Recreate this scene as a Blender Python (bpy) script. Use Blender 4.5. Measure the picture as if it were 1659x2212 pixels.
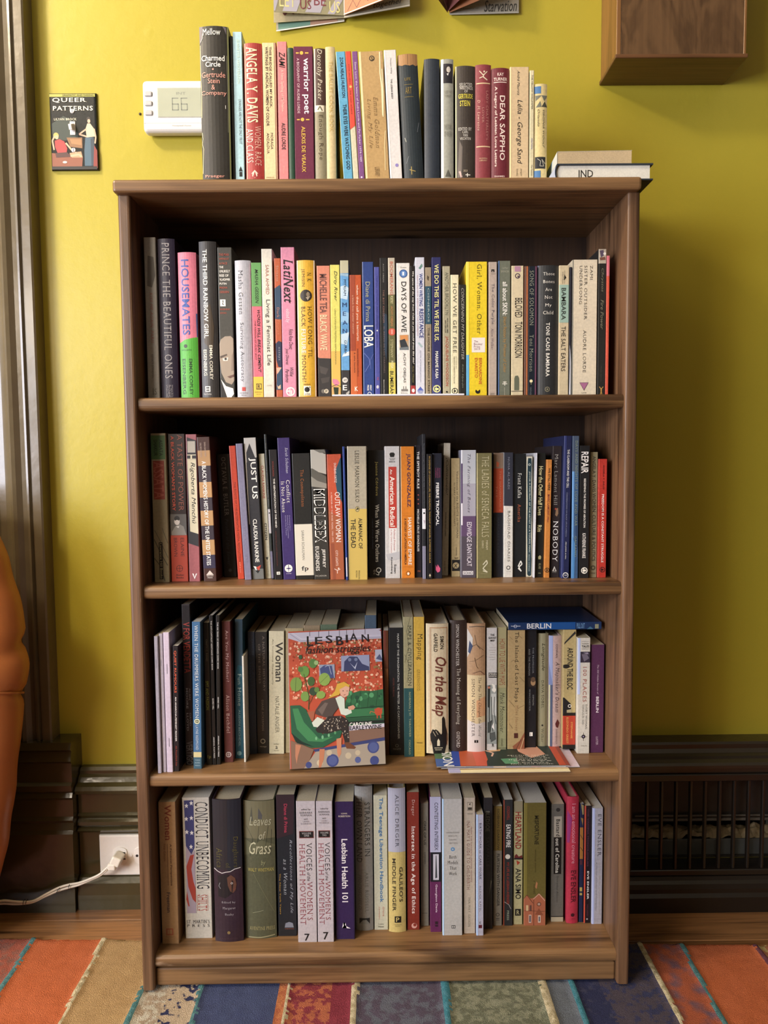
import bpy, bmesh, math, random
from mathutils import Matrix, Vector, noise
R=math.radians
SC=bpy.context.scene
for o in list(bpy.data.objects): bpy.data.objects.remove(o)
# ------------------------------------------------------------------ camera
cam_d=bpy.data.cameras.new('camera'); cam=bpy.data.objects.new('camera',cam_d)
SC.collection.objects.link(cam); SC.camera=cam
cam_d.sensor_fit='VERTICAL'; cam_d.sensor_height=24.0; cam_d.lens=1600.40/2212*24.0
cam_d.clip_start=.02; cam_d.clip_end=50
PITCH,YAW,ROLL=0.0684,0.0069,-0.0085
_f=Vector((math.sin(YAW)*math.cos(PITCH),math.cos(YAW)*math.cos(PITCH),-math.sin(PITCH)))
_r=Vector((math.cos(YAW),-math.sin(YAW),0)); _u=_r.cross(_f)
_r2=_r*math.cos(ROLL)+_u*math.sin(ROLL); _u2=_u*math.cos(ROLL)-_r*math.sin(ROLL)
_m=Matrix((_r2,_u2,-_f)).transposed().to_4x4(); _m.translation=Vector((-0.0051,-1.1328,0.8412))
cam.matrix_world=_m
# ------------------------------------------------------------------ world and lights
wd=bpy.data.worlds.new('world'); SC.world=wd; wd.use_nodes=True
wd.node_tree.nodes['Background'].inputs[0].default_value=(.75,.82,1,1)
wd.node_tree.nodes['Background'].inputs[1].default_value=.35
def light(name,kind,loc,energy,color,size=.1,target=None,size_y=None):
    d=bpy.data.lights.new(name,kind); d.energy=energy; d.color=color
    if kind=='AREA':
        d.size=size
        if size_y: d.shape='RECTANGLE'; d.size_y=size_y
    else: d.shadow_soft_size=size
    o=bpy.data.objects.new(name,d); SC.collection.objects.link(o); o.location=loc
    if target: o.rotation_euler=(Vector(target)-Vector(loc)).to_track_quat('-Z','Y').to_euler()
    return o
light('ceiling_lamp','POINT',(-1.43,-.72,2.40),86,(1,.84,.64),.10)
light('fill_light','POINT',(-1.38,-1.92,1.50),66,(1,.86,.69),.22)  # added warm fill from the left, no lamp of the room
light('window_daylight','AREA',(-2.50,-2.05,1.15),110,(.84,.87,1),1.3,(0,-.1,.6),1.4)
SC.view_settings.view_transform='Standard'; SC.view_settings.look='None'
SC.view_settings.gamma=1; SC.view_settings.use_curve_mapping=False
SC.view_settings.exposure=0.1
# ------------------------------------------------------------------ helpers
COL=SC.collection
def lin(c): return c/12.92 if c<=.04045 else ((c+.055)/1.055)**2.4
DULL=.12
def hexc(h,g=1.0,dull=None):
    k=DULL if dull is None else dull
    c=[int(h[i:i+2],16)/255 for i in (0,2,4)]; y=.3*c[0]+.59*c[1]+.11*c[2]
    return tuple(min(1,lin(v+(y-v)*k)*g) for v in c)+(1,)
MATS={}
def principled(name):
    m=bpy.data.materials.new(name); m.use_nodes=True
    return m,m.node_tree,m.node_tree.nodes['Principled BSDF']
def flat(h,rough=.5,g=1.0,metal=0,name=None):
    k=('f',h,rough,g,metal)
    if k not in MATS:
        m,nt,b=principled(name or 'paint_'+h); b.inputs['Base Color'].default_value=hexc(h,g)
        b.inputs['Roughness'].default_value=rough; b.inputs['Metallic'].default_value=metal; MATS[k]=m
    return MATS[k]
def node(nt,t,**k):
    n=nt.nodes.new(t)
    for a,b in k.items():
        if a.startswith('i_'): n.inputs[a[2:].replace('_',' ')].default_value=b
        else: setattr(n,a,b)
    return n
def speckle(h,rough=.42,amt=.16,scale=240,g=1.0,bump=.0):
    """a printed or painted surface: colour with fine grain and soft scuffing"""
    k=('s',h,rough,amt,scale,g,bump)
    if k in MATS: return MATS[k]
    m,nt,b=principled('cover_'+h); L=nt.links
    tc=node(nt,'ShaderNodeTexCoord'); n1=node(nt,'ShaderNodeTexNoise',i_Scale=scale,i_Detail=3.0)
    n2=node(nt,'ShaderNodeTexNoise',i_Scale=14.0,i_Detail=4.0)
    L.new(tc.outputs['Object'],n1.inputs['Vector']); L.new(tc.outputs['Object'],n2.inputs['Vector'])
    add=node(nt,'ShaderNodeMath',operation='ADD'); L.new(n1.outputs['Fac'],add.inputs[0]); L.new(n2.outputs['Fac'],add.inputs[1])
    mr=node(nt,'ShaderNodeMapRange',i_From_Min=.7,i_From_Max=1.3); L.new(add.outputs[0],mr.inputs['Value'])
    mx=node(nt,'ShaderNodeMix',data_type='RGBA'); L.new(mr.outputs[0],mx.inputs['Factor'])
    c=hexc(h,g); mx.inputs[6].default_value=tuple(x*(1-amt) for x in c[:3])+(1,)
    mx.inputs[7].default_value=tuple(min(1,x*(1+amt)+.004) for x in c[:3])+(1,)
    L.new(mx.outputs[2],b.inputs['Base Color']); b.inputs['Roughness'].default_value=rough
    MATS[k]=m; return m
def wood(name,axis,c1,c2,rough=.42,scale=1.0,knots=True,off=0.0,spec=.45,swirl=False):
    """grain stretched along the given axis, rings, knots and worn scratches"""
    m,nt,b=principled(name); L=nt.links
    tc=node(nt,'ShaderNodeTexCoord'); mp=node(nt,'ShaderNodeMapping')
    s=[9.0*scale]*3; s[axis]=(3.2 if swirl else .7)*scale; mp.inputs['Scale'].default_value=s; mp.inputs['Location'].default_value=(off,off*.7,off*1.3)
    L.new(tc.outputs['Object'],mp.inputs['Vector'])
    n1=node(nt,'ShaderNodeTexNoise',i_Scale=2.2,i_Detail=5.0,i_Distortion=.6); L.new(mp.outputs[0],n1.inputs['Vector'])
    rg=node(nt,'ShaderNodeMath',operation='MULTIPLY'); rg.inputs[1].default_value=60 if swirl else 16; L.new(n1.outputs['Fac'],rg.inputs[0])
    sn=node(nt,'ShaderNodeMath',operation='SINE'); L.new(rg.outputs[0],sn.inputs[0])
    mp2=node(nt,'ShaderNodeMapping'); s2=[220.0*scale]*3; s2[axis]=6.0*scale; mp2.inputs['Scale'].default_value=s2
    L.new(tc.outputs['Object'],mp2.inputs['Vector'])
    n2=node(nt,'ShaderNodeTexNoise',i_Scale=1.0,i_Detail=3.0); L.new(mp2.outputs[0],n2.inputs['Vector'])
    a=node(nt,'ShaderNodeMath',operation='MULTIPLY_ADD'); a.inputs[1].default_value=.17; a.inputs[2].default_value=.0; L.new(sn.outputs[0],a.inputs[0])
    a2=node(nt,'ShaderNodeMath',operation='MULTIPLY_ADD'); a2.inputs[1].default_value=.75; L.new(n2.outputs['Fac'],a2.inputs[0]); L.new(a.outputs[0],a2.inputs[2])
    a3=node(nt,'ShaderNodeMath',operation='MULTIPLY_ADD'); a3.inputs[1].default_value=.5; L.new(n1.outputs['Fac'],a3.inputs[0]); L.new(a2.outputs[0],a3.inputs[2])
    cr=node(nt,'ShaderNodeValToRGB'); e=cr.color_ramp.elements
    e[0].position=.35; e[0].color=hexc(c2); e[1].position=.85; e[1].color=hexc(c1); L.new(a3.outputs[0],cr.inputs[0])
    out=cr.outputs[0]
    if knots:
        mp3=node(nt,'ShaderNodeMapping'); s3=[6.0]*3; s3[axis]=2.6; mp3.inputs['Scale'].default_value=s3; mp3.inputs['Location'].default_value=(off+3,off,off)
        L.new(tc.outputs['Object'],mp3.inputs['Vector'])
        vo=node(nt,'ShaderNodeTexVoronoi',i_Scale=1.0); L.new(mp3.outputs[0],vo.inputs['Vector'])
        mr=node(nt,'ShaderNodeMapRange',i_From_Min=.03,i_From_Max=.11); L.new(vo.outputs['Distance'],mr.inputs['Value'])
        mx=node(nt,'ShaderNodeMix',data_type='RGBA'); L.new(mr.outputs[0],mx.inputs['Factor']); mx.inputs[6].default_value=hexc(c2,.35); L.new(out,mx.inputs[7]); out=mx.outputs[2]
        # pale scratches
        mp4=node(nt,'ShaderNodeMapping'); s4=[60.0]*3; s4[axis]=14.0; mp4.inputs['Scale'].default_value=s4; mp4.inputs['Rotation'].default_value=(.3,.2,.4)
        L.new(tc.outputs['Object'],mp4.inputs['Vector'])
        n4=node(nt,'ShaderNodeTexNoise',i_Scale=1.0,i_Detail=4.0); L.new(mp4.outputs[0],n4.inputs['Vector'])
        mr4=node(nt,'ShaderNodeMapRange',i_From_Min=.72,i_From_Max=.80,i_To_Max=.7); L.new(n4.outputs['Fac'],mr4.inputs['Value'])
        mx4=node(nt,'ShaderNodeMix',data_type='RGBA'); L.new(mr4.outputs[0],mx4.inputs['Factor']); L.new(out,mx4.inputs[6]); mx4.inputs[7].default_value=hexc('b89878'); out=mx4.outputs[2]
    L.new(out,b.inputs['Base Color'])
    bp=node(nt,'ShaderNodeBump',i_Strength=.12,i_Distance=.002); L.new(a3.outputs[0],bp.inputs['Height']); L.new(bp.outputs[0],b.inputs['Normal'])
    b.inputs['Roughness'].default_value=rough; b.inputs['Specular IOR Level'].default_value=spec
    return m
def mobj(name,bm,mats,parent=None,smooth=False,M=None):
    me=bpy.data.meshes.new(name)
    if M is not None: bm.transform(M)
    bm.to_mesh(me); bm.free()
    if not isinstance(mats,(list,tuple)): mats=[mats]
    for m in mats: me.materials.append(m)
    if smooth:
        for p in me.polygons: p.use_smooth=True
    o=bpy.data.objects.new(name,me); COL.objects.link(o)
    if parent: o.parent=parent
    return o
def empty(name,loc=(0,0,0),rot=(0,0,0)):
    o=bpy.data.objects.new(name,None); COL.objects.link(o); o.location=loc; o.rotation_euler=rot; o.empty_display_size=.05
    return o
def tag(o,label,cat,group=None):
    o['label']=label; o['category']=cat
    if group: o['group']=group
    return o
def struct(o): o['kind']='structure'; return o
def box(bm,x0,x1,y0,y1,z0,z1,bev=0,seg=2,mi=0,edges=None):
    r=bmesh.ops.create_cube(bm,size=1); vs=r['verts']
    for v in vs: v.co=Vector((x0 if v.co.x<0 else x1,y0 if v.co.y<0 else y1,z0 if v.co.z<0 else z1))
    fs=set(f for v in vs for f in v.link_faces)
    for f in fs: f.material_index=mi
    if bev:
        es=list(set(e for v in vs for e in v.link_edges))
        if edges: es=[e for e in es if edges(e)]
        bmesh.ops.bevel(bm,geom=es,offset=bev,segments=seg,affect='EDGES',profile=.5)
def boxo(name,dims,mat,parent=None,bev=0,seg=2,edges=None,M=None):
    bm=bmesh.new(); box(bm,*dims,bev=bev,seg=seg,edges=edges); return mobj(name,bm,mat,parent,M=M)
def sweep(bm,prof,axis,a,b,closed=True,mi=0):
    """extrude a 2-D profile [(p,q)...]; axis 'x': (y,z) along x, 'z': (x,y) along z"""
    def pt(p,t): return Vector((t,p[0],p[1])) if axis=='x' else (Vector((p[0],p[1],t)) if axis=='z' else Vector((p[0],t,p[1])))
    A=[bm.verts.new(pt(p,a)) for p in prof]; B=[bm.verts.new(pt(p,b)) for p in prof]
    n=len(prof)
    for i in range(n if closed else n-1):
        j=(i+1)%n; f=bm.faces.new((A[i],A[j],B[j],B[i])); f.material_index=mi
    if closed:
        bm.faces.new(A).material_index=mi; bm.faces.new(list(reversed(B))).material_index=mi
    bmesh.ops.recalc_face_normals(bm,faces=bm.faces)
def tube(bm,pts,r,n=8):
    rings=[]
    for i,p in enumerate(pts):
        p=Vector(p); d=(Vector(pts[min(i+1,len(pts)-1)])-Vector(pts[max(i-1,0)])).normalized()
        a=d.orthogonal().normalized() if abs(d.z)>.95 else d.cross(Vector((0,0,1))).normalized(); b=d.cross(a)
        rings.append([bm.verts.new(p+(a*math.cos(t)+b*math.sin(t))*r) for t in [2*math.pi*k/n for k in range(n)]])
    for A,B in zip(rings,rings[1:]):
        for k in range(n): bm.faces.new((A[k],A[(k+1)%n],B[(k+1)%n],B[k]))
    bm.faces.new(list(reversed(rings[0]))); bm.faces.new(rings[-1])
    bmesh.ops.recalc_face_normals(bm,faces=bm.faces)
def smoothcurve(P,n=8):
    out=[]; P=[Vector(p) for p in P]
    for i in range(len(P)-1):
        p0=P[max(i-1,0)];p1=P[i];p2=P[i+1];p3=P[min(i+2,len(P)-1)]
        for k in range(n):
            t=k/n; out.append(.5*((2*p1)+(p2-p0)*t+(2*p0-5*p1+4*p2-p3)*t*t+(3*p1-p0-3*p2+p3)*t**3))
    out.append(P[-1]); return out
# ------------------------------------------------------------------ lettering
_tc=bpy.data.curves.new('type','FONT'); _to=bpy.data.objects.new('type',_tc); COL.objects.link(_to)
_tc.resolution_u=2; _GC={}
def glyphs(text,st):
    """outline letters as a unit-square mesh: (verts 0..1, faces); 's' adds serifs, 'b' weight, 'i' slant"""
    k=(text,'s' in st,'b' in st,'i' in st)
    if k in _GC: return _GC[k]
    _tc.body=text; _tc.offset=(.012 if 'b' in st else (-.010 if 's' in st else 0.0)); _tc.shear=.28 if 'i' in st else 0
    if 's' in st: _tc.space_character=1.12
    else: _tc.space_character=1.0
    dg=bpy.context.evaluated_depsgraph_get(); dg.update()
    ev=_to.evaluated_get(dg); me=ev.to_mesh()
    vs=[(v.co.x,v.co.y) for v in me.vertices]; fs=[tuple(p.vertices) for p in me.polygons if p.normal.z>0]
    if not fs: fs=[tuple(reversed(p.vertices)) for p in me.polygons]
    ev.to_mesh_clear()
    if 's' in st:
        cnt={}
        for f in fs:
            for a,b in zip(f,f[1:]+f[:1]):
                e=(min(a,b),max(a,b)); cnt[e]=cnt.get(e,0)+1
        t=.04
        for (a,b),c in cnt.items():
            if c!=1: continue
            (xa,ya),(xb,yb)=vs[a],vs[b]
            if abs(ya-yb)>.004: continue
            ln=abs(xa-xb)
            if not(.035<ln<.19): continue
            lo=abs(ya)<.03; hi=ya>.45
            if not(lo or hi): continue
            x0,x1=min(xa,xb)-.055,max(xa,xb)+.055; y0,y1=(ya,ya+t) if lo else (ya-t,ya)
            n=len(vs); vs+= [(x0,y0),(x1,y0),(x1,y1),(x0,y1)]; fs.append((n,n+1,n+2,n+3))
    if not vs: _GC[k]=([],[]); return _GC[k]
    xs=[v[0] for v in vs]; ys=[v[1] for v in vs]; x0,x1,y0,y1=min(xs),max(xs),min(ys),max(ys)
    vs=[((x-x0)/(x1-x0 or 1),(y-y0)/(y1-y0 or 1)) for x,y in vs]
    _GC[k]=(vs,fs); return _GC[k]
def overlay(items,w,h,yf,cuts=()):
    """print for a face of w by h (local x,z, facing -y). returns two bmeshes + material lists"""
    bp=bmesh.new(); bl=bmesh.new(); mp=[]; ml=[]
    dp=[0]; 
    def mi(lst,hx,g=1.0):
        m=flat(hx,.5)
        if m not in lst: lst.append(m)
        return lst.index(m)
    yl_p=bp.verts.layers.float.new('d'); 
    nd=0; step=min(.00002,.0012/max(1,sum(len(i[1])-1 if i[0]=='l' else 1 for i in items)))
    def poly(pts,hx):
        nonlocal nd
        nd+=1
        vs=[]
        for u,v in pts:
            u=min(1,max(0,u)); v=min(1,max(0,v))
            q=bp.verts.new((u*w,0,(1-v)*h)); q[yl_p]=.00022+nd*step; vs.append(q)
        if len(vs)<3: return
        f=bp.faces.new(vs); f.normal_update()
        if f.normal.y>0: f.normal_flip()
        f.material_index=mi(mp,hx)
    for it in items:
        k=it[0]
        if k=='r': _,a,b,u0,u1,c=it; poly([(u0,a),(u1,a),(u1,b),(u0,b)],c)
        elif k=='e':
            _,v,u,r,c=it[:5]; asp=it[5] if len(it)>5 else 1; n=18
            poly([(u+r*h/w*asp*math.cos(2*math.pi*i/n),v+r*math.sin(2*math.pi*i/n)) for i in range(n)],c)
        elif k=='p': poly([(u,v) for u,v in it[1]],it[2])
        elif k=='l':
            _,pts,t,c=it
            for (ua,va),(ub,vb) in zip(pts,pts[1:]):
                ax,az,bx,bz=ua*w,va*h,ub*w,vb*h; d=math.hypot(bx-ax,bz-az) or 1; nx,nz=-(bz-az)/d*t*h/2,(bx-ax)/d*t*h/2
                poly([((ax+nx)/w,(az+nz)/h),((bx+nx)/w,(bz+nz)/h),((bx-nx)/w,(bz-nz)/h),((ax-nx)/w,(az-nz)/h)],c)
    dl=.00032+nd*step
    for it in items:
        if it[0]!='t': continue
        _,tx,a,b,u0,u1,c=it[:7]; st=it[7] if len(it)>7 else ''
        vs,fs=glyphs(tx,st); m=mi(ml,c); V=[]
        for gx,gy in vs:
            if 'h' in st: u=u0+(u1-u0)*gx; v=b-(b-a)*gy
            else: u=u0+(u1-u0)*gy; v=a+(b-a)*gx
            V.append(bl.verts.new((u*w,0,(1-v)*h)))
        for f in fs:
            try: q=bl.faces.new([V[i] for i in f]); q.material_index=m
            except ValueError: pass
    for c in cuts:
        for bm in (bp,bl):
            if bm.faces: bmesh.ops.bisect_plane(bm,geom=bm.verts[:]+bm.edges[:]+bm.faces[:],plane_co=(c*w,0,0),plane_no=(1,0,0),dist=1e-6)
    bmesh.ops.triangulate(bp,faces=[f for f in bp.faces if len(f.verts)>4])
    for v in bp.verts: v.co.y=yf(v.co.x/w)-max(v[yl_p],.0002)
    for v in bl.verts: v.co.y=yf(v.co.x/w)-dl
    return bp,mp,bl,ml
def add_print(root,items,w,h,yf,cuts=(),M=None,host=None):
    bp,mp,bl,ml=overlay(items,w,h,yf,cuts)
    if M is not None: bp.transform(M); bl.transform(M)
    me=host.data      # ink belongs to the surface it is printed on
    hb=bmesh.new(); hb.from_mesh(me)
    for src,mats in ((bp,mp),(bl,ml)):
        base=len(me.materials)
        for m in mats: me.materials.append(m)
        vmap={v:hb.verts.new(v.co) for v in src.verts}
        for f in src.faces:
            try: nf=hb.faces.new([vmap[v] for v in f.verts]); nf.material_index=base+f.material_index
            except ValueError: pass
        src.free()
    hb.to_mesh(me); hb.free()
# ------------------------------------------------------------------ books
PAPER=speckle('cfc2a0',.8,.12,500); PAPERW=speckle('d8d4c6',.8,.1,500)
def make_book(root,w,h,d,hard,col,items,M=None,paper=None,gloss=None):
    cm=speckle(col,gloss or (.45 if hard==1 else .36),.13,260); pm=paper or (PAPER if len(col+str(items))%3 else PAPERW)
    if hard==1:
        b=min(.0042,w*.12); t=.0021; n=8
        outer=[(0,d)]+[(w*i/n,b*(2*i/n-1)**2) for i in range(n+1)]+[(w,d)]
        inner=[(t,d)]+[(t+(w-2*t)*i/n,b*(2*i/n-1)**2+t*.8) for i in range(n+1)]+[(w-t,d)]
        yf=lambda u:b*(2*u-1)**2; cuts=(.12,.25,.38,.5,.62,.75,.88); inset=.003; pd=d-.004
        pages=[(t,pd)]+[(t+(w-2*t)*i/n,b*(2*i/n-1)**2+t*.8+.001) for i in range(n+1)]+[(w-t,pd)]
    else:
        t=.0004 if hard==0 else .0003; r=min(.0011 if hard==0 else .0016,w*.3)
        arc=[(r-r*math.cos(a),r-r*math.sin(a)) for a in (0,.52,1.05,math.pi/2)]
        outer=[(0,d)]+arc+[(w-x,y) for x,y in reversed(arc)]+[(w,d)]
        inner=[(t,d)]+[(t+x*(1-t/r),t+y*(1-t/r)) for x,y in arc]+[(w-t-x*(1-t/r),t+y*(1-t/r)) for x,y in reversed(arc)]+[(w-t,d)]
        def yf(u):
            x=min(u,1-u)*w
            return 0 if x>=r else r-math.sqrt(max(0,r*r-(r-x)**2))
        cuts=(r*.25/w,r*.6/w,r/w,1-r/w,1-r*.6/w,1-r*.25/w); inset=.0004; pd=d-.0006
        pages=[(t,pd),(t,r+t),(r+t,t),(w-r-t,t),(w-t,r+t),(w-t,pd)]
    bm=bmesh.new(); n=len(outer)
    V=[[bm.verts.new((x,y,z)) for x,y in P] for z in (0,h) for P in (outer,inner)]
    o0,i0,o1,i1=V
    for i in range(n-1):
        bm.faces.new((o0[i],o0[i+1],o1[i+1],o1[i])); bm.faces.new((i0[i+1],i0[i],i1[i],i1[i+1]))
        bm.faces.new((o1[i],o1[i+1],i1[i+1],i1[i])); bm.faces.new((o0[i+1],o0[i],i0[i],i0[i+1]))
    bm.faces.new((o0[0],o1[0],i1[0],i0[0])); bm.faces.new((o0[-1],i0[-1],i1[-1],o1[-1]))
    bmesh.ops.recalc_face_normals(bm,faces=bm.faces)
    cv=mobj('cover',bm,cm,root,M=M)
    bm=bmesh.new(); sweep(bm,pages,'z',inset,h-inset); mobj('page_block',bm,pm,root,M=M)
    if items: add_print(root,items,w,h,yf,cuts,M=M,host=cv)
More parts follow.
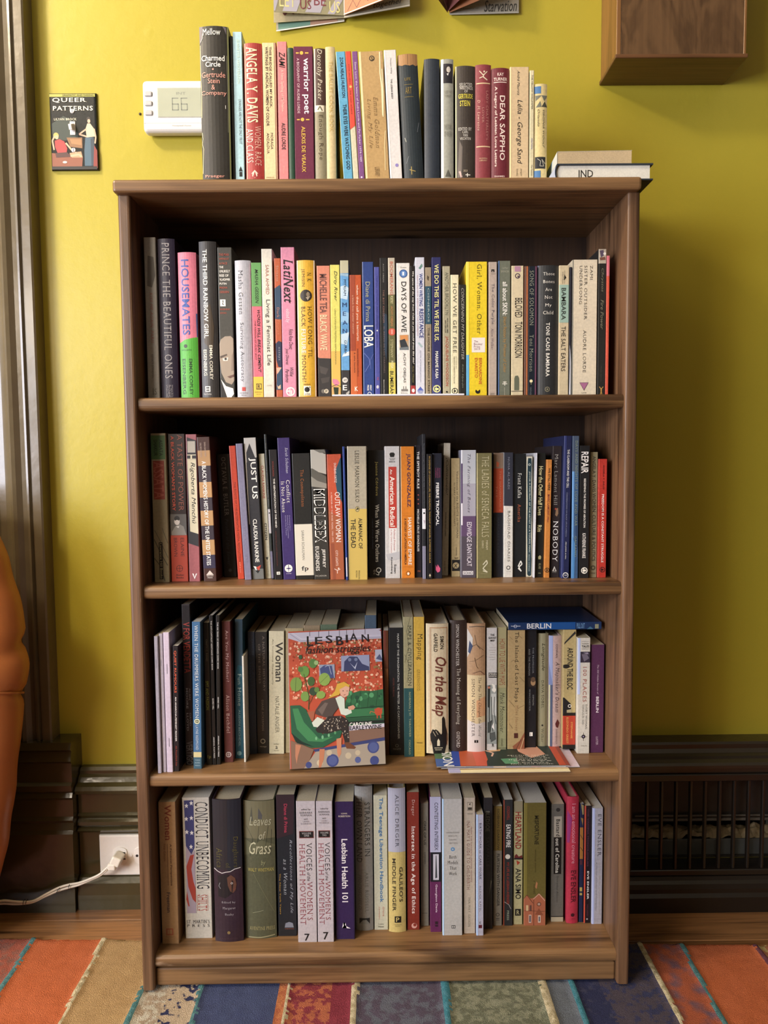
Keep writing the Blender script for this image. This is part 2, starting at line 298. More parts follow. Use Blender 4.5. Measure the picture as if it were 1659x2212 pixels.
BOOKS=[
["T",-0.2707,0.035,0.0439,0.2419,0.0,1,"25221c","tall black hardcover with white and pink lettering, first in line",[["r",0.0,1,0.955,1,"7d7f4a"],["p",[[0,0.0],[0.13,0.0],[0.1,0.039],[0.13,0.071],[0.04,0.094],[0,0.108]],"6d6468"],["p",[[0.8,0.0],[0.93,0.006],[0.93,0.048],[0.86,0.016]],"6d6468"],["l",[[0.025,0.112],[0.02,0.277],[0.035,0.414],[0.02,0.551]],0.0034,"d6cc98"],["l",[[0.02,0.642],[0.05,0.68],[0.02,0.711],[0.06,0.743],[0.02,0.894]],0.003,"d6cc98"],["l",[[0.13,0.039],[0.1,0.071],[0.04,0.094]],0.0025,"d8d4c4"],["l",[[0.93,0.176],[0.945,0.369],[0.93,0.642]],0.002,"8c8c6c"],["t","Mellow",0.016,0.055,0.13,0.74,"f2ede0","h"],["t","Charmed",0.176,0.211,0.06,0.86,"f2ede0","hb"],["t","Circle",0.215,0.247,0.2,0.72,"f2ede0","hb"],["e",0.262,0.46,0.0055,"e59a86",1],["t","Gertrude",0.277,0.311,0.06,0.87,"e59a86","h"],["t","Stein",0.316,0.347,0.27,0.68,"e59a86","h"],["t","&",0.356,0.386,0.39,0.52,"e59a86","h"],["t","Company",0.391,0.425,0.03,0.9,"e59a86","h"],["l",[[0.86,0.478],[0.86,0.499]],0.003,"f2ede0"],["t","Praeger",0.904,0.927,0.1,0.78,"e59a86","h"]]],
["T",-0.2264,0.045,0.0045,0.2324,0.0,0,"1d1b1b","very thin black book between the tall black hardcover and the pale blue one",[["t","Fiction",0.302,0.375,0.3,0.7,"8a8680",""]]],
["T",-0.2215,0.045,0.0139,0.2385,0.0,0,"a9cdd2","narrow pale blue paperback reading Oranges Are Not the Only Fruit",[["t","JEANETTE WINTERSON",0.045,0.32,0.35,0.7,"c9dcc4",""],["t","ORANGES ARE NOT THE ONLY FRUIT",0.416,0.697,0.5,0.78,"5a6468",""],["r",0.871,0.901,0.42,0.75,"161412"],["p",[[0.58,0.835],[0.8,0.868],[0.36,0.868]],"161412"]]],
["T",-0.2058,0.045,0.0277,0.2224,0.0,1,"a8322f","red hardcover with big cream condensed lettering, Women Race and Class",[["r",0.0,1,0.04,0.1,"d99b80"],["t","ANGELA Y. DAVIS",0.025,0.53,0.14,0.74,"f0e0b0","bs"],["t","WOMEN, RACE",0.552,0.819,0.5,0.88,"e9b9a0","s"],["t","AND CLASS",0.57,0.799,0.06,0.44,"f5e6cc","s"],["e",0.884,0.5,0.018,"e7cfb8",1],["p",[[0.5,0.849],[0.7,0.874],[0.3,0.874]],"e7cfb8"],["p",[[0.5,0.859],[0.62,0.9],[0.38,0.9]],"a8322f"]]],
["T",-0.1768,0.045,0.0213,0.2223,0.0,0,"e3c893","cream paperback reading This Bridge Called My Back with red edge stripes",[["r",0.0,1,0.83,0.87,"8a2f35"],["r",0.0,1,0.93,1,"8a2f35"],["t","THIS BRIDGE CALLED MY BACK,",0.027,0.432,0.45,0.64,"3d2f2a","b"],["t","WRITINGS BY RADICAL WOMEN OF COLOR",0.027,0.555,0.2,0.4,"3d2f2a","b"],["t","MORAGA",0.601,0.711,0.48,0.66,"3d2f2a",""],["t","ANZALDUA",0.601,0.739,0.2,0.38,"3d2f2a",""],["t","PRESS",0.897,0.905,0.15,0.7,"8a7450","h"]]],
["T",-0.1542,0.045,0.0146,0.2239,0.0,0,"e37f80","coral pink paperback with black title Zami near its top",[["t","ZAMI",0.067,0.173,0.18,0.8,"161412","bi"],["t","A New Spelling of My Name",0.184,0.462,0.3,0.65,"f5b9ac","b"],["t","AUDRE LORDE",0.537,0.716,0.32,0.72,"161412","b"],["t","PRESS",0.826,0.876,0.4,0.6,"f0a79c",""]]],
["T",-0.1386,0.045,0.0086,0.2149,0.0,1,"1d4430","plain dark green hardcover between the coral and the plum spines",[]],
["T",-0.1295,0.045,0.0296,0.2166,0.0,0,"6a2340","plum paperback reading warrior poet with gold ornaments",[["t","warrior poet",0.08,0.46,0.42,0.82,"f6eef0","b"],["t","A BIOGRAPHY OF AUDRE LORDE",0.08,0.457,0.17,0.3,"e3c3c8",""],["e",0.044,0.42,0.0124,"e0b23c",1],["r",0.04,0.049,0.13,0.28,"e0b23c"],["r",0.04,0.049,0.6,0.78,"e0b23c"],["e",0.499,0.42,0.0124,"e0b23c",1],["r",0.496,0.504,0.13,0.28,"e0b23c"],["r",0.496,0.504,0.6,0.78,"e0b23c"],["t","ALEXIS DE VEAUX",0.547,0.863,0.36,0.56,"e0b23c","b"]]],
["T",-0.0987,0.045,0.0176,0.2137,0.0,1,"8d8466","brown and olive jacketed hardcover reading Enough Rope",[["r",0.0,0.391,0,1,"4a3228"],["r",0.0,0.432,0.0,0.12,"d9cdb0"],["t","Dorothy Parker",0.005,0.358,0.22,0.72,"ece0c4","is"],["r",0.394,0.439,0.0,0.85,"e6dcc0"],["l",[[0.3,0.426],[0.5,0.401],[0.7,0.432]],0.0089,"6f6850"],["t","Enough Rope",0.461,0.775,0.28,0.72,"574b34","s"]]],
["T",-0.0807,0.045,0.0143,0.2162,0.0,1,"cdb884","plain beige clothbound hardcover with faint gold lettering",[["t","THE BALLET COOK BOOK",0.099,0.583,0.35,0.75,"c9a95a",""]]],
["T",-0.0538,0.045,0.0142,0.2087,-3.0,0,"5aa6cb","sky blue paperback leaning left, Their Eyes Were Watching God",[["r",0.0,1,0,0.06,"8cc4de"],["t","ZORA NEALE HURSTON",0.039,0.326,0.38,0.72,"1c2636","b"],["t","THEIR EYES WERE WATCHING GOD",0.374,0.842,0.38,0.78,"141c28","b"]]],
["T",-0.0388,0.045,0.0084,0.2092,-3.1,0,"cfc8a8","thin leaning paperback, red above and off-white below",[["p",[[0,0.0],[1,0.0],[1,0.526],[0,0.554]],"dc4432"],["t","june jordan",0.09,0.229,0.35,0.62,"7d1f18",""],["e",0.25,0.55,0.0093,"e9b45a",1],["t","his own where",0.279,0.446,0.35,0.65,"7d1f18",""]]],
["T",-0.0298,0.045,0.0084,0.2091,-2.8,0,"7d4a86","thin leaning purple paperback with fine white lettering",[["t","Sister Love: the letters of Audre Lorde and Pat Parker 1974-1989",0.075,0.786,0.35,0.68,"e3d3ea",""],["e",0.897,0.45,0.0062,"f0e0f0",1]]],
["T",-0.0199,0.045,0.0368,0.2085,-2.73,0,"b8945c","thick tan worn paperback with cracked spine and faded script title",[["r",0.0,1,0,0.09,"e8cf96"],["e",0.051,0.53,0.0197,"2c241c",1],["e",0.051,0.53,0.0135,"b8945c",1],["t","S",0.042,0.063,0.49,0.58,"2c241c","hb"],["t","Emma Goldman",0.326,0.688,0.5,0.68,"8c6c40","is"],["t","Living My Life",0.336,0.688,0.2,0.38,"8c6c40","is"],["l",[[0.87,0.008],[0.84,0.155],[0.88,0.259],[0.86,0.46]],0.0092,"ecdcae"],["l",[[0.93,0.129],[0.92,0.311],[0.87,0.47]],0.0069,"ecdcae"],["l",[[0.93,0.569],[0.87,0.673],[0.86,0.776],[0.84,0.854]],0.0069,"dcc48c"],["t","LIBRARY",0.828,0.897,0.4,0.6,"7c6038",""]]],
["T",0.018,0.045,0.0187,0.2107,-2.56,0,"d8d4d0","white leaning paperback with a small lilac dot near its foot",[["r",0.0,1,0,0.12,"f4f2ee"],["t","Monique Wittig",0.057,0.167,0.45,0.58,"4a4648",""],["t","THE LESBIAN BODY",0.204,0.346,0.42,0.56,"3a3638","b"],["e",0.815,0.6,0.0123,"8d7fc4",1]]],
["T",0.0397,0.045,0.0302,0.2045,-2.86,1,"202c33","worn dark slate clothbound book with a torn tan top",[["p",[[0,0.0],[1,0.0],[1,0.077],[0.9,0.087],[0.75,0.077],[0.6,0.085],[0.35,0.077],[0.2,0.082],[0,0.071]],"a87a48"],["l",[[0.5,0.003],[0.48,0.077]],0.0035,"6a4a2c"],["t","LIFE",0.171,0.192,0.3,0.6,"8a7434","h"],["r",0.219,0.222,0.25,0.7,"8a7434"],["r",0.309,0.312,0.25,0.7,"8a7434"],["t","ART",0.24,0.288,0.3,0.62,"8a7434","h"],["l",[[0.15,0.605],[0.2,0.636]],0.0047,"a8a89a"],["l",[[0.3,0.742],[0.15,0.794]],0.0023,"8a929a"],["l",[[0.9,0.499],[0.8,0.568]],0.0023,"8a929a"],["l",[[0.3,0.842],[0.6,0.857]],0.0058,"a89048"],["l",[[0.4,0.82],[0.4,0.879]],0.0058,"a89048"]]],
["T",0.0703,0.045,0.0238,0.198,0.0,1,"262f3b","plain dark navy clothbound book beside the worn slate one",[["t","BOOK",0.161,0.18,0.25,0.7,"323c48","h"],["t","OF THE",0.312,0.337,0.3,0.7,"323c48","h"],["t","OPERA",0.399,0.424,0.2,0.75,"323c48","h"]]],
["T",0.0961,0.045,0.0191,0.1972,0.0,1,"98998c","silver grey jacketed hardcover with small portrait photo at top",[["r",0.0,1,0,0.2,"e3e3dd"],["r",0.035,0.18,0.18,0.92,"2a2530"],["e",0.076,0.5,0.0278,"2a2022",0.8],["e",0.079,0.6,0.0227,"c9c0b4",0.7],["p",[[0.25,0.18],[0.3,0.114],[0.6,0.114],[0.92,0.158],[0.92,0.18]],"1d1a24"],["p",[[0.45,0.111],[0.62,0.105],[0.55,0.126]],"e6e2dc"],["t","LEST WE",0.237,0.259,0.3,0.85,"77776a","h"],["t","FORGET",0.268,0.288,0.3,0.85,"77776a","h"],["t","THE STORY",0.493,0.531,0.25,0.85,"77776a","h"],["t","OF AN ERA",0.543,0.587,0.25,0.85,"77776a","h"],["p",[[0.55,0.834],[0.8,0.89],[0.3,0.89]],"55554c"]]],
["T",0.1184,0.045,0.0301,0.1873,0.0,1,"3a322c","dark brown worn jacket with yellow title and white small capitals",[["r",0.0,1,0,0.05,"d6cc98"],["t","SELECTED",0.137,0.164,0.2,0.85,"f2ede0","hs"],["t","WRITINGS",0.166,0.189,0.2,0.88,"f2ede0","hs"],["t","OF",0.193,0.213,0.45,0.62,"f2ede0","hs"],["t","GERTRUDE",0.223,0.26,0.15,0.88,"e3d23c","hsb"],["t","STEIN",0.276,0.32,0.22,0.75,"e3d23c","hsb"],["t","EDITED BY",0.49,0.513,0.15,0.82,"f2ede0","hs"],["t","CARL",0.517,0.536,0.35,0.65,"f2ede0","hs"],["t","VAN",0.542,0.563,0.38,0.62,"f2ede0","hs"],["t","VECHTEN",0.569,0.589,0.22,0.78,"f2ede0","hs"],["p",[[0.1,0.889],[0.2,0.593],[0.35,0.646],[0.3,0.889]],"6a6058"],["l",[[0.2,0.839],[0.3,0.889]],0.015,"caa9a0"],["t","353",0.829,0.845,0.4,0.6,"c8b898","h"],["l",[[0.5,0.87],[0.75,0.87]],0.006,"f2ede0"],["l",[[0.6,0.856],[0.6,0.886]],0.006,"f2ede0"]]],
["T",0.149,0.045,0.0242,0.189,0.0,1,"8a343c","dusty red clothbound book with two gold rules and running figure",[["r",0.143,0.152,0.06,0.94,"d9b98c"],["r",0.642,0.651,0.06,0.94,"d9b98c"],["l",[[0.25,0.05],[0.5,0.086],[0.75,0.053]],0.0067,"e0d0b0"],["l",[[0.5,0.076],[0.5,0.099],[0.75,0.122]],0.0081,"e0d0b0"],["l",[[0.5,0.095],[0.25,0.106]],0.0067,"e0d0b0"],["e",0.056,0.55,0.0072,"e0d0b0",1],["t","LADY CHATTERLEY'S",0.205,0.594,0.68,0.82,"c88a80","s"],["t","LOVER",0.337,0.459,0.42,0.55,"c88a80","s"],["t","D. H. Lawrence",0.277,0.518,0.14,0.3,"e0b8a0","is"],["t","MODERN",0.736,0.746,0.25,0.75,"d9b98c","h"],["t","LIBRARY",0.752,0.763,0.25,0.75,"d9b98c","h"]]],
["T",0.174,0.045,0.0271,0.1839,0.0,1,"6d1f2c","maroon hardcover reading Dear Sappho in pale slanted capitals",[["t","KAY",0.039,0.065,0.32,0.68,"f0d8cc","hb"],["t","TURNER",0.078,0.105,0.12,0.88,"f0d8cc","hb"],["r",0.113,0.119,0.12,0.85,"f0d8cc"],["t","DEAR SAPPHO",0.224,0.75,0.46,0.76,"f3dccf","b"],["t","A Legacy of Lesbian Love Letters",0.149,0.801,0.14,0.32,"f0d0c4","b"],["t","THAMES",0.875,0.887,0.15,0.75,"f0d8cc","hb"]]],
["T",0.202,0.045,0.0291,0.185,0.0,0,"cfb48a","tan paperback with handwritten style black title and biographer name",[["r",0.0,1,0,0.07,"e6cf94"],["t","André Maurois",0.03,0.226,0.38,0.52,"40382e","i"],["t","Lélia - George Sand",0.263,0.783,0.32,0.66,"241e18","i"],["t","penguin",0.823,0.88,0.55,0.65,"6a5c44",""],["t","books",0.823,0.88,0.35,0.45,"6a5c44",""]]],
["T",0.2324,0.045,0.0068,0.1799,0.0,0,"d6cba2","very thin cream booklet spine beside the tan paperback",[["t","THE YELLOW WALLPAPER",0.038,0.322,0.35,0.7,"4a4438",""],["t","GILMAN",0.562,0.652,0.35,0.7,"6a6498",""],["t","The Feminist",0.784,0.877,0.35,0.7,"4a4438",""]]],
["T",0.2396,0.045,0.02,0.1601,0.0,1,"d6c284","short cream hardcover with blue squares and diamond pattern, last upright",[["r",0.024,0.09,0,0.5,"4779ae"],["p",[[0.08,0.109],[0.55,0.109],[0.1,0.16]],"6f7264"],["p",[[0.12,0.219],[0.55,0.215],[0.45,0.16]],"6f7264"],["p",[[0.55,0.109],[1,0.109],[0.75,0.16]],"6f7264"],["p",[[0.55,0.215],[1,0.215],[0.8,0.164]],"44463c"],["t","VIRGINIA WOOLF",0.242,0.597,0.64,0.78,"4a4438","i"],["t","Orlando",0.238,0.398,0.25,0.4,"4a4438","i"],["r",0.683,0.792,0.08,0.88,"26282c"],["l",[[0.25,0.699],[0.5,0.722],[0.45,0.769],[0.75,0.769],[0.6,0.706],[0.85,0.746]],0.0054,"b8b4a4"],["r",0.812,1,0,0.5,"4779ae"]]],
["A",-0.3648,0.04,0.0183,0.2483,0.0,0,"8b8884","grey paperback with blurred dark figure, hard against the left side",[["p",[[0.3,0.111],[0.8,0.12],[0.9,0.233],[0.6,0.307],[0.2,0.297]],"5a5654"],["t","KISS ME AGAIN, PARIS",0.337,0.651,0.35,0.62,"9c4c48","is"],["t","RENATE STENDHAL",0.72,0.872,0.38,0.55,"5a5654",""],["t","IS",0.934,0.971,0.4,0.75,"3c3a38","hs"]]],
["A",-0.3441,0.04,0.0261,0.2464,0.0,1,"2c2338","dark violet hardcover with large silver title Prince The Beautiful Ones",[["t","PRINCE THE BEAUTIFUL ONES",0.025,0.869,0.26,0.7,"c3bcb8","s"],["t","SPI",0.911,0.928,0.3,0.7,"a8a0a0","hs"],["t","EGE",0.931,0.948,0.3,0.7,"a8a0a0","hs"],["t","L&G",0.95,0.968,0.3,0.7,"a8a0a0","hs"],["t","RAU",0.97,0.988,0.3,0.7,"a8a0a0","hs"]]],
["A",-0.3136,0.04,0.0281,0.2257,0.0,1,"e0768a","pink and green hardcover with blue title Housemates",[["p",[[0,0.615],[0.3,0.593],[0.75,0.58],[1,0.575],[1,1.0],[0,1.0]],"4fae33"],["p",[[0.93,0.415],[1,0.415],[1,0.577],[0.95,0.572]],"35588a"],["t","HOUSEMATES",0.049,0.561,0.18,0.6,"3b57a8","b"],["e",0.637,0.33,0.013,"2c3c24",1],["t","HOGARTH",0.659,0.669,0.1,0.65,"2c5a24","h"],["t","EMMA COPLEY",0.724,0.973,0.5,0.68,"1d4418","b"],["t","EISENBERG",0.724,0.967,0.12,0.3,"1d4418","b"]]],
["A",-0.2806,0.04,0.0267,0.2419,0.0,1,"33302e","charcoal hardcover with white capitals, The Third Rainbow Girl",[["p",[[0.2,0.441],[0.6,0.39],[0.8,0.542],[0.7,0.693],[0.2,0.642]],"453828"],["t","THE THIRD RAINBOW GIRL",0.05,0.612,0.22,0.48,"f2ede0","b"],["t","EMMA COPLEY",0.657,0.877,0.5,0.68,"e8e0c8","b"],["t","EISENBERG",0.685,0.851,0.14,0.34,"e8e0c8","b"],["r",0.919,0.955,0.2,0.25,"f2ede0"],["r",0.919,0.955,0.44,0.5,"f2ede0"],["r",0.919,0.924,0.2,0.5,"f2ede0"],["r",0.95,0.955,0.2,0.5,"f2ede0"],["r",0.935,0.94,0.25,0.44,"f2ede0"],["t","hachette",0.962,0.975,0.12,0.56,"c8c4bc","h"]]],
["A",-0.2516,0.04,0.0223,0.2323,0.0,0,"45443e","dark grey paperback with half a man's face near the foot",[["t","THE MAN",0.039,0.055,0.12,0.8,"b4503c","hb"],["t","WITHOUT",0.068,0.082,0.12,0.8,"b4503c","hb"],["t","A FACE",0.097,0.111,0.12,0.68,"b4503c","hb"],["t","THE",0.122,0.136,0.12,0.4,"f2ede0","hb"],["t","UNLIKELY",0.148,0.164,0.12,0.85,"f2ede0","hb"],["t","RISE OF",0.176,0.192,0.12,0.75,"f2ede0","hb"],["t","VLADIMIR",0.203,0.218,0.12,0.85,"f2ede0","hb"],["t","PUTIN",0.231,0.244,0.12,0.6,"f2ede0","hb"],["t","MASHA",0.257,0.27,0.12,0.66,"b4503c","hb"],["t","GESSEN",0.285,0.299,0.12,0.75,"b4503c","hb"],["r",0.341,0.386,0.12,0.5,"f2ede0"],["l",[[0.25,0.352],[0.35,0.349],[0.28,0.373],[0.4,0.375]],0.0042,"161412"],["t","RIVERHEAD",0.401,0.412,0.12,0.8,"b4503c","hb"],["t","BOOKS",0.425,0.436,0.12,0.55,"b4503c","hb"],["p",[[0.0,0.638],[0.1,0.606],[0.4,0.585],[0.8,0.583],[1,0.601],[1,0.879],[0.8,0.906],[0.4,0.89],[0.1,0.827],[0,0.732]],"a4937f"],["p",[[0.02,0.717],[0.5,0.701],[0.55,0.711],[0.05,0.732]],"5a4c40"],["p",[[0.2,0.732],[0.6,0.724],[0.55,0.748],[0.25,0.748]],"e6dccc"],["e",0.735,0.42,0.0084,"3a3430",1],["p",[[0.85,0.711],[1,0.68],[1,0.811],[0.8,0.816]],"8a7868"],["p",[[0.5,0.853],[1,0.837],[1,0.853],[0.7,0.864]],"6a4a40"],["p",[[0,0.864],[0.2,0.879],[0.7,1.0],[0,1.0]],"24221f"],["p",[[0.05,0.869],[0.4,0.916],[0.9,0.932],[0.95,0.969],[0.7,1.0],[0.5,1.0]],"f2ede0"]]],
["A",-0.2254,0.04,0.0241,0.2128,0.0,1,"b5b5bc","pale grey hardcover with thin black title Surviving Autocracy",[["t","Masha Gessen",0.072,0.388,0.22,0.5,"3c3a3c","s"],["t","Surviving Autocracy",0.448,0.876,0.22,0.5,"3c3a3c","s"],["r",0.917,0.945,0.32,0.55,"c0392e"],["t","RIVERHEAD",0.955,0.964,0.15,0.72,"7a7878","h"],["t","BOOKS",0.971,0.98,0.28,0.6,"7a7878","h"]]],
["A",-0.1998,0.04,0.0158,0.2089,0.0,0,"e66a7c","narrow spine banded green, pink and yellow, Words Will Break Cement",[["r",0,0.319,0,1,"5c9c50"],["r",0.839,1,0,1,"e9bd3a"],["t","MASHA GESSEN",0.048,0.298,0.36,0.68,"14240f","bi"],["t","WORDS WILL BREAK CEMENT",0.345,0.807,0.5,0.78,"161412","bi"],["t","THE PASSION OF PUSSY RIOT",0.425,0.717,0.22,0.36,"3c1418","i"],["r",0.89,0.934,0.28,0.82,"161412"],["r",0.895,0.928,0.34,0.76,"e9bd3a"],["t","R",0.898,0.926,0.42,0.7,"161412","hb"],["t","RIVERHEAD",0.95,0.957,0.15,0.85,"6a5418","h"],["t","BOOKS",0.966,0.972,0.3,0.75,"6a5418","h"]]],
["A",-0.1836,0.04,0.0169,0.2297,0.0,0,"dcd6c4","tall off-white paperback reading Living a Feminist Life",[["r",0,1,0.93,1,"b3aeb2"],["t","SARA AHMED",0.105,0.302,0.35,0.65,"b06e5a",""],["t","Living a Feminist Life",0.337,0.778,0.25,0.72,"47443c",""],["t","DUKE",0.908,0.918,0.3,0.75,"b4ae9c","h"]]],
["A",-0.1641,0.04,0.01,0.2154,0.0,0,"c05a35","slim spine of orange, navy and blue geometric shapes",[["p",[[0,0.214],[0.8,0.188],[1,0.214],[1,0.433],[0,0.43]],"2b4662"],["p",[[0,0.608],[0.5,0.587],[1,0.598],[1,0.779],[0.4,0.774],[0.1,0.726]],"232c4c"],["p",[[0.1,0.822],[0.9,0.779],[1,0.779],[1,0.939],[0,0.939]],"2b4662"],["p",[[0.1,0.779],[0.9,0.779],[0.2,0.827]],"d9ab8c"],["p",[[0.1,0.901],[0.3,0.917],[0.7,0.901],[0.7,0.931],[0.3,0.933]],"e3b08a"],["t","Strisena",0.052,0.164,0.3,0.68,"c8a890","s"],["t","Dark Tourist",0.35,0.542,0.3,0.68,"d98a68","s"],["t","essays",0.632,0.726,0.35,0.68,"a8a8b0","s"]]],
["A",-0.1537,0.04,0.0214,0.232,0.0,0,"dd8ba6","tall pink paperback with blackletter title and signature style names",[["r",0,1,0.94,1,"b86a88"],["t","LatiNext",0.08,0.369,0.18,0.85,"161412","bsi"],["t","edited by",0.406,0.497,0.25,0.6,"f6dce4","i"],["t","Felicia Rose Chavez",0.539,0.674,0.5,0.78,"2b1d24","i"],["t","José Olivarez",0.667,0.776,0.18,0.46,"2b1d24","i"],["t","Willie",0.795,0.854,0.52,0.78,"2b1d24","i"],["t","Perdomo",0.805,0.894,0.2,0.46,"2b1d24","i"],["e",0.956,0.55,0.0306,"f2ede0",1],["e",0.956,0.55,0.0227,"dd8ba6",1],["r",0.928,0.983,0.48,0.54,"f2ede0"],["r",0.948,0.958,0.3,0.55,"f2ede0"],["r",0.948,0.985,0.58,0.66,"f2ede0"]]],
["A",-0.1295,0.04,0.0278,0.2124,0.0,1,"e2ab27","golden yellow hardcover with round black medallion, cream side edges",[["r",0,1,0,0.06,"f2ead0"],["r",0,1,0.94,1,"f2ead0"],["t","N. K.",0.09,0.158,0.58,0.8,"3a2b12","s"],["t","JEMISIN",0.063,0.19,0.24,0.44,"3a2b12","s"],["e",0.255,0.5,0.0432,"2a221c",1],["e",0.247,0.62,0.0184,"8a7860",0.7],["p",[[0.5,0.268],[0.75,0.258],[0.6,0.29]],"a89880"],["t","HOW LONG ’TIL",0.333,0.706,0.58,0.8,"3a2b12","s"],["t","BLACK",0.333,0.479,0.22,0.44,"3a2b12","s"],["t","FUTURE",0.495,0.673,0.22,0.46,"f5ecd0","sb"],["t","MONTH?",0.687,0.881,0.22,0.44,"3a2b12","s"],["t","FANTASY",0.896,0.906,0.3,0.68,"3a2b12","hb"],["r",0.911,0.981,0.3,0.7,"f2ead0"],["e",0.938,0.49,0.0194,"161412",1],["e",0.921,0.64,0.0043,"161412",1],["t","orbit",0.962,0.978,0.34,0.66,"161412","h"]]],
["A",-0.0983,0.04,0.0203,0.2036,0.0,0,"d98468","salmon paperback with rough black lower end, Black Wave",[["p",[[0,0.687],[0.1,0.696],[0.8,0.699],[1,0.701],[1,1.0],[0,1.0]],"322e2c"],["p",[[0.1,0.755],[0.8,0.777],[0.6,0.823],[0.2,0.811]],"4a4440"],["p",[[0.2,0.851],[0.9,0.839],[0.8,0.879],[0.3,0.89]],"453f3b"],["t","MICHELLE TEA",0.062,0.355,0.2,0.74,"6d453f","b"],["t","BLACK WAVE",0.369,0.637,0.2,0.74,"eecfa0","b"],["e",0.949,0.38,0.0158,"6f6a60",1],["e",0.949,0.62,0.0169,"d9ccb0",1],["t","p",0.938,0.961,0.55,0.7,"161412","hb"]]],
["A",-0.0775,0.04,0.0148,0.2049,0.0,0,"dcd563","lime yellow slim paperback with script title and drawn foot",[["r",0.656,1,0,1,"dcb44c"],["t","Dirty River",0.046,0.276,0.32,0.72,"4a4a30","i"],["t","LEAH LAKSHMI PIEPZNA-SAMARASINHA",0.334,0.76,0.4,0.54,"7a6a34",""],["p",[[0.1,0.869],[0.6,0.874],[0.9,0.902],[0.5,0.93],[0.1,0.897]],"d77a96"],["p",[[0,0.913],[0.8,0.93],[1,0.969],[1,1.0],[0,1.0]],"c99c58"],["p",[[0.2,0.933],[0.75,0.936],[0.7,0.992],[0.3,0.997]],"22301c"],["l",[[0,0.93],[0.5,0.913],[1,0.93]],0.0039,"161412"]]],
["A",-0.0618,0.04,0.0131,0.2114,0.0,0,"5f9fd6","sky and cloud patterned narrow spine reading Mean in spaced capitals",[["r",0,0.093,0,1,"b8b494"],["p",[[0,0.093],[1,0.099],[1,0.12],[0,0.109]],"8fb3cc"],["p",[[0,0.191],[0.5,0.18],[1,0.201],[0.8,0.288],[0,0.277]],"b9d4e6"],["p",[[0.2,0.369],[1,0.385],[0.9,0.461],[0,0.45]],"8cbde2"],["p",[[0,0.543],[1,0.526],[0.7,0.624],[0,0.613]],"b9d4e6"],["p",[[0.3,0.683],[1,0.667],[1,0.7],[0.1,0.71]],"cfe0ea"],["r",0.809,1,0,1,"2e2c2e"],["t","MYRIAM",0.139,0.258,0.38,0.66,"27384e",""],["t","M",0.309,0.342,0.2,0.72,"1f3d74","h"],["t","E",0.375,0.406,0.25,0.65,"1f3d74","h"],["t","A",0.442,0.472,0.2,0.75,"1f3d74","h"],["t","N",0.502,0.534,0.2,0.7,"1f3d74","h"],["t","GURBA",0.586,0.689,0.38,0.66,"27384e",""],["e",0.883,0.42,0.0206,"d8d4cc",1],["t","AM",0.874,0.892,0.25,0.6,"161412","h"],["t","E",0.919,0.959,0.15,0.65,"f2ede0","hb"],["p",[[0.5,0.981],[0.95,0.959],[0.95,0.978],[0.65,1.0]],"a8a49c"]]],
["A",-0.0474,0.04,0.0181,0.1893,0.0,0,"bf4f25","burnt orange paperback with lowercase white title",[["r",0,0.627,0,0.45,"a03f22"],["r",0.627,1,0,0.55,"c85e28"],["t","when they call you a terrorist",0.082,0.545,0.52,0.76,"f0d0b8","b"],["t","a black lives matter memoir",0.167,0.488,0.2,0.36,"dba080",""],["t","patrisse khan-cullors",0.609,0.839,0.55,0.7,"6a2c18","b"],["t","& asha bandele",0.639,0.809,0.3,0.44,"6a2c18","b"],["t","K",0.924,0.961,0.35,0.62,"f2ede0","hb"]]],
["A",-0.0276,0.04,0.0172,0.209,0.0,0,"2c4487","royal blue paperback with huge white title Loba",[["r",0,1,0,0.07,"6a7cb0"],["l",[[0.1,0.68],[0.55,0.722],[0.6,0.763],[0.15,0.822]],0.0059,"5a6cb4"],["l",[[0.95,0.686],[0.65,0.734],[0.7,0.799]],0.0059,"4a5ca4"],["t","Diane di Prima",0.148,0.444,0.28,0.68,"a8a884",""],["t","LOBA",0.473,0.639,0.1,0.95,"f2ede0","b"],["t","GREAT",0.92,0.962,0.6,0.75,"f2ede0","b"],["t","PRIZE",0.92,0.962,0.35,0.5,"f2ede0","b"],["e",0.988,0.55,0.0154,"f2ede0",1],["e",0.988,0.55,0.0118,"2c4487",1]]],
["A",-0.0092,0.04,0.008,0.2012,0.0,0,"4c51a0","thin periwinkle paperback with near-invisible lettering",[["t","TRIPOLI WITHOUT AND WOMEN",0.068,0.471,0.35,0.65,"343a80",""],["e",0.492,0.5,0.0055,"f2ede0",1],["t","de la Tierra",0.52,0.625,0.35,0.6,"343a80",""],["t","Z",0.858,0.877,0.35,0.75,"c04454","hb"],["e",0.932,0.5,0.0123,"f2ede0",0.8],["e",0.932,0.5,0.0086,"4c51a0",0.8],["r",0.926,0.938,0.42,0.58,"f2ede0"]]],
["A",-0.0006,0.04,0.0119,0.215,0.0,0,"232424","slim black paperback with faint bilingual title",[["p",[[0.4,0.397],[0.9,0.409],[1,0.541],[0.8,0.742],[0.5,0.656]],"23364a"],["t","ACHY OBEJAS",0.041,0.176,0.38,0.56,"b4b0a8","s"],["t","THE BOY KINGDOM",0.231,0.469,0.38,0.58,"a87868","s"],["t","EL REINO DE LOS VARONES",0.498,0.834,0.42,0.6,"8a7470","s"],["t","BEACON PRESS",0.885,0.994,0.38,0.5,"c8c4bc",""]]],
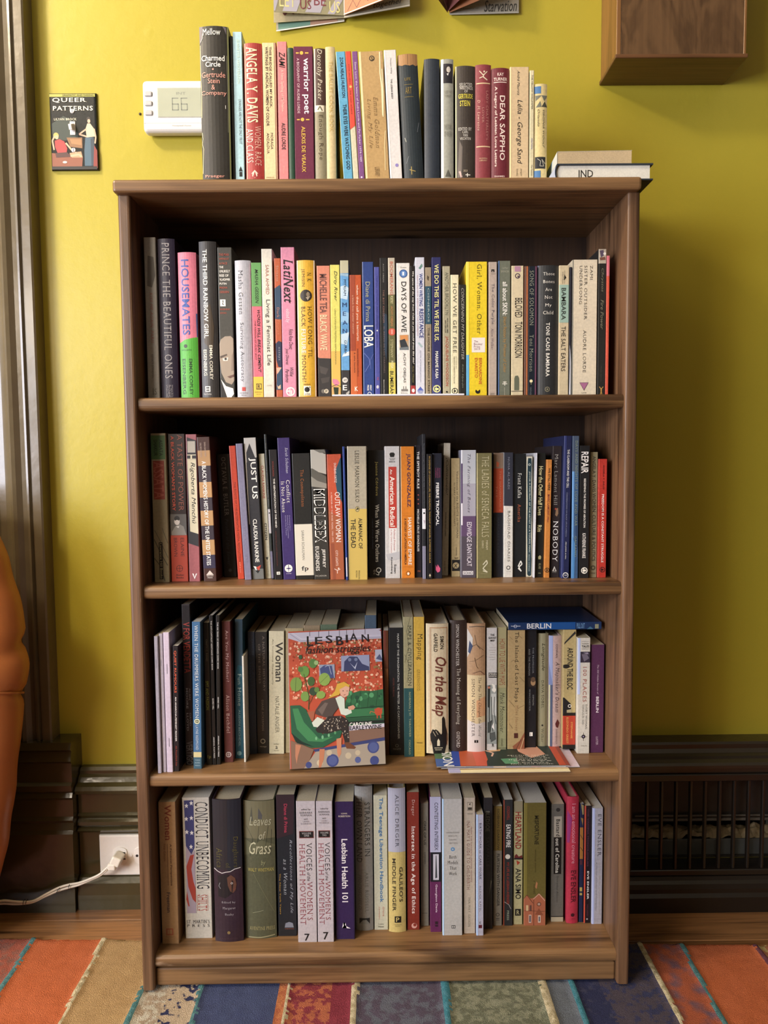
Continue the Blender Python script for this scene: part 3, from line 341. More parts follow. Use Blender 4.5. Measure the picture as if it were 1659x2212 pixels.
["A",0.0124,0.04,0.0107,0.2149,0.0,0,"6a6840","olive slim spine with orange and yellow parts, red oval",[["r",0,0.265,0,1,"bdb39c"],["r",0.759,1,0,1,"cfc04c"],["t","BOOMERANG",0.027,0.268,0.28,0.72,"c96a50","b"],["t","POETRY",0.274,0.331,0.3,0.7,"d8cf94","b"],["t","ACHY OBEJAS",0.348,0.495,0.25,0.68,"c08048","b"],["e",0.535,0.5,0.0264,"d5543c",1],["r",0.518,0.552,0.35,0.65,"e09080"],["t","STEPHANY",0.59,0.724,0.3,0.68,"b8b07c","b"],["t","POESIA",0.747,0.802,0.3,0.7,"e8e0a8","b"],["t","BUMERÁN",0.822,1.0,0.15,0.8,"161412","b"]]],
["A",0.0254,0.04,0.0207,0.2069,0.0,0,"e0ddd5","white paperback with black title Days of Awe and small car picture",[["t","Fiction",0.028,0.038,0.3,0.72,"6a6660","h"],["e",0.079,0.52,0.031,"2c5496",1],["e",0.079,0.52,0.0239,"5a86c4",1],["r",0.066,0.093,0.44,0.58,"dce6f0"],["t","DAYS OF AWE",0.14,0.519,0.35,0.72,"22201e",""],["r",0.54,0.654,0.2,0.88,"b99c78"],["p",[[0.25,0.546],[0.8,0.54],[0.85,0.582],[0.3,0.594]],"d58a48"],["p",[[0.2,0.582],[0.6,0.57],[0.85,0.63],[0.3,0.642]],"2c3238"],["p",[[0.2,0.636],[0.88,0.63],[0.88,0.654],[0.2,0.654]],"6a7478"],["t","ACHY OBEJAS",0.678,0.904,0.42,0.65,"3c3a38",""],["r",0.952,0.97,0.3,0.8,"7a7874"],["r",0.931,0.97,0.45,0.5,"7a7874"],["r",0.931,0.97,0.62,0.67,"7a7874"],["t","Ballantine",0.977,0.987,0.28,0.78,"6a6864","h"],["t","Books",0.993,0.999,0.38,0.7,"6a6864","h"]]],
["A",0.0469,0.04,0.0073,0.2024,0.0,0,"1e1a1b","very thin black spine with slanted white title and red foot",[["r",0.924,1,0,1,"a82a28"],["t","We came all the way from Cuba so you could dress like this?",0.042,0.756,0.35,0.75,"f2ede0","bi"],["t","Achy Obejas",0.768,0.902,0.3,0.65,"948c50","i"],["e",0.963,0.5,0.0147,"e8dcd8",0.8]]],
["A",0.0546,0.04,0.0144,0.2154,0.0,0,"ced0dc","tall pale lavender paperback with blue handwritten capitals",[["p",[[0.35,0.079],[0.7,0.045],[0.8,0.062],[0.55,0.085]],"5f8a80"],["t","WOMEN WRITING",0.116,0.351,0.42,0.78,"2c3f8a","b"],["t","RESISTANCE",0.371,0.582,0.42,0.85,"22307c","b"],["t","ESSAYS ON LATIN AMERICA AND THE CARIBBEAN",0.13,0.565,0.18,0.28,"b07a84",""],["p",[[0.2,0.617],[0.4,0.614],[0.8,0.645],[0.6,0.651]],"9ab4b8"],["t","EDITED BY JENNIFER BROWDY",0.674,0.908,0.42,0.58,"8a90a8",""],["p",[[0.15,0.966],[0.5,0.937],[0.85,0.966]],"4a5eb8"],["t","BEACON",0.969,0.977,0.2,0.8,"4a5eb8","hb"],["t","PRESS",0.98,0.987,0.28,0.72,"4a5eb8","hb"]]],
["A",0.0702,0.04,0.0095,0.2001,0.0,0,"9c8d74","thin tan spine with teal author band",[["r",0.147,0.441,0,1,"1c4a60"],["p",[[0.3,0.062],[0.6,0.074],[0.5,0.105],[0.3,0.093]],"4a4034"],["t","CISNEROS",0.16,0.426,0.35,0.65,"a8b4b0",""],["t","THE HOUSE ON MANGO STREET",0.469,0.994,0.35,0.65,"3c3428","b"]]],
["A",0.0804,0.04,0.0142,0.2154,0.0,0,"2d2f63","navy paperback with bold yellow capitals, We Do This ’Til We Free Us",[["t","WE DO THIS ’TIL WE FREE US.",0.051,0.609,0.28,0.75,"eee68c","b"],["t","MARIAME KABA",0.68,0.88,0.35,0.68,"f0eee0","b"],["p",[[0,0.8],[1,0.914],[1,1.0],[0,1.0]],"363a74"],["e",0.954,0.5,0.0274,"eee68c",1],["e",0.954,0.5,0.0206,"2d2f63",1],["r",0.931,0.977,0.38,0.46,"eee68c"],["r",0.949,0.963,0.3,0.7,"eee68c"]]],
["A",0.0972,0.04,0.0116,0.2017,0.0,0,"a8a184","khaki slim paperback with grey and red capitals",[["t","ANOTHER BROOKLYN",0.046,0.376,0.3,0.78,"77745c","b"],["t","NEW YORK TIMES",0.398,0.517,0.55,0.7,"161412","bi"],["t","BESTSELLER",0.416,0.514,0.3,0.43,"161412","bi"],["t","JACQUELINE WOODSON",0.541,0.93,0.28,0.75,"b3563c","b"],["p",[[0.4,0.969],[0.6,0.969],[0.7,0.982],[0.4,0.982]],"161412"],["t","amistad",0.985,0.991,0.2,0.8,"161412","h"]]],
["A",0.1095,0.04,0.0127,0.1885,0.0,0,"e2dab2","short cream paperback reading How We Get Free",[["t","HOW WE GET FREE",0.069,0.646,0.28,0.72,"403c34","s"],["t","EDITED BY",0.679,0.784,0.6,0.72,"8a8468",""],["t","KEEANGA-YAMAHTTA TAYLOR",0.679,0.905,0.35,0.48,"5a5444","b"],["e",0.967,0.5,0.0262,"161412",1],["e",0.967,0.5,0.0197,"e2dab2",1],["r",0.944,0.99,0.42,0.5,"161412"],["r",0.961,0.974,0.35,0.65,"161412"]]],
["A",0.1228,0.04,0.0106,0.1735,0.0,0,"262622","short black paperback with thin slanted grey title",[["t","CONCERNING MY DAUGHTER",0.032,0.664,0.32,0.72,"a8a49a","i"],["t","Kim Hye-jin",0.707,0.921,0.35,0.65,"7a8478","i"]]],
["A",0.134,0.04,0.0325,0.2082,0.0,0,"e6c81c","bright yellow thick paperback with prize sticker, Girl, Woman, Other",[["r",0,0.704,0,0.13,"eed844"],["r",0.687,1,0,0.13,"55a9d8"],["t","Girl, Woman, Other",0.019,0.533,0.48,0.73,"403618","s"],["r",0.56,0.669,0.26,0.9,"e6e0d6"],["t","The",0.58,0.595,0.36,0.56,"8a4458","h"],["t","Booker",0.599,0.616,0.36,0.78,"8a4458","h"],["t","Prize",0.62,0.635,0.36,0.66,"8a4458","h"],["t","2019",0.638,0.652,0.36,0.66,"8a4458","h"],["t","BERNARDINE",0.71,0.908,0.6,0.74,"cc5a20","b"],["t","EVARISTO",0.71,0.858,0.4,0.54,"cc5a20","b"],["e",0.959,0.55,0.0189,"161412",1],["p",[[0.42,0.941],[0.55,0.959],[0.68,0.941]],"e6c81c"]]],
["A",0.1689,0.04,0.0133,0.2077,0.0,0,"b3a294","dusty beige slim paperback reading The Color Purple",[["r",0,1,0.93,1,"37425f"],["r",0.055,0.075,0.3,0.65,"161412"],["r",0.065,0.075,0.42,0.53,"b3a294"],["t","FICTION",0.085,0.091,0.28,0.75,"4a443c","h"],["t","The Color Purple",0.16,0.459,0.25,0.65,"3c3850","s"],["t","Alice Walker",0.492,0.651,0.28,0.58,"6a5460","s"],["t","MARINER",0.974,0.98,0.2,0.7,"5a544c","h"],["t","BOOKS",0.984,0.99,0.2,0.7,"5a544c","h"]]],
["A",0.1839,0.04,0.0189,0.2092,0.0,0,"6a6f5f","grey-green paperback with blue left edge, white and ochre title",[["r",0,1,0,0.09,"31548a"],["t","CATSU/",0.047,0.061,0.3,0.8,"a8a894","h"],["t","SPENCER",0.071,0.085,0.22,0.88,"a8a894","h"],["t","all about SKIN:",0.153,0.399,0.35,0.75,"f0ece0","b"],["t","Short Fiction by Women of Color",0.409,0.822,0.35,0.68,"b8863c",""],["l",[[0.4,0.893],[0.7,0.893]],0.0065,"d8d4c4"],["l",[[0.35,0.906],[0.75,0.906]],0.0065,"d8d4c4"],["l",[[0.55,0.887],[0.55,0.919]],0.0065,"d8d4c4"],["t","wisconsin",0.932,0.994,0.5,0.6,"b8b4a0",""]]],
["A",0.2045,0.04,0.0187,0.2016,0.0,0,"d0c19c","cream paperback with tall condensed black title Beloved",[["p",[[0.25,0.003],[0.75,0.003],[0.75,0.044],[0.25,0.044]],"b0809a"],["e",0.077,0.5,0.0201,"3c2440",1],["e",0.077,0.5,0.0134,"d0c19c",1],["e",0.081,0.55,0.0067,"3c2440",1],["t","BELOVED",0.245,0.393,0.28,0.88,"221c18","n"],["t","TONI MORRISON",0.426,0.701,0.28,0.88,"221c18","n"],["p",[[0.25,0.953],[0.25,0.862],[0.32,0.842],[0.55,0.839],[0.65,0.862],[0.65,0.953]],"5f6450"],["r",0.958,0.962,0,1,"161412"]]],
["A",0.2249,0.04,0.0057,0.2008,0.0,0,"b9683f","thin copper and brown spine right of the cream paperback",[["r",0,1,0,0.4,"5a4034"]]],
["A",0.231,0.04,0.0133,0.2007,0.0,0,"17202c","dark navy slim paperback with plum stripe, Song of Solomon",[["r",0,1,0.78,1,"6a3c55"],["t","SONG OF SOLOMON",0.034,0.451,0.15,0.6,"9ca08c","s"],["t","Toni Morrison",0.525,0.808,0.15,0.58,"9ca08c","s"],["e",0.882,0.35,0.0121,"e8dca8",1],["e",0.904,0.35,0.0034,"c8b878",1],["t","VINTAGE",0.929,0.99,0.2,0.4,"6a7078",""]]],
["A",0.2458,0.04,0.0322,0.2022,0.0,1,"2a2c2e","charcoal hardcover, white words stacked, Those Bones Are Not My Child",[["r",0,1,0,0.04,"4a5a8c"],["t","Those",0.053,0.076,0.25,0.8,"f2ede0","hs"],["t","Bones",0.112,0.135,0.25,0.8,"f2ede0","hs"],["t","Are",0.172,0.195,0.35,0.67,"f2ede0","hs"],["t","Not",0.23,0.254,0.33,0.7,"f2ede0","hs"],["t","My",0.291,0.319,0.35,0.66,"f2ede0","hs"],["t","Child",0.347,0.372,0.26,0.76,"f2ede0","hs"],["t","TONI CADE BAMBARA",0.436,0.85,0.4,0.58,"f2ede0","sb"],["e",0.947,0.48,0.02,"77705a",1],["e",0.947,0.48,0.0134,"2a2c2e",1],["e",0.947,0.48,0.0053,"9a946a",1]]],
["A",0.2789,0.04,0.0155,0.2017,0.0,0,"c9b894","tan paperback with pale aqua author band, The Salt Eaters",[["r",0.147,0.435,0,1,"93b3a4"],["p",[[0.5,0.067],[0.7,0.094],[0.45,0.114]],"161412"],["r",0.04,0.14,0.52,0.54,"4a4438"],["t","VINTAGE",0.047,0.14,0.28,0.4,"6a6454",""],["t","BAMBARA",0.171,0.415,0.22,0.68,"2c302c","b"],["t","THE SALT EATERS",0.465,0.809,0.22,0.65,"2e2a24",""]]],
["A",0.2952,0.04,0.0035,0.199,0.0,0,"1e1e2c","thin dark glossy spine with white scuffs",[["p",[[0.2,0.603],[0.5,0.644],[0.9,0.746],[0.9,1.0],[0.1,1.0],[0.3,0.78]],"c4c8d0"]]],
["A",0.2996,0.04,0.0388,0.2102,0.0,0,"d8cbb0","wide cream paperback with pink inverted triangle, three-novel title",[["r",0,1,0,0.03,"5a5a50"],["t","ZAMI",0.043,0.147,0.7,0.8,"3c3834","s"],["t","SISTER OUTSIDER",0.043,0.439,0.47,0.58,"3c3834","s"],["t","UNDERSONG",0.043,0.324,0.27,0.38,"3c3834","s"],["t","AUDRE LORDE",0.513,0.827,0.44,0.56,"3c3834","s"],["p",[[0.31,0.901],[0.68,0.901],[0.5,0.962]],"4a3a48"],["p",[[0.33,0.904],[0.66,0.904],[0.5,0.955]],"a8648c"],["t","QPB",0.974,0.982,0.38,0.6,"6a645c","h"]]],
["A",0.34,0.04,0.0121,0.2261,0.0,0,"262522","black spine with a small picture at its head",[["r",0,0.097,0,1,"b4a894"],["p",[[0.1,0.011],[0.6,0.005],[0.7,0.04],[0.3,0.058]],"5a4a60"],["e",0.031,0.75,0.0095,"e8e0d4",1],["p",[[0.1,0.058],[0.8,0.052],[0.9,0.073],[0.2,0.076]],"7a4a3c"],["t","Chrystos",0.13,0.29,0.3,0.68,"7d7a62","i"],["t","Fire Power",0.343,0.545,0.3,0.7,"7d7a62","i"],["t","PRESS GANG",0.795,0.902,0.4,0.5,"5a584c",""],["l",[[0.25,0.938],[0.5,0.955],[0.75,0.938]],0.0048,"c09040"],["l",[[0.5,0.949],[0.5,0.967]],0.0083,"c09040"],["l",[[0.38,0.997],[0.5,0.967],[0.62,0.997]],0.0048,"c09040"]]],
["A",0.3527,0.04,0.0047,0.216,0.0,0,"d9533c","thin orange-red booklet against the right side",[["r",0,0.144,0,1,"d96a78"]]],
["B",-0.3655,0.0472,0.0239,0.2378,0.0,0,"8b8064","grey-veined spine with green and red labels, leftmost",[["r",0.014,0.173,0.02,0.95,"3c6638"],["r",0.183,0.441,0.12,0.85,"8e3328"],["t","ASSATA",0.042,0.151,0.56,0.8,"16301a","b"],["t","SHAKUR",0.042,0.151,0.2,0.44,"16301a","b"],["t","ASSATA",0.189,0.436,0.15,0.8,"a85444","b"],["l",[[0.05,0.709],[0.5,0.81],[0.9,0.886]],0.0051,"4a4a3c"],["l",[[0.1,0.649],[0.4,0.709],[0.95,0.836]],0.004,"5a584a"],["l",[[0.02,0.836],[0.4,0.886],[0.7,0.992]],0.0051,"4a4a3c"],["l",[[0.6,0.633],[0.95,0.735]],0.0035,"5a584a"],["r",0.73,0.98,0.35,0.6,"161412"],["t","Lawrence Hill Books",0.737,0.975,0.4,0.56,"a89c74",""]]],
["B",-0.3401,0.0531,0.0272,0.2369,0.0,0,"2e1e1a","dark brown spine, photo of a woman, red-orange foot",[["r",0.541,0.684,0,0.98,"5c5854"],["p",[[0.1,0.661],[0.3,0.625],[0.5,0.605],[0.8,0.625],[0.95,0.684],[0.1,0.684]],"8c8880"],["e",0.592,0.42,0.0224,"cfc8c0",0.85],["e",0.571,0.42,0.0184,"2a2624",1],["e",0.597,0.42,0.0173,"d8d0c8",0.85],["p",[[0.35,0.625],[0.5,0.635],[0.55,0.622]],"e8e4dc"],["r",0.685,1,0,1,"b83c22"],["t","A TASTE OF POWER",0.005,0.518,0.55,0.85,"96503c",""],["t","A BLACK WOMAN’S STORY",0.013,0.518,0.18,0.36,"d0482c","b"],["t","ELAINE",0.702,0.829,0.6,0.8,"5c1a12",""],["t","BROWN",0.702,0.829,0.2,0.4,"5c1a12",""],["e",0.911,0.5,0.0224,"3c120c",1],["e",0.911,0.5,0.0194,"b83c22",1],["l",[[0.5,0.89],[0.5,0.931]],0.0031,"3c120c"],["l",[[0.32,0.911],[0.68,0.911]],0.0031,"3c120c"],["t","Anchor",0.949,0.962,0.28,0.75,"3c120c","hb"],["t","Books",0.967,0.98,0.3,0.72,"3c120c","hb"]]],
["B",-0.3111,0.0517,0.0174,0.236,0.0,0,"a85c60","rose spine with white panel and handwritten name",[["p",[[0.05,0.003],[0.95,0.0],[0.95,0.036],[0.4,0.02]],"a85c60"],["p",[[0.1,0.02],[0.95,0.041],[0.95,0.762],[0.0,0.737]],"2c2a2c"],["r",0.046,0.123,0.15,0.85,"b8b09c"],["p",[[0.1,0.171],[0.9,0.171],[0.95,0.675],[0.2,0.657]],"d6cca8"],["r",0.136,0.142,0.1,0.9,"d6cca8"],["r",0.164,0.17,0.1,0.9,"d6cca8"],["r",0.136,0.17,0.4,0.55,"d6cca8"],["t","Rigoberta Menchú",0.189,0.604,0.3,0.78,"161412","i"],["p",[[0.28,0.946],[0.42,0.946],[0.5,0.972],[0.62,0.946],[0.74,0.946],[0.5,0.985]],"efe4e0"]]],
["B",-0.2872,0.0501,0.0203,0.2313,-1.49,0,"4a2c24","brown spine with tan squares and white capitals, Black Women’s History",[["r",0.092,0.197,0,1,"b98a54"],["r",0.309,0.416,0,1,"b98a54"],["r",0.507,0.611,0,1,"b98a54"],["r",0.71,0.815,0,1,"b98a54"],["r",0.197,0.309,0,1,"30222c"],["r",0.416,0.507,0,1,"30222c"],["r",0.611,0.71,0,1,"30222c"],["r",0.815,0.909,0,1,"2c2440"],["t","A BLACK WOMEN’S HISTORY OF THE UNITED STATES",0.165,0.888,0.3,0.62,"f5efe6","b"],["t","DAINA RAMEY BERRY",0.035,0.137,0.55,0.68,"b89c88","b"],["t","KALI NICOLE GROSS",0.04,0.137,0.22,0.36,"b89c88","b"],["p",[[0.2,0.956],[0.5,0.924],[0.8,0.956]],"d8c8bc"],["t","BEACON",0.958,0.966,0.25,0.75,"d8c8bc","hb"],["t","PRESS",0.971,0.979,0.3,0.7,"d8c8bc","hb"]]],
["B",-0.2634,0.0914,0.0213,0.2044,-2.34,0,"14171b","short glossy black paperback with creased spine and grey capitals",[["t","OCTAVIA E. BUTLER",0.024,0.498,0.35,0.68,"8f928c","s"],["t","Parable of the Sower",0.523,0.902,0.35,0.6,"3c4654","is"],["e",0.945,0.5,0.0135,"4a5058",1]]],
["B",-0.2364,0.0703,0.0104,0.2177,-2.69,0,"c93d20","thin vermilion paperback with dark red outlined lettering",[["t","THE ROOTS OF THE ALTERNATIVE MEDIA REVOLUTION",0.27,0.867,0.35,0.65,"7c2418",""],["t","KIM & CO",0.873,0.952,0.4,0.55,"e8a890",""]]],
["B",-0.2237,0.0618,0.0109,0.2209,-2.68,0,"7d7a94","thin lavender grey paperback, lettering nearly invisible",[["t","WRITING IN THE DARK",0.153,0.484,0.35,0.6,"8c8aa4",""],["t","OTHER VOICES",0.605,0.87,0.35,0.6,"8c8aa4",""]]],
["B",-0.2125,0.0663,0.0196,0.2301,-2.32,0,"303034","tall dark spine with white top and arrow, reading Just Us",[["p",[[0,0.0],[1,0.0],[1,0.14],[0.85,0.14],[0.45,0.039],[0.15,0.103],[0.15,0.172],[0,0.172]],"bdb9ae"],["p",[[0,0.172],[0.12,0.172],[0.08,0.608],[0,0.608]],"bdb9ae"],["r",0.927,1,0,1,"6a6c68"],["t","JUST US",0.14,0.43,0.3,0.88,"f2ede0","b"],["t","CLAUDIA RANKINE",0.573,0.879,0.35,0.68,"f2ede0","b"],["p",[[0.15,0.905],[0.4,0.911],[0.4,0.943]],"f2ede0"],["p",[[0.4,0.916],[0.8,0.9],[0.6,0.943]],"c8402c"],["p",[[0.3,0.937],[0.7,0.937],[0.5,0.959]],"161412"]]],
["B",-0.1925,0.0732,0.01,0.2045,-2.06,0,"c6c0a6","thin cream paperback with red author and black title Citizen",[["t","CLAUDIA RANKINE",0.094,0.356,0.35,0.72,"b0482c","b"],["t","CITIZEN",0.553,0.688,0.35,0.75,"2c2a28","b"],["p",[[0.3,0.828],[0.7,0.828],[0.5,0.853]],"161412"],["t","Graywolf Press",0.863,0.978,0.35,0.6,"7a7460",""]]],
["B",-0.1809,0.0646,0.0042,0.2356,-1.93,0,"262a26","tall thin dark booklet with white lower cover patch",[["t","The Revolutionary Woman: a family guide",0.059,0.497,0.3,0.6,"8c8c84",""],["r",0.513,0.68,0,1,"b4b0b4"],["e",0.54,0.5,0.0048,"161412",1],["r",0.804,0.992,0,1,"6c6880"]]],
["B",-0.1755,0.0616,0.0132,0.2108,-1.58,0,"1c181a","black slim paperback reading The Gentrification of the Mind",[["t","SCHULMAN",0.089,0.203,0.35,0.55,"8c3428","b"],["t","THE GENTRIFICATION OF THE MIND",0.221,0.599,0.4,0.6,"f2ede0","b"],["t","WITNESS TO A LOST IMAGINATION",0.623,0.893,0.35,0.5,"6c2c24",""],["r",0.94,0.962,0.3,0.72,"f2ede0"],["r",0.945,0.957,0.38,0.64,"161412"],["t","B",0.942,0.96,0.42,0.6,"f2ede0","hb"]]],
["B",-0.1607,0.0605,0.0198,0.2294,-1.6,0,"3c2c6a","purple paperback reading Conflict Is Not Abuse",[["t","Sarah Schulman",0.07,0.247,0.6,0.82,"e0dcec","is"],["t","Conflict",0.296,0.456,0.56,0.86,"f2ede0","s"],["t","Is Not Abuse",0.305,0.522,0.15,0.42,"f2ede0","s"],["t","Overstating Harm,",0.544,0.657,0.66,0.76,"a8a0cc",""],["t","Community Responsibility,",0.544,0.709,0.5,0.6,"a8a0cc",""],["t","and the Duty of Repair",0.544,0.687,0.34,0.44,"a8a0cc",""],["e",0.921,0.45,0.0275,"f2ede0",1],["p",[[0.2,0.921],[0.45,0.916],[0.72,0.921],[0.45,0.928]],"3c2c6a"],["p",[[0.42,0.896],[0.48,0.896],[0.47,0.946],[0.43,0.946]],"3c2c6a"],["t","arsenal",0.954,0.961,0.25,0.65,"e0dcec","h"]]],
["B",-0.1403,0.0614,0.0293,0.2043,-1.18,0,"22221f","black over white hardcover with orange blackletter title",[["r",0.56,0.969,0,1,"d6d0bd"],["t","The Cosmopolitans",0.129,0.42,0.38,0.62,"b4622a","s"],["t","SARAH SCHULMAN",0.609,0.845,0.38,0.52,"6a675c",""],["t","fp",0.895,0.941,0.3,0.7,"2c2624","hsb"],["e",0.916,0.66,0.0062,"a84030",1]]],
["B",-0.1106,0.0598,0.025,0.2101,-1.02,0,"35342f","silver grey photo spine with outlined white title Middlesex",[["p",[[0,0.0],[0.3,0.0],[0.9,0.034],[1,0.034],[1,0.0],[1,0.191],[0.5,0.173],[0.1,0.143],[0,0.143]],"b2afa2"],["p",[[0,0.143],[0.1,0.143],[0.5,0.173],[1,0.209],[1,0.263],[0.4,0.239],[0,0.203]],"5a584e"],["p",[[0,0.203],[0.4,0.239],[1,0.263],[1,0.299],[0,0.281]],"8c897c"],["p",[[0.2,0.0],[0.9,0.0],[1,0.028],[0.6,0.025]],"6c6a60"],["t","MIDDLESEX",0.302,0.714,0.12,0.86,"f0ede4","b"],["t","MIDDLESEX",0.308,0.708,0.2,0.78,"35342f",""],["t","JEFFREY",0.765,0.91,0.52,0.76,"e8e4d8","b"],["t","EUGENIDES",0.744,0.934,0.12,0.36,"e8e4d8","b"],["t","PICADOR",0.968,0.978,0.08,0.8,"c8c4b8","h"]]],
["B",-0.0842,0.0543,0.0228,0.2025,-0.98,0,"c44f30","orange-red paperback with teal curve, Outlaw Woman",[["p",[[0.92,0.036],[0.6,0.123],[0.55,0.21],[0.65,0.303],[0.98,0.384],[1,0.384],[1,0.024]],"1c4a5c"],["p",[[0,0.434],[0.3,0.471],[1,0.521],[1,1.0],[0,1.0]],"a8552f"],["p",[[0.1,0.708],[0.35,0.708],[0.4,1.0],[0.2,1.0]],"94472a"],["t","DUNBAR-ORTIZ",0.07,0.226,0.48,0.64,"f0d8cc",""],["t","OUTLAW WOMAN",0.3,0.698,0.48,0.84,"f8e8dc",""],["t","A MEMOIR OF THE WAR YEARS, 1960–1975",0.3,0.698,0.18,0.3,"f0c8b8",""],["t","CITY LIGHTS",0.764,0.888,0.42,0.58,"f0d8cc",""],["e",0.91,0.6,0.0062,"f0d8cc",1],["l",[[0.3,0.913],[0.5,0.925],[0.72,0.916]],0.0044,"f0d8cc"],["l",[[0.5,0.925],[0.5,0.95]],0.005,"f0d8cc"]]],
["B",-0.059,0.0494,0.0036,0.2146,-0.9,0,"24408f","thin royal blue spine beside the grey and yellow one",[["r",0.828,0.974,0.2,0.7,"d0d0d4"]]],
["B",-0.055,0.0522,0.0308,0.2149,0.0,0,"aaa18a","wide grey-beige over yellow paperback, Almanac of the Dead",[["r",0.466,1,0,1,"c9ac50"],["r",0,1,0,0.04,"d8d2bc"],["t","LESLIE MARMON SILKO",0.032,0.415,0.4,0.6,"3a3628","s"],["e",0.468,0.5,0.0211,"3a3628",0.75],["e",0.468,0.5,0.0175,"bfae70",0.75],["p",[[0.42,0.477],[0.5,0.453],[0.6,0.468]],"3a3628"],["t","ALMANAC OF",0.535,0.766,0.55,0.75,"2c2618","b"],["t","THE DEAD",0.541,0.76,0.15,0.4,"2c2618","b"],["t","PENGUIN",0.93,0.994,0.52,0.6,"5c5028","b"],["t","FICTION",0.93,0.982,0.38,0.46,"5c5028","b"]]],
["B",-0.0224,0.0745,0.0267,0.2087,0.0,0,"17181c","thick black paperback, yellow author and white title",[["t","Jeanne Córdova",0.089,0.356,0.42,0.62,"a89c50","sb"],["t","When We Were Outlaws",0.423,0.877,0.42,0.66,"d4d4cc","sb"],["t","a memoir of love & revolution",0.534,0.773,0.22,0.3,"5a6478","i"],["e",0.942,0.6,0.0209,"d4d4cc",1],["e",0.942,0.6,0.0147,"17181c",1],["l",[[0.62,0.957],[0.6,0.982],[0.45,0.975]],0.0055,"d4d4cc"],["t","oi",0.939,0.975,0.28,0.45,"d4d4cc","s"]]],
["B",0.0048,0.0638,0.0242,0.2147,0.0,0,"c4c2c0","white paperback with red title panel, An American Radical",[["r",0.154,0.617,0.25,0.78,"bd3326"],["r",0.617,0.817,0.28,0.78,"dcdad8"],["p",[[0,0.817],[1,0.794],[1,0.851],[0.2,0.862]],"b4b4b8"],["p",[[0.4,0.047],[0.6,0.047],[0.68,0.059],[0.62,0.081],[0.38,0.081],[0.32,0.059]],"161412"],["t","CITADEL",0.088,0.095,0.3,0.72,"5a5654","h"],["t","PRESS",0.099,0.105,0.35,0.65,"161412","hb"],["t","MEMOIR",0.113,0.12,0.3,0.7,"161412","hb"],["t","An",0.173,0.21,0.36,0.5,"f2ede0","b"],["t","American Radical",0.227,0.606,0.34,0.66,"f2ede0","b"],["t","Political Prisoner",0.628,0.791,0.56,0.68,"b04440",""],["t","in My Own Country",0.628,0.805,0.34,0.46,"b04440",""],["t","Susan",0.893,0.962,0.58,0.72,"161412","b"],["t","Rosenberg",0.839,0.965,0.34,0.48,"161412","b"]]],
["B",0.0304,0.0654,0.0222,0.2142,0.0,0,"d97a1c","bright orange paperback with purple capitals",[["r",0,1,0,0.04,"f0d8b0"],["t","JUAN GONZALEZ",0.054,0.458,0.4,0.72,"46264c","b"],["l",[[0.15,0.523],[0.9,0.526]],0.0023,"b86418"],["t","HARVEST OF EMPIRE",0.538,0.901,0.52,0.78,"f6e2cc","b"],["t","A HISTORY OF LATINOS IN AMERICA",0.543,0.898,0.24,0.4,"4c2418","b"],["e",0.964,0.52,0.0183,"161412",0.9],["e",0.964,0.52,0.0149,"d97a1c",0.9],["e",0.967,0.52,0.0103,"f2ede0",0.7],["l",[[0.15,0.912],[0.9,0.915]],0.0023,"b86418"]]],
["B",0.0539,0.0706,0.0104,0.2159,0.0,0,"221e26","slim black paperback, white capitals with red stars",[["t","THE SPITBOY RULE",0.046,0.325,0.32,0.68,"f0eee8","b"],["e",0.373,0.5,0.0051,"b85448",1],["e",0.407,0.5,0.0051,"b85448",1],["e",0.44,0.5,0.0051,"b85448",1],["t","MICHELLE CRUZ GONZALES",0.481,0.801,0.3,0.62,"f0eee8","b"],["t","PM",0.946,0.96,0.35,0.75,"a85438","hb"]]],
["B",0.0647,0.0545,0.0058,0.2334,0.0,0,"24262c","tallest thin dark booklet with white lower patch and black dot",[["t","The Criminal Stranger Handbook: A Family Guide to Nonviolent Survival",0.062,0.506,0.35,0.65,"848892",""],["r",0.512,0.652,0,1,"dcdce4"],["e",0.543,0.5,0.0062,"161412",1],["p",[[0.3,0.59],[0.8,0.595],[0.6,0.621]],"b4a4b4"],["r",0.771,1,0,1,"7c7c94"]]],
["B",0.0719,0.0525,0.0089,0.2016,0.0,0,"18171a","narrow black spine with tiny gold capitals running its length",[["t","IN DEFENSE OF COMMON LIFE: THE POLITICAL THOUGHT OF RAQUEL GUTIERREZ AGUILAR",0.018,0.872,0.32,0.65,"a8863c","b"],["p",[[0.3,0.975],[0.5,0.957],[0.7,0.975]],"d8c8a0"],["l",[[0.5,0.957],[0.5,0.987]],0.0036,"d8c8a0"]]],
["B",0.0817,0.0572,0.0148,0.2028,0.0,0,"1d202e","dark navy paperback reading Fiebre Tropical with pink flame",[["t","JULIANA",0.117,0.195,0.72,0.82,"a83c6c","b"],["t","DELGADO",0.117,0.195,0.52,0.62,"a83c6c","b"],["t","LOPERA",0.117,0.195,0.3,0.4,"a83c6c","b"],["t","FIEBRE TROPICAL",0.234,0.574,0.35,0.68,"f2f0ec","b"],["p",[[0.3,0.931],[0.3,0.889],[0.45,0.913],[0.5,0.886],[0.8,0.919],[0.75,0.943],[0.5,0.952]],"d8527c"]]],
["B",0.0983,0.0879,0.0108,0.2196,1.21,0,"c6c0b0","tall off-white slim paperback with black script title",[["t","¡Cuéntamelo!",0.111,0.389,0.3,0.72,"161412","i"],["t","JULIANA DELGADO LOPERA",0.52,0.702,0.32,0.55,"2c2a28","b"],["t","aunt lute",0.889,0.963,0.38,0.58,"3c3a34","i"]]],
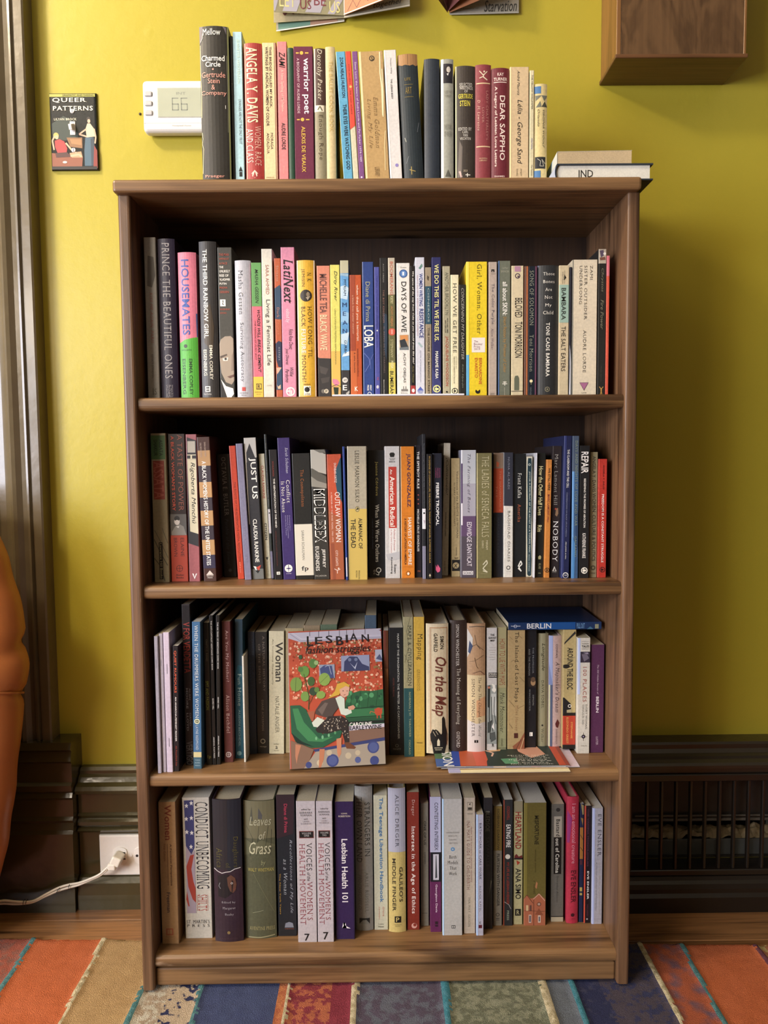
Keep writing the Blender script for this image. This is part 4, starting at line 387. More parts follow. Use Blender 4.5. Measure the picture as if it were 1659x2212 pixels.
["B",0.1136,0.0749,0.014,0.1947,0.0,0,"a89468","short tan paperback, Vindication of the Rights of Woman",[["t","Vindication of the RIGHTS of WOMAN",0.108,0.67,0.58,0.78,"3a3020","s"],["t","by MARY WOLLSTONECRAFT",0.206,0.571,0.22,0.42,"5a4c34","s"],["t","NORTON",0.749,0.819,0.5,0.6,"3a3020","b"],["t","N619",0.836,0.848,0.35,0.75,"3a3020","hb"],["r",0.857,0.952,0.04,0.96,"161412"],["e",0.905,0.5,0.0267,"a89468",1],["l",[[0.3,0.924],[0.7,0.886]],0.0051,"161412"],["l",[[0.35,0.892],[0.65,0.924]],0.0051,"161412"]]],
["B",0.128,0.0619,0.0242,0.2075,0.0,0,"8d8ea0","pale fading to purple paperback with italic title",[["r",0,0.26,0,1,"b4b8c0"],["r",0.26,0.514,0,1,"a09eac"],["r",0.514,0.673,0,1,"5c4468"],["r",0.673,1,0,1,"4c4450"],["r",0.104,0.414,0,0.1,"4c3660"],["r",0.414,0.585,0,0.1,"d0ccd4"],["r",0,0.104,0,0.1,"d8dae0"],["t","The Farming of Bones",0.031,0.487,0.38,0.62,"4a4458","is"],["t","EDWIDGE DANTICAT",0.561,0.909,0.38,0.7,"d4ccd8","b"],["r",0.947,0.976,0.1,0.8,"dcd8dc"],["t","SOHO",0.952,0.972,0.14,0.76,"161412","hb"]]],
["B",0.1526,0.0549,0.0241,0.2024,0.0,0,"726d45","olive green paperback with large cream capitals",[["r",0,1,0,0.04,"b8ac74"],["t","THE LADIES of SENECA FALLS",0.025,0.668,0.32,0.8,"c0b890","s"],["t","MIRIAM",0.695,0.77,0.6,0.74,"c0b890","b"],["t","GURKO",0.695,0.758,0.32,0.46,"c0b890","b"],["l",[[0.4,0.891],[0.65,0.855],[0.7,0.879],[0.4,0.921],[0.7,0.951],[0.4,0.939]],0.0084,"c8c4a8"],["t","SCHOCKEN",0.959,0.966,0.25,0.7,"a8a078","h"]]],
["B",0.1808,0.066,0.0159,0.2026,0.0,0,"22242c","dark spine with red-orange middle and beige head",[["r",0,0.124,0,1,"7c6450"],["r",0.124,0.478,0,1,"a83c1c"],["p",[[0.3,0.068],[0.6,0.081],[0.5,0.114],[0.3,0.107]],"b05030"],["t","THE HANDMAID’S",0.143,0.465,0.6,0.78,"c0785c","s"],["t","TALE",0.267,0.355,0.22,0.4,"c0785c","s"],["t","MARGARET ATWOOD",0.517,0.888,0.38,0.6,"3c4048","s"]]],
["B",0.1971,0.0625,0.0151,0.2031,0.0,0,"d4d2ca","slim paperback, slate top half and white lower half",[["p",[[0,0.0],[1,0.0],[1,0.427],[0,0.424]],"2c2f3c"],["t","NUHA AL-RADI",0.036,0.291,0.42,0.62,"8c90a0","s"],["t","BAGHDAD DIARIES",0.463,0.874,0.42,0.66,"5c5a54","s"],["e",0.922,0.5,0.0162,"3c3a38",1],["e",0.922,0.5,0.0104,"d4d2ca",1],["t","VINTAGE",0.95,0.955,0.25,0.75,"6c6a64","h"]]],
["B",0.2129,0.0656,0.0209,0.201,0.0,0,"1a1d1f","dark hardcover with white author and red title Amerika",[["t","Franz Kafka",0.157,0.357,0.35,0.64,"e4e4dc","s"],["t","Amerika",0.407,0.551,0.35,0.6,"b45c3c","s"],["l",[[0.4,0.915],[0.6,0.869],[0.7,0.895],[0.45,0.921],[0.65,0.954],[0.4,0.928]],0.0092,"dcdcd4"]]],
["B",0.2342,0.0662,0.0098,0.1963,0.0,0,"c9c4ac","cream edged teal spine with irregular painted border",[["p",[[0.28,0.013],[0.8,0.013],[0.88,0.054],[0.8,0.255],[0.9,0.457],[0.8,0.659],[0.9,0.86],[0.85,0.988],[0.5,0.995],[0.2,0.981],[0.22,0.793],[0.15,0.591],[0.22,0.39],[0.15,0.188],[0.2,0.054]],"15323c"],["t","JOYCE: A PORTRAIT OF THE ARTIST AS A YOUNG MAN",0.124,0.793,0.4,0.66,"d4dcd0",""],["t","VIKING COMPASS",0.806,0.954,0.42,0.6,"b4c4bc",""],["e",0.067,0.5,0.0094,"d4dcd0",1],["e",0.067,0.5,0.006,"15323c",1]]],
["B",0.2444,0.0541,0.0018,0.2019,0.92,0,"cfd0d8","sliver-thin white booklet between teal and black spines",[]],
["B",0.2479,0.0594,0.0127,0.2019,1.05,0,"1c1e1c","black paperback with yellow condensed title, How the Other Half Lives",[["t","How the Other Half Lives",0.107,0.5,0.12,0.68,"dcdca4","b"],["t","Riis",0.578,0.633,0.12,0.66,"dcdca4","b"],["p",[[0.35,0.854],[0.3,0.834],[0.55,0.821],[0.7,0.834],[0.65,0.854]],"a8a878"],["t","HILL AND",0.886,0.932,0.4,0.68,"94946c","b"],["t","WANG",0.961,0.972,0.35,0.7,"94946c","h"]]],
["B",0.2612,0.0529,0.0084,0.1911,0.96,0,"c87c34","thin tan-orange paperback with black slanted capitals",[["t","WE STILL HERE",0.07,0.258,0.3,0.7,"241a12","b"],["t","MARC LAMONT HILL",0.292,0.527,0.28,0.66,"8c3434","b"],["e",0.934,0.5,0.0205,"161412",1],["e",0.934,0.5,0.015,"c87c34",1],["r",0.917,0.951,0.4,0.5,"161412"],["r",0.929,0.939,0.35,0.68,"161412"]]],
["B",0.2718,0.0578,0.0146,0.2127,0.89,0,"2c2426","tall brown-black hardcover reading Nobody",[["t","Marc Lamont Hill",0.062,0.446,0.22,0.6,"a8a49c","s"],["p",[[0.5,0.474],[0.7,0.468],[0.75,0.511],[0.6,0.535],[0.4,0.523]],"86684c"],["e",0.477,0.45,0.0074,"a84030",1],["t","NOBODY",0.569,0.88,0.2,0.76,"f2f0ec","s"],["p",[[0.2,0.954],[0.45,0.914],[0.7,0.954]],"c8c4bc"],["p",[[0.38,0.951],[0.5,0.929],[0.58,0.951]],"2c2426"],["t","ATRIA",0.959,0.966,0.2,0.68,"8c8880","h"]]],
["B",0.2868,0.0462,0.0126,0.2284,0.9,0,"20264e","tall navy paperback, The Classroom and the Cell",[["r",0,1,0,0.3,"2c3670"],["t","THE CLASSROOM AND THE CELL",0.094,0.363,0.42,0.7,"dcdcd8","b"],["t","CONVERSATIONS ON BLACK LIFE IN AMERICA",0.394,0.706,0.42,0.58,"848cb0",""],["t","ABU-JAMAL & HILL",0.74,0.865,0.42,0.58,"dcdcd8","b"],["e",0.978,0.55,0.0204,"dcdcd8",1],["e",0.98,0.55,0.0164,"20264e",1],["t","TWP",0.974,0.983,0.35,0.75,"dcdcd8","hb"]]],
["B",0.3034,0.0454,0.0105,0.2282,0.0,0,"3c5a84","tall slim bright blue marbled paperback, Days and Nights of Love and War",[["r",0,0.247,0,1,"44546c"],["p",[[0,0.247],[0.3,0.247],[0.25,1.0],[0,1.0]],"5c94d0"],["p",[[0.1,0.701],[0.5,0.757],[0.4,1.0],[0,1.0]],"4484c4"],["p",[[0.5,0.474],[0.9,0.53],[1,0.757],[0.6,0.814]],"2c4468"],["t","DAYS AND NIGHTS OF LOVE AND WAR",0.034,0.63,0.42,0.78,"8c9c78","s"],["t","GALEANO",0.701,0.848,0.42,0.72,"8c9c78","s"]]],
["B",0.3154,0.0469,0.0161,0.2128,0.0,0,"1e1e20","black paperback with huge white title Repair",[["t","REPAIR",0.046,0.207,0.15,0.85,"eeeae6","b"],["t","REDEEMING THE PROMISE OF ABOLITION",0.247,0.616,0.42,0.62,"e4e0d8","b"],["t","KATHERINE FRANKE",0.659,0.848,0.32,0.66,"e4e0d8","b"],["e",0.942,0.55,0.0244,"f2ede0",1],["e",0.942,0.55,0.0183,"1e1e20",1],["r",0.921,0.963,0.46,0.54,"f2ede0"],["r",0.935,0.949,0.38,0.72,"f2ede0"]]],
["B",0.3343,0.0542,0.0122,0.2025,0.0,0,"877e5f","khaki paperback with thin black art-deco capitals",[["t","ANGELA Y. DAVIS",0.032,0.316,0.3,0.7,"2c2a20",""],["t","WOMEN, CULTURE & POLITICS",0.326,0.868,0.25,0.76,"2c2a20",""],["e",0.923,0.5,0.0194,"4c4834",1],["e",0.923,0.5,0.009,"877e5f",1],["t","VINTAGE",0.961,0.97,0.2,0.8,"3c3828","h"]]],
["B",0.3469,0.0508,0.0136,0.1914,0.0,0,"bd3026","red slim paperback at the right end, Freedom Is a Constant Struggle",[["t","ANGELA Y. DAVIS",0.051,0.255,0.5,0.66,"3c1012","b"],["t","FREEDOM IS A CONSTANT STRUGGLE",0.296,0.872,0.4,0.66,"f4dcd4","b"],["e",0.933,0.55,0.0232,"2c1010",1],["e",0.933,0.55,0.0177,"bd3026",1],["r",0.913,0.954,0.45,0.53,"2c1010"],["r",0.926,0.94,0.38,0.7,"2c1010"]]],
["C",-0.3595,0.014,0.0061,0.2205,0.0,2,"aca6b2","stapled white pamphlet, first at the left",[["l",[[0.4,0.166],[0.4,0.231]],0.0039,"8a8890"]]],
["C",-0.3529,0.0179,0.0061,0.2238,0.0,2,"b0a6b0","stapled white pamphlet, second from the left",[["l",[[0.4,0.184],[0.4,0.229]],0.0039,"8a8890"]]],
["C",-0.346,0.0176,0.0098,0.2259,0.0,2,"c4b4c4","thicker stapled pinkish white pamphlet, third from the left",[["l",[[0.5,0.223],[0.5,0.293]],0.0038,"6c6474"],["l",[[0.5,0.753],[0.5,0.816]],0.0038,"6c6474"]]],
["C",-0.3358,0.02,0.0087,0.2038,1.04,0,"1c1618","short black paperback with red title Quiet Rumours",[["t","QUIET RUMOURS",0.039,0.372,0.2,0.66,"d8502c","b"],["t","AN ANARCHA-FEMINIST READER",0.404,0.759,0.35,0.62,"e8e0d8","b"],["t","AK Press/Dark Star",0.794,0.957,0.4,0.62,"b43c28",""]]],
["C",-0.323,0.0441,0.0135,0.2652,0.0,0,"1b1719","tallest black paperback with tall distressed red title",[["r",0,0.008,0.0,1,"2c2426"],["t","V FOR VENDETTA",0.111,0.424,0.12,0.9,"a83428","b"],["t","ALAN",0.518,0.59,0.62,0.8,"8a8684",""],["t","MOORE",0.518,0.645,0.26,0.5,"9c9894","b"],["t","DAVID",0.673,0.753,0.62,0.8,"8a8684",""],["t","LLOYD",0.673,0.784,0.26,0.5,"9c9894","b"],["t","VERTIGO",0.85,0.997,0.12,0.9,"6c6864","b"]]],
["C",-0.3067,0.0295,0.0134,0.2396,0.82,0,"3d6a94","bright blue paperback, When the Drummers Were Women",[["p",[[0,0.169],[0.5,0.229],[1,0.29],[1,0.472],[0.4,0.411],[0,0.351]],"345c84"],["t","WHEN THE DRUMMERS WERE WOMEN",0.023,0.651,0.3,0.7,"e8e8e0","s"],["e",0.675,0.48,0.0182,"dcdcae",1],["e",0.675,0.48,0.0121,"24302c",1],["l",[[0.3,0.675],[0.66,0.675]],0.003,"dcdcae"],["l",[[0.48,0.663],[0.48,0.688]],0.003,"dcdcae"],["t","LAYNE REDMOND",0.7,0.87,0.32,0.62,"d4d8d8","s"],["r",0.885,0.921,0.02,0.98,"c9bb84"],["r",0.921,1,0,1,"345a6c"],["t","THREE",0.936,0.945,0.2,0.8,"9cb4bc","h"],["t","RIVERS",0.954,0.964,0.2,0.8,"9cb4bc","h"],["t","PRESS",0.973,0.982,0.2,0.8,"9cb4bc","h"]]],
["C",-0.2896,0.045,0.0096,0.2347,0.0,0,"17150f","black paperback with green title Spit and Passion",[["t","CRISTY C. ROAD",0.115,0.269,0.4,0.66,"74705c","b"],["t","SPIT AND PASSION",0.407,0.611,0.2,0.68,"8c9434","b"],["t","fp",0.931,0.959,0.2,0.8,"a8a84c","hs"]]],
["C",-0.2795,0.0447,0.0063,0.2465,0.0,0,"15130f","thin black comic book spine, left of its twin",[["t","THE ANTI-CAPITALIST RESISTANCE COMIC BOOK",0.036,0.364,0.35,0.7,"e0dcd4","b"],["t","GORD HILL",0.552,0.627,0.35,0.7,"e0dcd4","b"],["t","ARSENAL PULP PRESS",0.812,0.955,0.35,0.65,"e0dcd4","b"]]],
["C",-0.2728,0.0456,0.0063,0.2465,0.92,0,"17150f","thin black comic book spine, right twin, The 500 Years of Resistance",[["t","THE 500 YEARS OF RESISTANCE COMIC BOOK",0.046,0.357,0.35,0.65,"e0dcd4","b"],["t","GORD HILL",0.545,0.622,0.35,0.65,"e0dcd4","b"],["t","ARSENAL PULP PRESS",0.805,0.948,0.35,0.62,"e0dcd4","b"]]],
["C",-0.2624,0.0549,0.0147,0.2343,0.0,0,"5a2824","brick brown paperback reading Are You My Mother?",[["t","Are You My Mother?",0.062,0.426,0.34,0.74,"c8a49c","s"],["t","Alison Bechdel",0.518,0.791,0.34,0.72,"c0988c","s"],["e",0.946,0.48,0.0203,"a8948c",1],["e",0.946,0.48,0.0127,"5a2824",1],["l",[[0.3,0.946],[0.66,0.946]],0.0038,"a8948c"],["l",[[0.48,0.927],[0.48,0.966]],0.0038,"a8948c"]]],
["C",-0.2472,0.0691,0.0132,0.2344,0.98,0,"1a5266","teal paperback with pale blackletter title Fun Home",[["p",[[0,0.0],[1,0.0],[1,0.337],[0.4,0.324],[0,0.388]],"1e3c4c"],["t","Fun Home",0.388,0.619,0.35,0.78,"a4bcbc","s"],["t","ALISON BECHDEL",0.647,0.913,0.42,0.66,"84a4ac",""],["e",0.962,0.5,0.0167,"6c98a4",1]]],
["C",-0.2299,0.0541,0.0031,0.1772,0.0,2,"d9d4c4","very thin white booklet standing forward of its neighbours",[]],
["C",-0.2264,0.0874,0.0121,0.2092,0.0,0,"263040","slate blue paperback with barely visible title, moon by whale light",[["t","THE MOON BY",0.051,0.383,0.6,0.8,"3c4c64","s"],["t","WHALE LIGHT",0.044,0.398,0.2,0.4,"3c4c64","s"],["t","DIANE ACKERMAN",0.434,0.763,0.4,0.56,"36445a","s"]]],
["C",-0.2139,0.0888,0.0195,0.2087,0.0,0,"24211d","dark brown paperback, A Natural History of the Senses",[["t","A NATURAL HISTORY",0.033,0.487,0.62,0.8,"84786a","s"],["t","OF THE SENSES",0.099,0.421,0.25,0.42,"84786a","s"],["t","DIANE ACKERMAN",0.557,0.81,0.45,0.62,"84786a","s"],["e",0.897,0.5,0.0205,"948c78",1],["e",0.897,0.5,0.0132,"24211d",1],["t","Vintage",0.936,0.95,0.22,0.8,"a89c88","h"]]],
["C",-0.1937,0.087,0.0255,0.2099,0.95,0,"c9c09c","cream paperback with heavy black title Woman",[["t","Woman",0.089,0.409,0.42,0.9,"3a352c","b"],["t","An Intimate Geography",0.063,0.438,0.18,0.3,"8c8468",""],["t","NATALIE ANGIER",0.529,0.827,0.4,0.66,"7c755c","n"],["t","anchor",0.914,0.925,0.3,0.66,"6c6650","h"],["t","a",0.936,0.961,0.42,0.55,"3a352c","h"],["t","books",0.969,0.977,0.33,0.66,"6c6650","h"]]],
["C",-0.1671,0.09,0.0305,0.2136,1.03,0,"a3936a","tan paperback mostly hidden behind the face-out book, left end",[]],
["C",-0.1357,0.09,0.0274,0.2183,0.92,0,"8a765a","tan brown book hidden behind the face-out book, next to left end",[]],
["C",-0.1044,0.09,0.0278,0.2197,0.0,0,"55664f","grey-green topped book hidden behind the face-out book",[]],
["C",-0.0757,0.09,0.0443,0.2118,0.0,0,"33251c","dark brown thick book hidden behind the face-out book",[]],
["C",-0.03,0.0837,0.0192,0.236,0.0,0,"3d5266","tall slate blue spine rising behind the face-out book",[]],
["C",-0.0092,0.0816,0.0071,0.2117,0.0,0,"7c3226","rust red book behind right edge of the face-out book",[]],
["C",-0.0001,0.0764,0.0089,0.2116,0.0,0,"5c3018","rust and brown striped spine just right of the face-out book",[["r",0.304,0.739,0.3,0.9,"7c4a20"],["r",0,0.242,0.2,0.5,"702c20"]]],
["C",0.0093,0.0759,0.0237,0.2165,0.0,0,"181a1c","black paperback, Maps of the Imagination, The Writer as Cartographer",[["t","MAPS OF THE IMAGINATION: THE WRITER AS CARTOGRAPHER",0.047,0.872,0.58,0.72,"a8a8a0","b"],["t","PETER TURCHI",0.393,0.536,0.26,0.36,"74382c",""],["e",0.925,0.52,0.0125,"7c7c78",1],["e",0.925,0.52,0.0093,"181a1c",1],["t","TRINITY",0.946,0.958,0.22,0.8,"84847c","h"]]],
["C",0.0335,0.0686,0.0161,0.2358,0.0,0,"96906a","sage over teal paperback, Maps and Civilization",[["r",0.507,1,0,1,"1d4a4c"],["l",[[0.7,0.0],[0.3,0.097],[0.5,0.21],[0.1,0.324]],0.0028,"7c7854"],["l",[[0.1,0.267],[0.6,0.352],[0.3,0.466]],0.0028,"7c7854"],["t","MAPS & CIVILIZATION",0.062,0.489,0.44,0.76,"34382c","s"],["t","NORMAN J.W. THROWER",0.534,0.858,0.46,0.7,"b4b884","s"],["t","CHICAGO",0.878,0.983,0.48,0.66,"b4b884","s"]]],
["C",0.0504,0.0691,0.0176,0.2355,0.0,0,"caa238","mustard yellow paperback reading Mapping",[["t","Mapping",0.12,0.304,0.22,0.8,"3c3018","s"],["t","GREENHOOD",0.373,0.526,0.28,0.55,"8c742c","s"],["t","CHICAGO",0.896,0.905,0.22,0.75,"3c3018","hb"]]],
["C",0.0704,0.0683,0.0372,0.2238,0.0,1,"cbbb98","wide parchment hardcover with brown script title and pointing black hand",[["r",0,1,0,0.07,"e0d4a8"],["r",0.028,0.936,0.17,0.19,"b07a4c"],["r",0.04,0.936,0.22,0.23,"b07a4c"],["r",0.028,0.034,0.17,0.92,"b07a4c"],["r",0.028,0.936,0.92,0.94,"b07a4c"],["t","SIMON",0.094,0.193,0.62,0.78,"2c2418","b"],["t","GARFIELD",0.073,0.214,0.34,0.5,"2c2418","b"],["t","On the Map",0.253,0.708,0.25,0.9,"6a2e22","bi"],["p",[[0.7,0.726],[0.76,0.711],[0.83,0.732],[0.86,0.786],[0.95,0.852],[0.96,0.9],[0.88,0.948],[0.82,1.0],[0.32,1.0],[0.25,0.924],[0.2,0.9],[0.17,0.852],[0.22,0.834],[0.28,0.81],[0.36,0.816],[0.42,0.81],[0.52,0.822],[0.66,0.852],[0.7,0.84]],"15120f"],["l",[[0.3,0.828],[0.42,0.864]],0.003,"cbbb98"],["l",[[0.42,0.822],[0.52,0.852]],0.003,"cbbb98"],["r",0.9,0.939,0.48,0.6,"d8ccac"],["p",[[0.48,0.9],[0.54,0.882],[0.6,0.9]],"d8ccac"],["t","GOTHAM",0.95,0.959,0.36,0.72,"d8ccac","hb"],["t","BOOKS",0.965,0.973,0.4,0.68,"d8ccac","hb"]]],
["C",0.1108,0.0763,0.0278,0.2274,0.0,1,"35261f","dark brown hardcover, The Meaning of Everything in white serif",[["t","SIMON WINCHESTER",0.03,0.344,0.36,0.54,"dcd4c8","s"],["t","The Meaning of Everything",0.362,0.789,0.34,0.62,"ccc4b4","s"],["t","OXFORD",0.846,0.967,0.38,0.58,"dcd4c8","s"]]],
["C",0.1393,0.0738,0.03,0.2223,0.0,1,"b08a64","map-patterned tan and white hardcover, Map That Changed the World",[["p",[[0,0.039],[0.3,0.112],[0.28,0.185],[0,0.264]],"c0bcb4"],["p",[[0.12,0.13],[0.3,0.173],[0.15,0.233],[0.05,0.221]],"2c3f64"],["l",[[0.3,0.173],[0.5,0.161],[0.7,0.197]],0.0036,"4a4038"],["l",[[0.4,0.088],[0.5,0.161],[0.9,0.209]],0.003,"6a543c"],["l",[[0.1,0.027],[0.5,0.021],[0.95,0.027]],0.0048,"4a4038"],["l",[[0.4,0.264],[0.5,0.33],[0.6,0.348]],0.0036,"5a3c2c"],["l",[[0.3,0.385],[0.7,0.367],[0.95,0.397]],0.0036,"6a4434"],["l",[[0.1,0.294],[0.4,0.288],[0.9,0.245]],0.0024,"6a543c"],["p",[[0,0.397],[1,0.403],[1,0.809],[0.5,0.839],[0,0.839]],"cfb98c"],["p",[[0.5,0.597],[1,0.567],[1,0.718],[0.5,0.73]],"cf9a6c"],["p",[[0,0.748],[0.5,0.779],[1,0.767],[1,1.0],[0,1.0]],"cbc2bc"],["t","The Map That Changed the World",0.418,0.879,0.56,0.76,"3a2c24","is"],["t","SIMON WINCHESTER",0.427,0.879,0.24,0.4,"3a2c2c","s"],["r",0.906,0.927,0.38,0.6,"161412"],["r",0.909,0.924,0.48,0.5,"f2ede0"]]],
["C",0.1721,0.0798,0.0175,0.2136,0.0,0,"bfbcb8","white and grey illustrated paperback titled in stacked capitals, ghost map",[["t","THE",0.049,0.065,0.34,0.72,"24221f","hb"],["t","GHOST",0.072,0.089,0.16,0.9,"24221f","hb"],["t","MAP",0.095,0.11,0.34,0.74,"24221f","hb"],["t","The Story of",0.157,0.164,0.25,0.8,"7c7870","h"],["t","London’s Most",0.176,0.183,0.22,0.85,"7c7870","h"],["t","Terrifying",0.195,0.202,0.3,0.78,"7c7870","h"],["t","Epidemic",0.214,0.221,0.3,0.75,"7c7870","h"],["t","and How it",0.233,0.24,0.25,0.8,"7c7870","h"],["t","Changed",0.252,0.259,0.3,0.75,"7c7870","h"],["r",0.363,0.404,0.18,0.98,"161412"],["t","STEVEN",0.368,0.38,0.22,0.94,"f2ede0","hb"],["t","JOHNSON",0.385,0.399,0.22,0.94,"f2ede0","hb"],["r",0.464,0.946,0.02,0.98,"8c938f"],["p",[[0.1,0.471],[0.35,0.464],[0.3,0.654],[0.1,0.642]],"2c3230"],["p",[[0.5,0.451],[0.8,0.464],[0.85,0.515],[0.7,0.528]],"d8d6cc"],["e",0.502,0.7,0.0165,"d8d6cc",1],["p",[[0.45,0.534],[0.9,0.534],[0.95,0.718],[0.5,0.705]],"b4b8b4"],["l",[[0.3,0.471],[0.25,0.718],[0.35,0.908]],0.0063,"1c2020"],["l",[[0.45,0.559],[0.5,0.718],[0.6,0.845]],0.0051,"2c3230"],["l",[[0.75,0.559],[0.7,0.686],[0.9,0.781]],0.0044,"2c3230"],["p",[[0.1,0.769],[0.5,0.75],[0.4,0.845],[0.1,0.857]],"3c4240"],["p",[[0.3,0.857],[0.8,0.845],[0.9,0.908],[0.4,0.933]],"4c5250"],["e",0.483,0.22,0.0101,"b06c54",1],["p",[[0.5,0.807],[0.65,0.769],[0.75,0.832]],"e4e2dc"],["t","R",0.943,0.968,0.5,0.72,"24221f","hsb"]]],
["C",0.1908,0.0827,0.0152,0.2138,0.0,0,"8f9068","pale sage paperback with brown narrow title, How to Lie with Maps",[["r",0,0.492,0,1,"9c9468"],["t","HOW TO LIE WITH MAPS",0.095,0.47,0.2,0.82,"8c4c30","n"],["t","Mark Monmonier",0.53,0.857,0.3,0.74,"24241c","is"],["t","CHICAGO",0.908,0.971,0.38,0.6,"4c4c34","b"],["r",0.985,0.989,0,1,"161412"]]],
["C",0.2077,0.0838,0.0294,0.2083,0.0,0,"a98f60","parchment relief-textured paperback, The Island of Lost Maps",[["l",[[0.1,0.054],[0.3,0.08]],0.0026,"7c6440"],["l",[[0.6,0.04],[0.8,0.067]],0.0026,"7c6440"],["l",[[0.2,0.262],[0.35,0.249],[0.5,0.282]],0.0026,"7c6440"],["l",[[0.7,0.393],[0.95,0.432]],0.0026,"7c6440"],["l",[[0.1,0.589],[0.4,0.641]],0.0026,"7c6440"],["l",[[0.6,0.654],[0.95,0.628]],0.0026,"7c6440"],["l",[[0.1,0.785],[0.3,0.824]],0.0026,"7c6440"],["t","The Island of Lost Maps",0.014,0.599,0.36,0.62,"2c2418","s"],["t","Miles Harvey",0.628,0.843,0.4,0.6,"9c7850","s"],["r",0.863,0.905,0.38,0.6,"4c2018"],["p",[[0.3,0.974],[0.7,0.928],[1,0.85],[1,1.0],[0.35,1.0]],"8c5034"],["l",[[0.5,1.0],[0.8,0.915]],0.0052,"5c2c1c"],["l",[[0.75,1.0],[0.95,0.902]],0.0052,"c8ac7c"]]],
["C",0.2387,0.09,0.0188,0.2076,0.0,0,"181a1f","black paperback, small face vignette, Professor and the Madman",[["t","THE PROFESSOR",0.151,0.368,0.62,0.76,"8c9094","s"],["t","AND THE MADMAN",0.161,0.385,0.28,0.42,"9c9c98","s"],["p",[[0.2,0.405],[0.9,0.401],[0.95,0.487],[0.3,0.48]],"2c221c"],["e",0.444,0.7,0.0289,"a07c54",0.7],["e",0.421,0.7,0.0224,"5c4430",0.8],["t","SIMON",0.549,0.638,0.66,0.78,"a0a09c","s"],["t","WINCHESTER",0.5,0.688,0.34,0.46,"a0a09c","s"],["r",0.868,0.901,0.4,0.68,"f2ede0"],["r",0.875,0.898,0.5,0.53,"161412"]]],
["C",0.2591,0.0946,0.0195,0.1998,0.0,1,"858060","olive grey jacketed spine with script title Longitude",[["r",0,1,0,0.12,"5c5a44"],["r",0,1,0.3,0.75,"938e6c"],["t","Longitude",0.087,0.327,0.35,0.7,"36341f","i"],["t","DAVA SOBEL",0.413,0.66,0.4,0.62,"36341f","s"],["e",0.811,0.5,0.0082,"24221c",1],["t","Walker",0.839,0.962,0.4,0.62,"3c3a28","s"]]],
["C",0.2791,0.0923,0.0212,0.1961,0.0,1,"b89c98","pale pink hardcover with blue edge, a mapmaker’s dream",[["r",0,0.441,0,0.3,"8a98c4"],["r",0.441,1,0,0.12,"b4b490"],["r",0.441,1,0.12,0.3,"44506c"],["p",[[0,0.232],[0.3,0.441],[0,0.441]],"6c7cac"],["t","COWAN",0.075,0.197,0.52,0.68,"5c4848",""],["t","A Mapmaker’s Dream",0.232,0.686,0.44,0.82,"3c2c34","is"],["p",[[0.52,0.791],[0.7,0.749],[0.88,0.784],[0.75,0.829],[0.6,0.822]],"5c1c20"],["t","SHAMBHALA",0.839,0.976,0.56,0.7,"7c6464",""]]],
["C",0.3007,0.083,0.0216,0.2086,0.0,0,"b39f68","tan cinematic paperback with red author block, Around the Bloc",[["p",[[0.1,0.104],[0.9,0.013],[0.95,0.033],[0.3,0.098],[0.05,0.124]],"2c2a28"],["l",[[0.05,0.241],[0.5,0.248],[0.9,0.228]],0.0039,"8c8060"],["e",0.306,0.22,0.0169,"24201c",1.8],["t","AROUND THE BLOC",0.15,0.498,0.3,0.74,"24201c","b"],["p",[[0,0.567],[0.1,0.567],[0.6,0.619],[0.65,0.694],[0,0.694]],"1c1c1e"],["e",0.638,0.52,0.0143,"f2ede0",1],["e",0.638,0.52,0.0098,"161412",1],["p",[[0.3,0.671],[0.7,0.664],[0.65,0.704],[0.3,0.704]],"a89c74"],["r",0.694,0.72,0,1,"1c1814"],["r",0.72,0.964,0,1,"b83a24"],["r",0.964,1,0,1,"1c1814"],["t","STEPHANIE",0.772,0.912,0.62,0.76,"e0a04c","b"],["t","ELIZONDO GRIEST",0.733,0.954,0.28,0.44,"e0a04c","b"]]],
["C",0.3226,0.0739,0.0208,0.1965,0.0,0,"cbc7ba","white paperback with red figure, 100 Places Every Woman Should Go",[["r",0,0.485,0,0.2,"b4c4ec"],["t","TRAVELERS’",0.045,0.055,0.3,0.88,"4c4840","h"],["t","TALES",0.063,0.082,0.3,0.88,"24221f","hb"],["r",0.03,0.032,0.3,0.88,"161412"],["r",0.093,0.096,0.3,0.88,"161412"],["r",0.118,0.211,0.2,1,"342c3c"],["p",[[0.3,0.141],[0.7,0.134],[0.9,0.175],[0.5,0.203]],"6c6474"],["p",[[0.4,0.127],[0.8,0.124],[0.85,0.141]],"948ca0"],["t","100 PLACES",0.247,0.55,0.42,0.7,"a84840","s"],["t","EVERY WOMAN",0.574,0.787,0.64,0.78,"4c4840","s"],["t","SHOULD GO",0.574,0.746,0.38,0.52,"4c4840","s"],["e",0.852,0.5,0.0165,"24221f",1],["l",[[0.22,0.854],[0.8,0.854]],0.0027,"161412"],["l",[[0.5,0.818],[0.5,0.89]],0.0027,"161412"],["e",0.852,0.5,0.0069,"8c80a8",1],["t","TALES",0.928,0.936,0.3,0.8,"6c6860","h"]]],  # blue strip at upper left paints cool light on the white edge
["C",0.3459,0.0773,0.022,0.184,0.0,0,"54294e","purple paperback at the right end, hidden secrets guide",[["t","The 500 Hidden Secrets of",0.184,0.457,0.46,0.58,"c8b0c0","i"],["t","BERLIN",0.479,0.626,0.4,0.6,"f0e8ec","b"],["t","LUSTER",0.851,0.928,0.42,0.58,"c8b0c0",""]]],
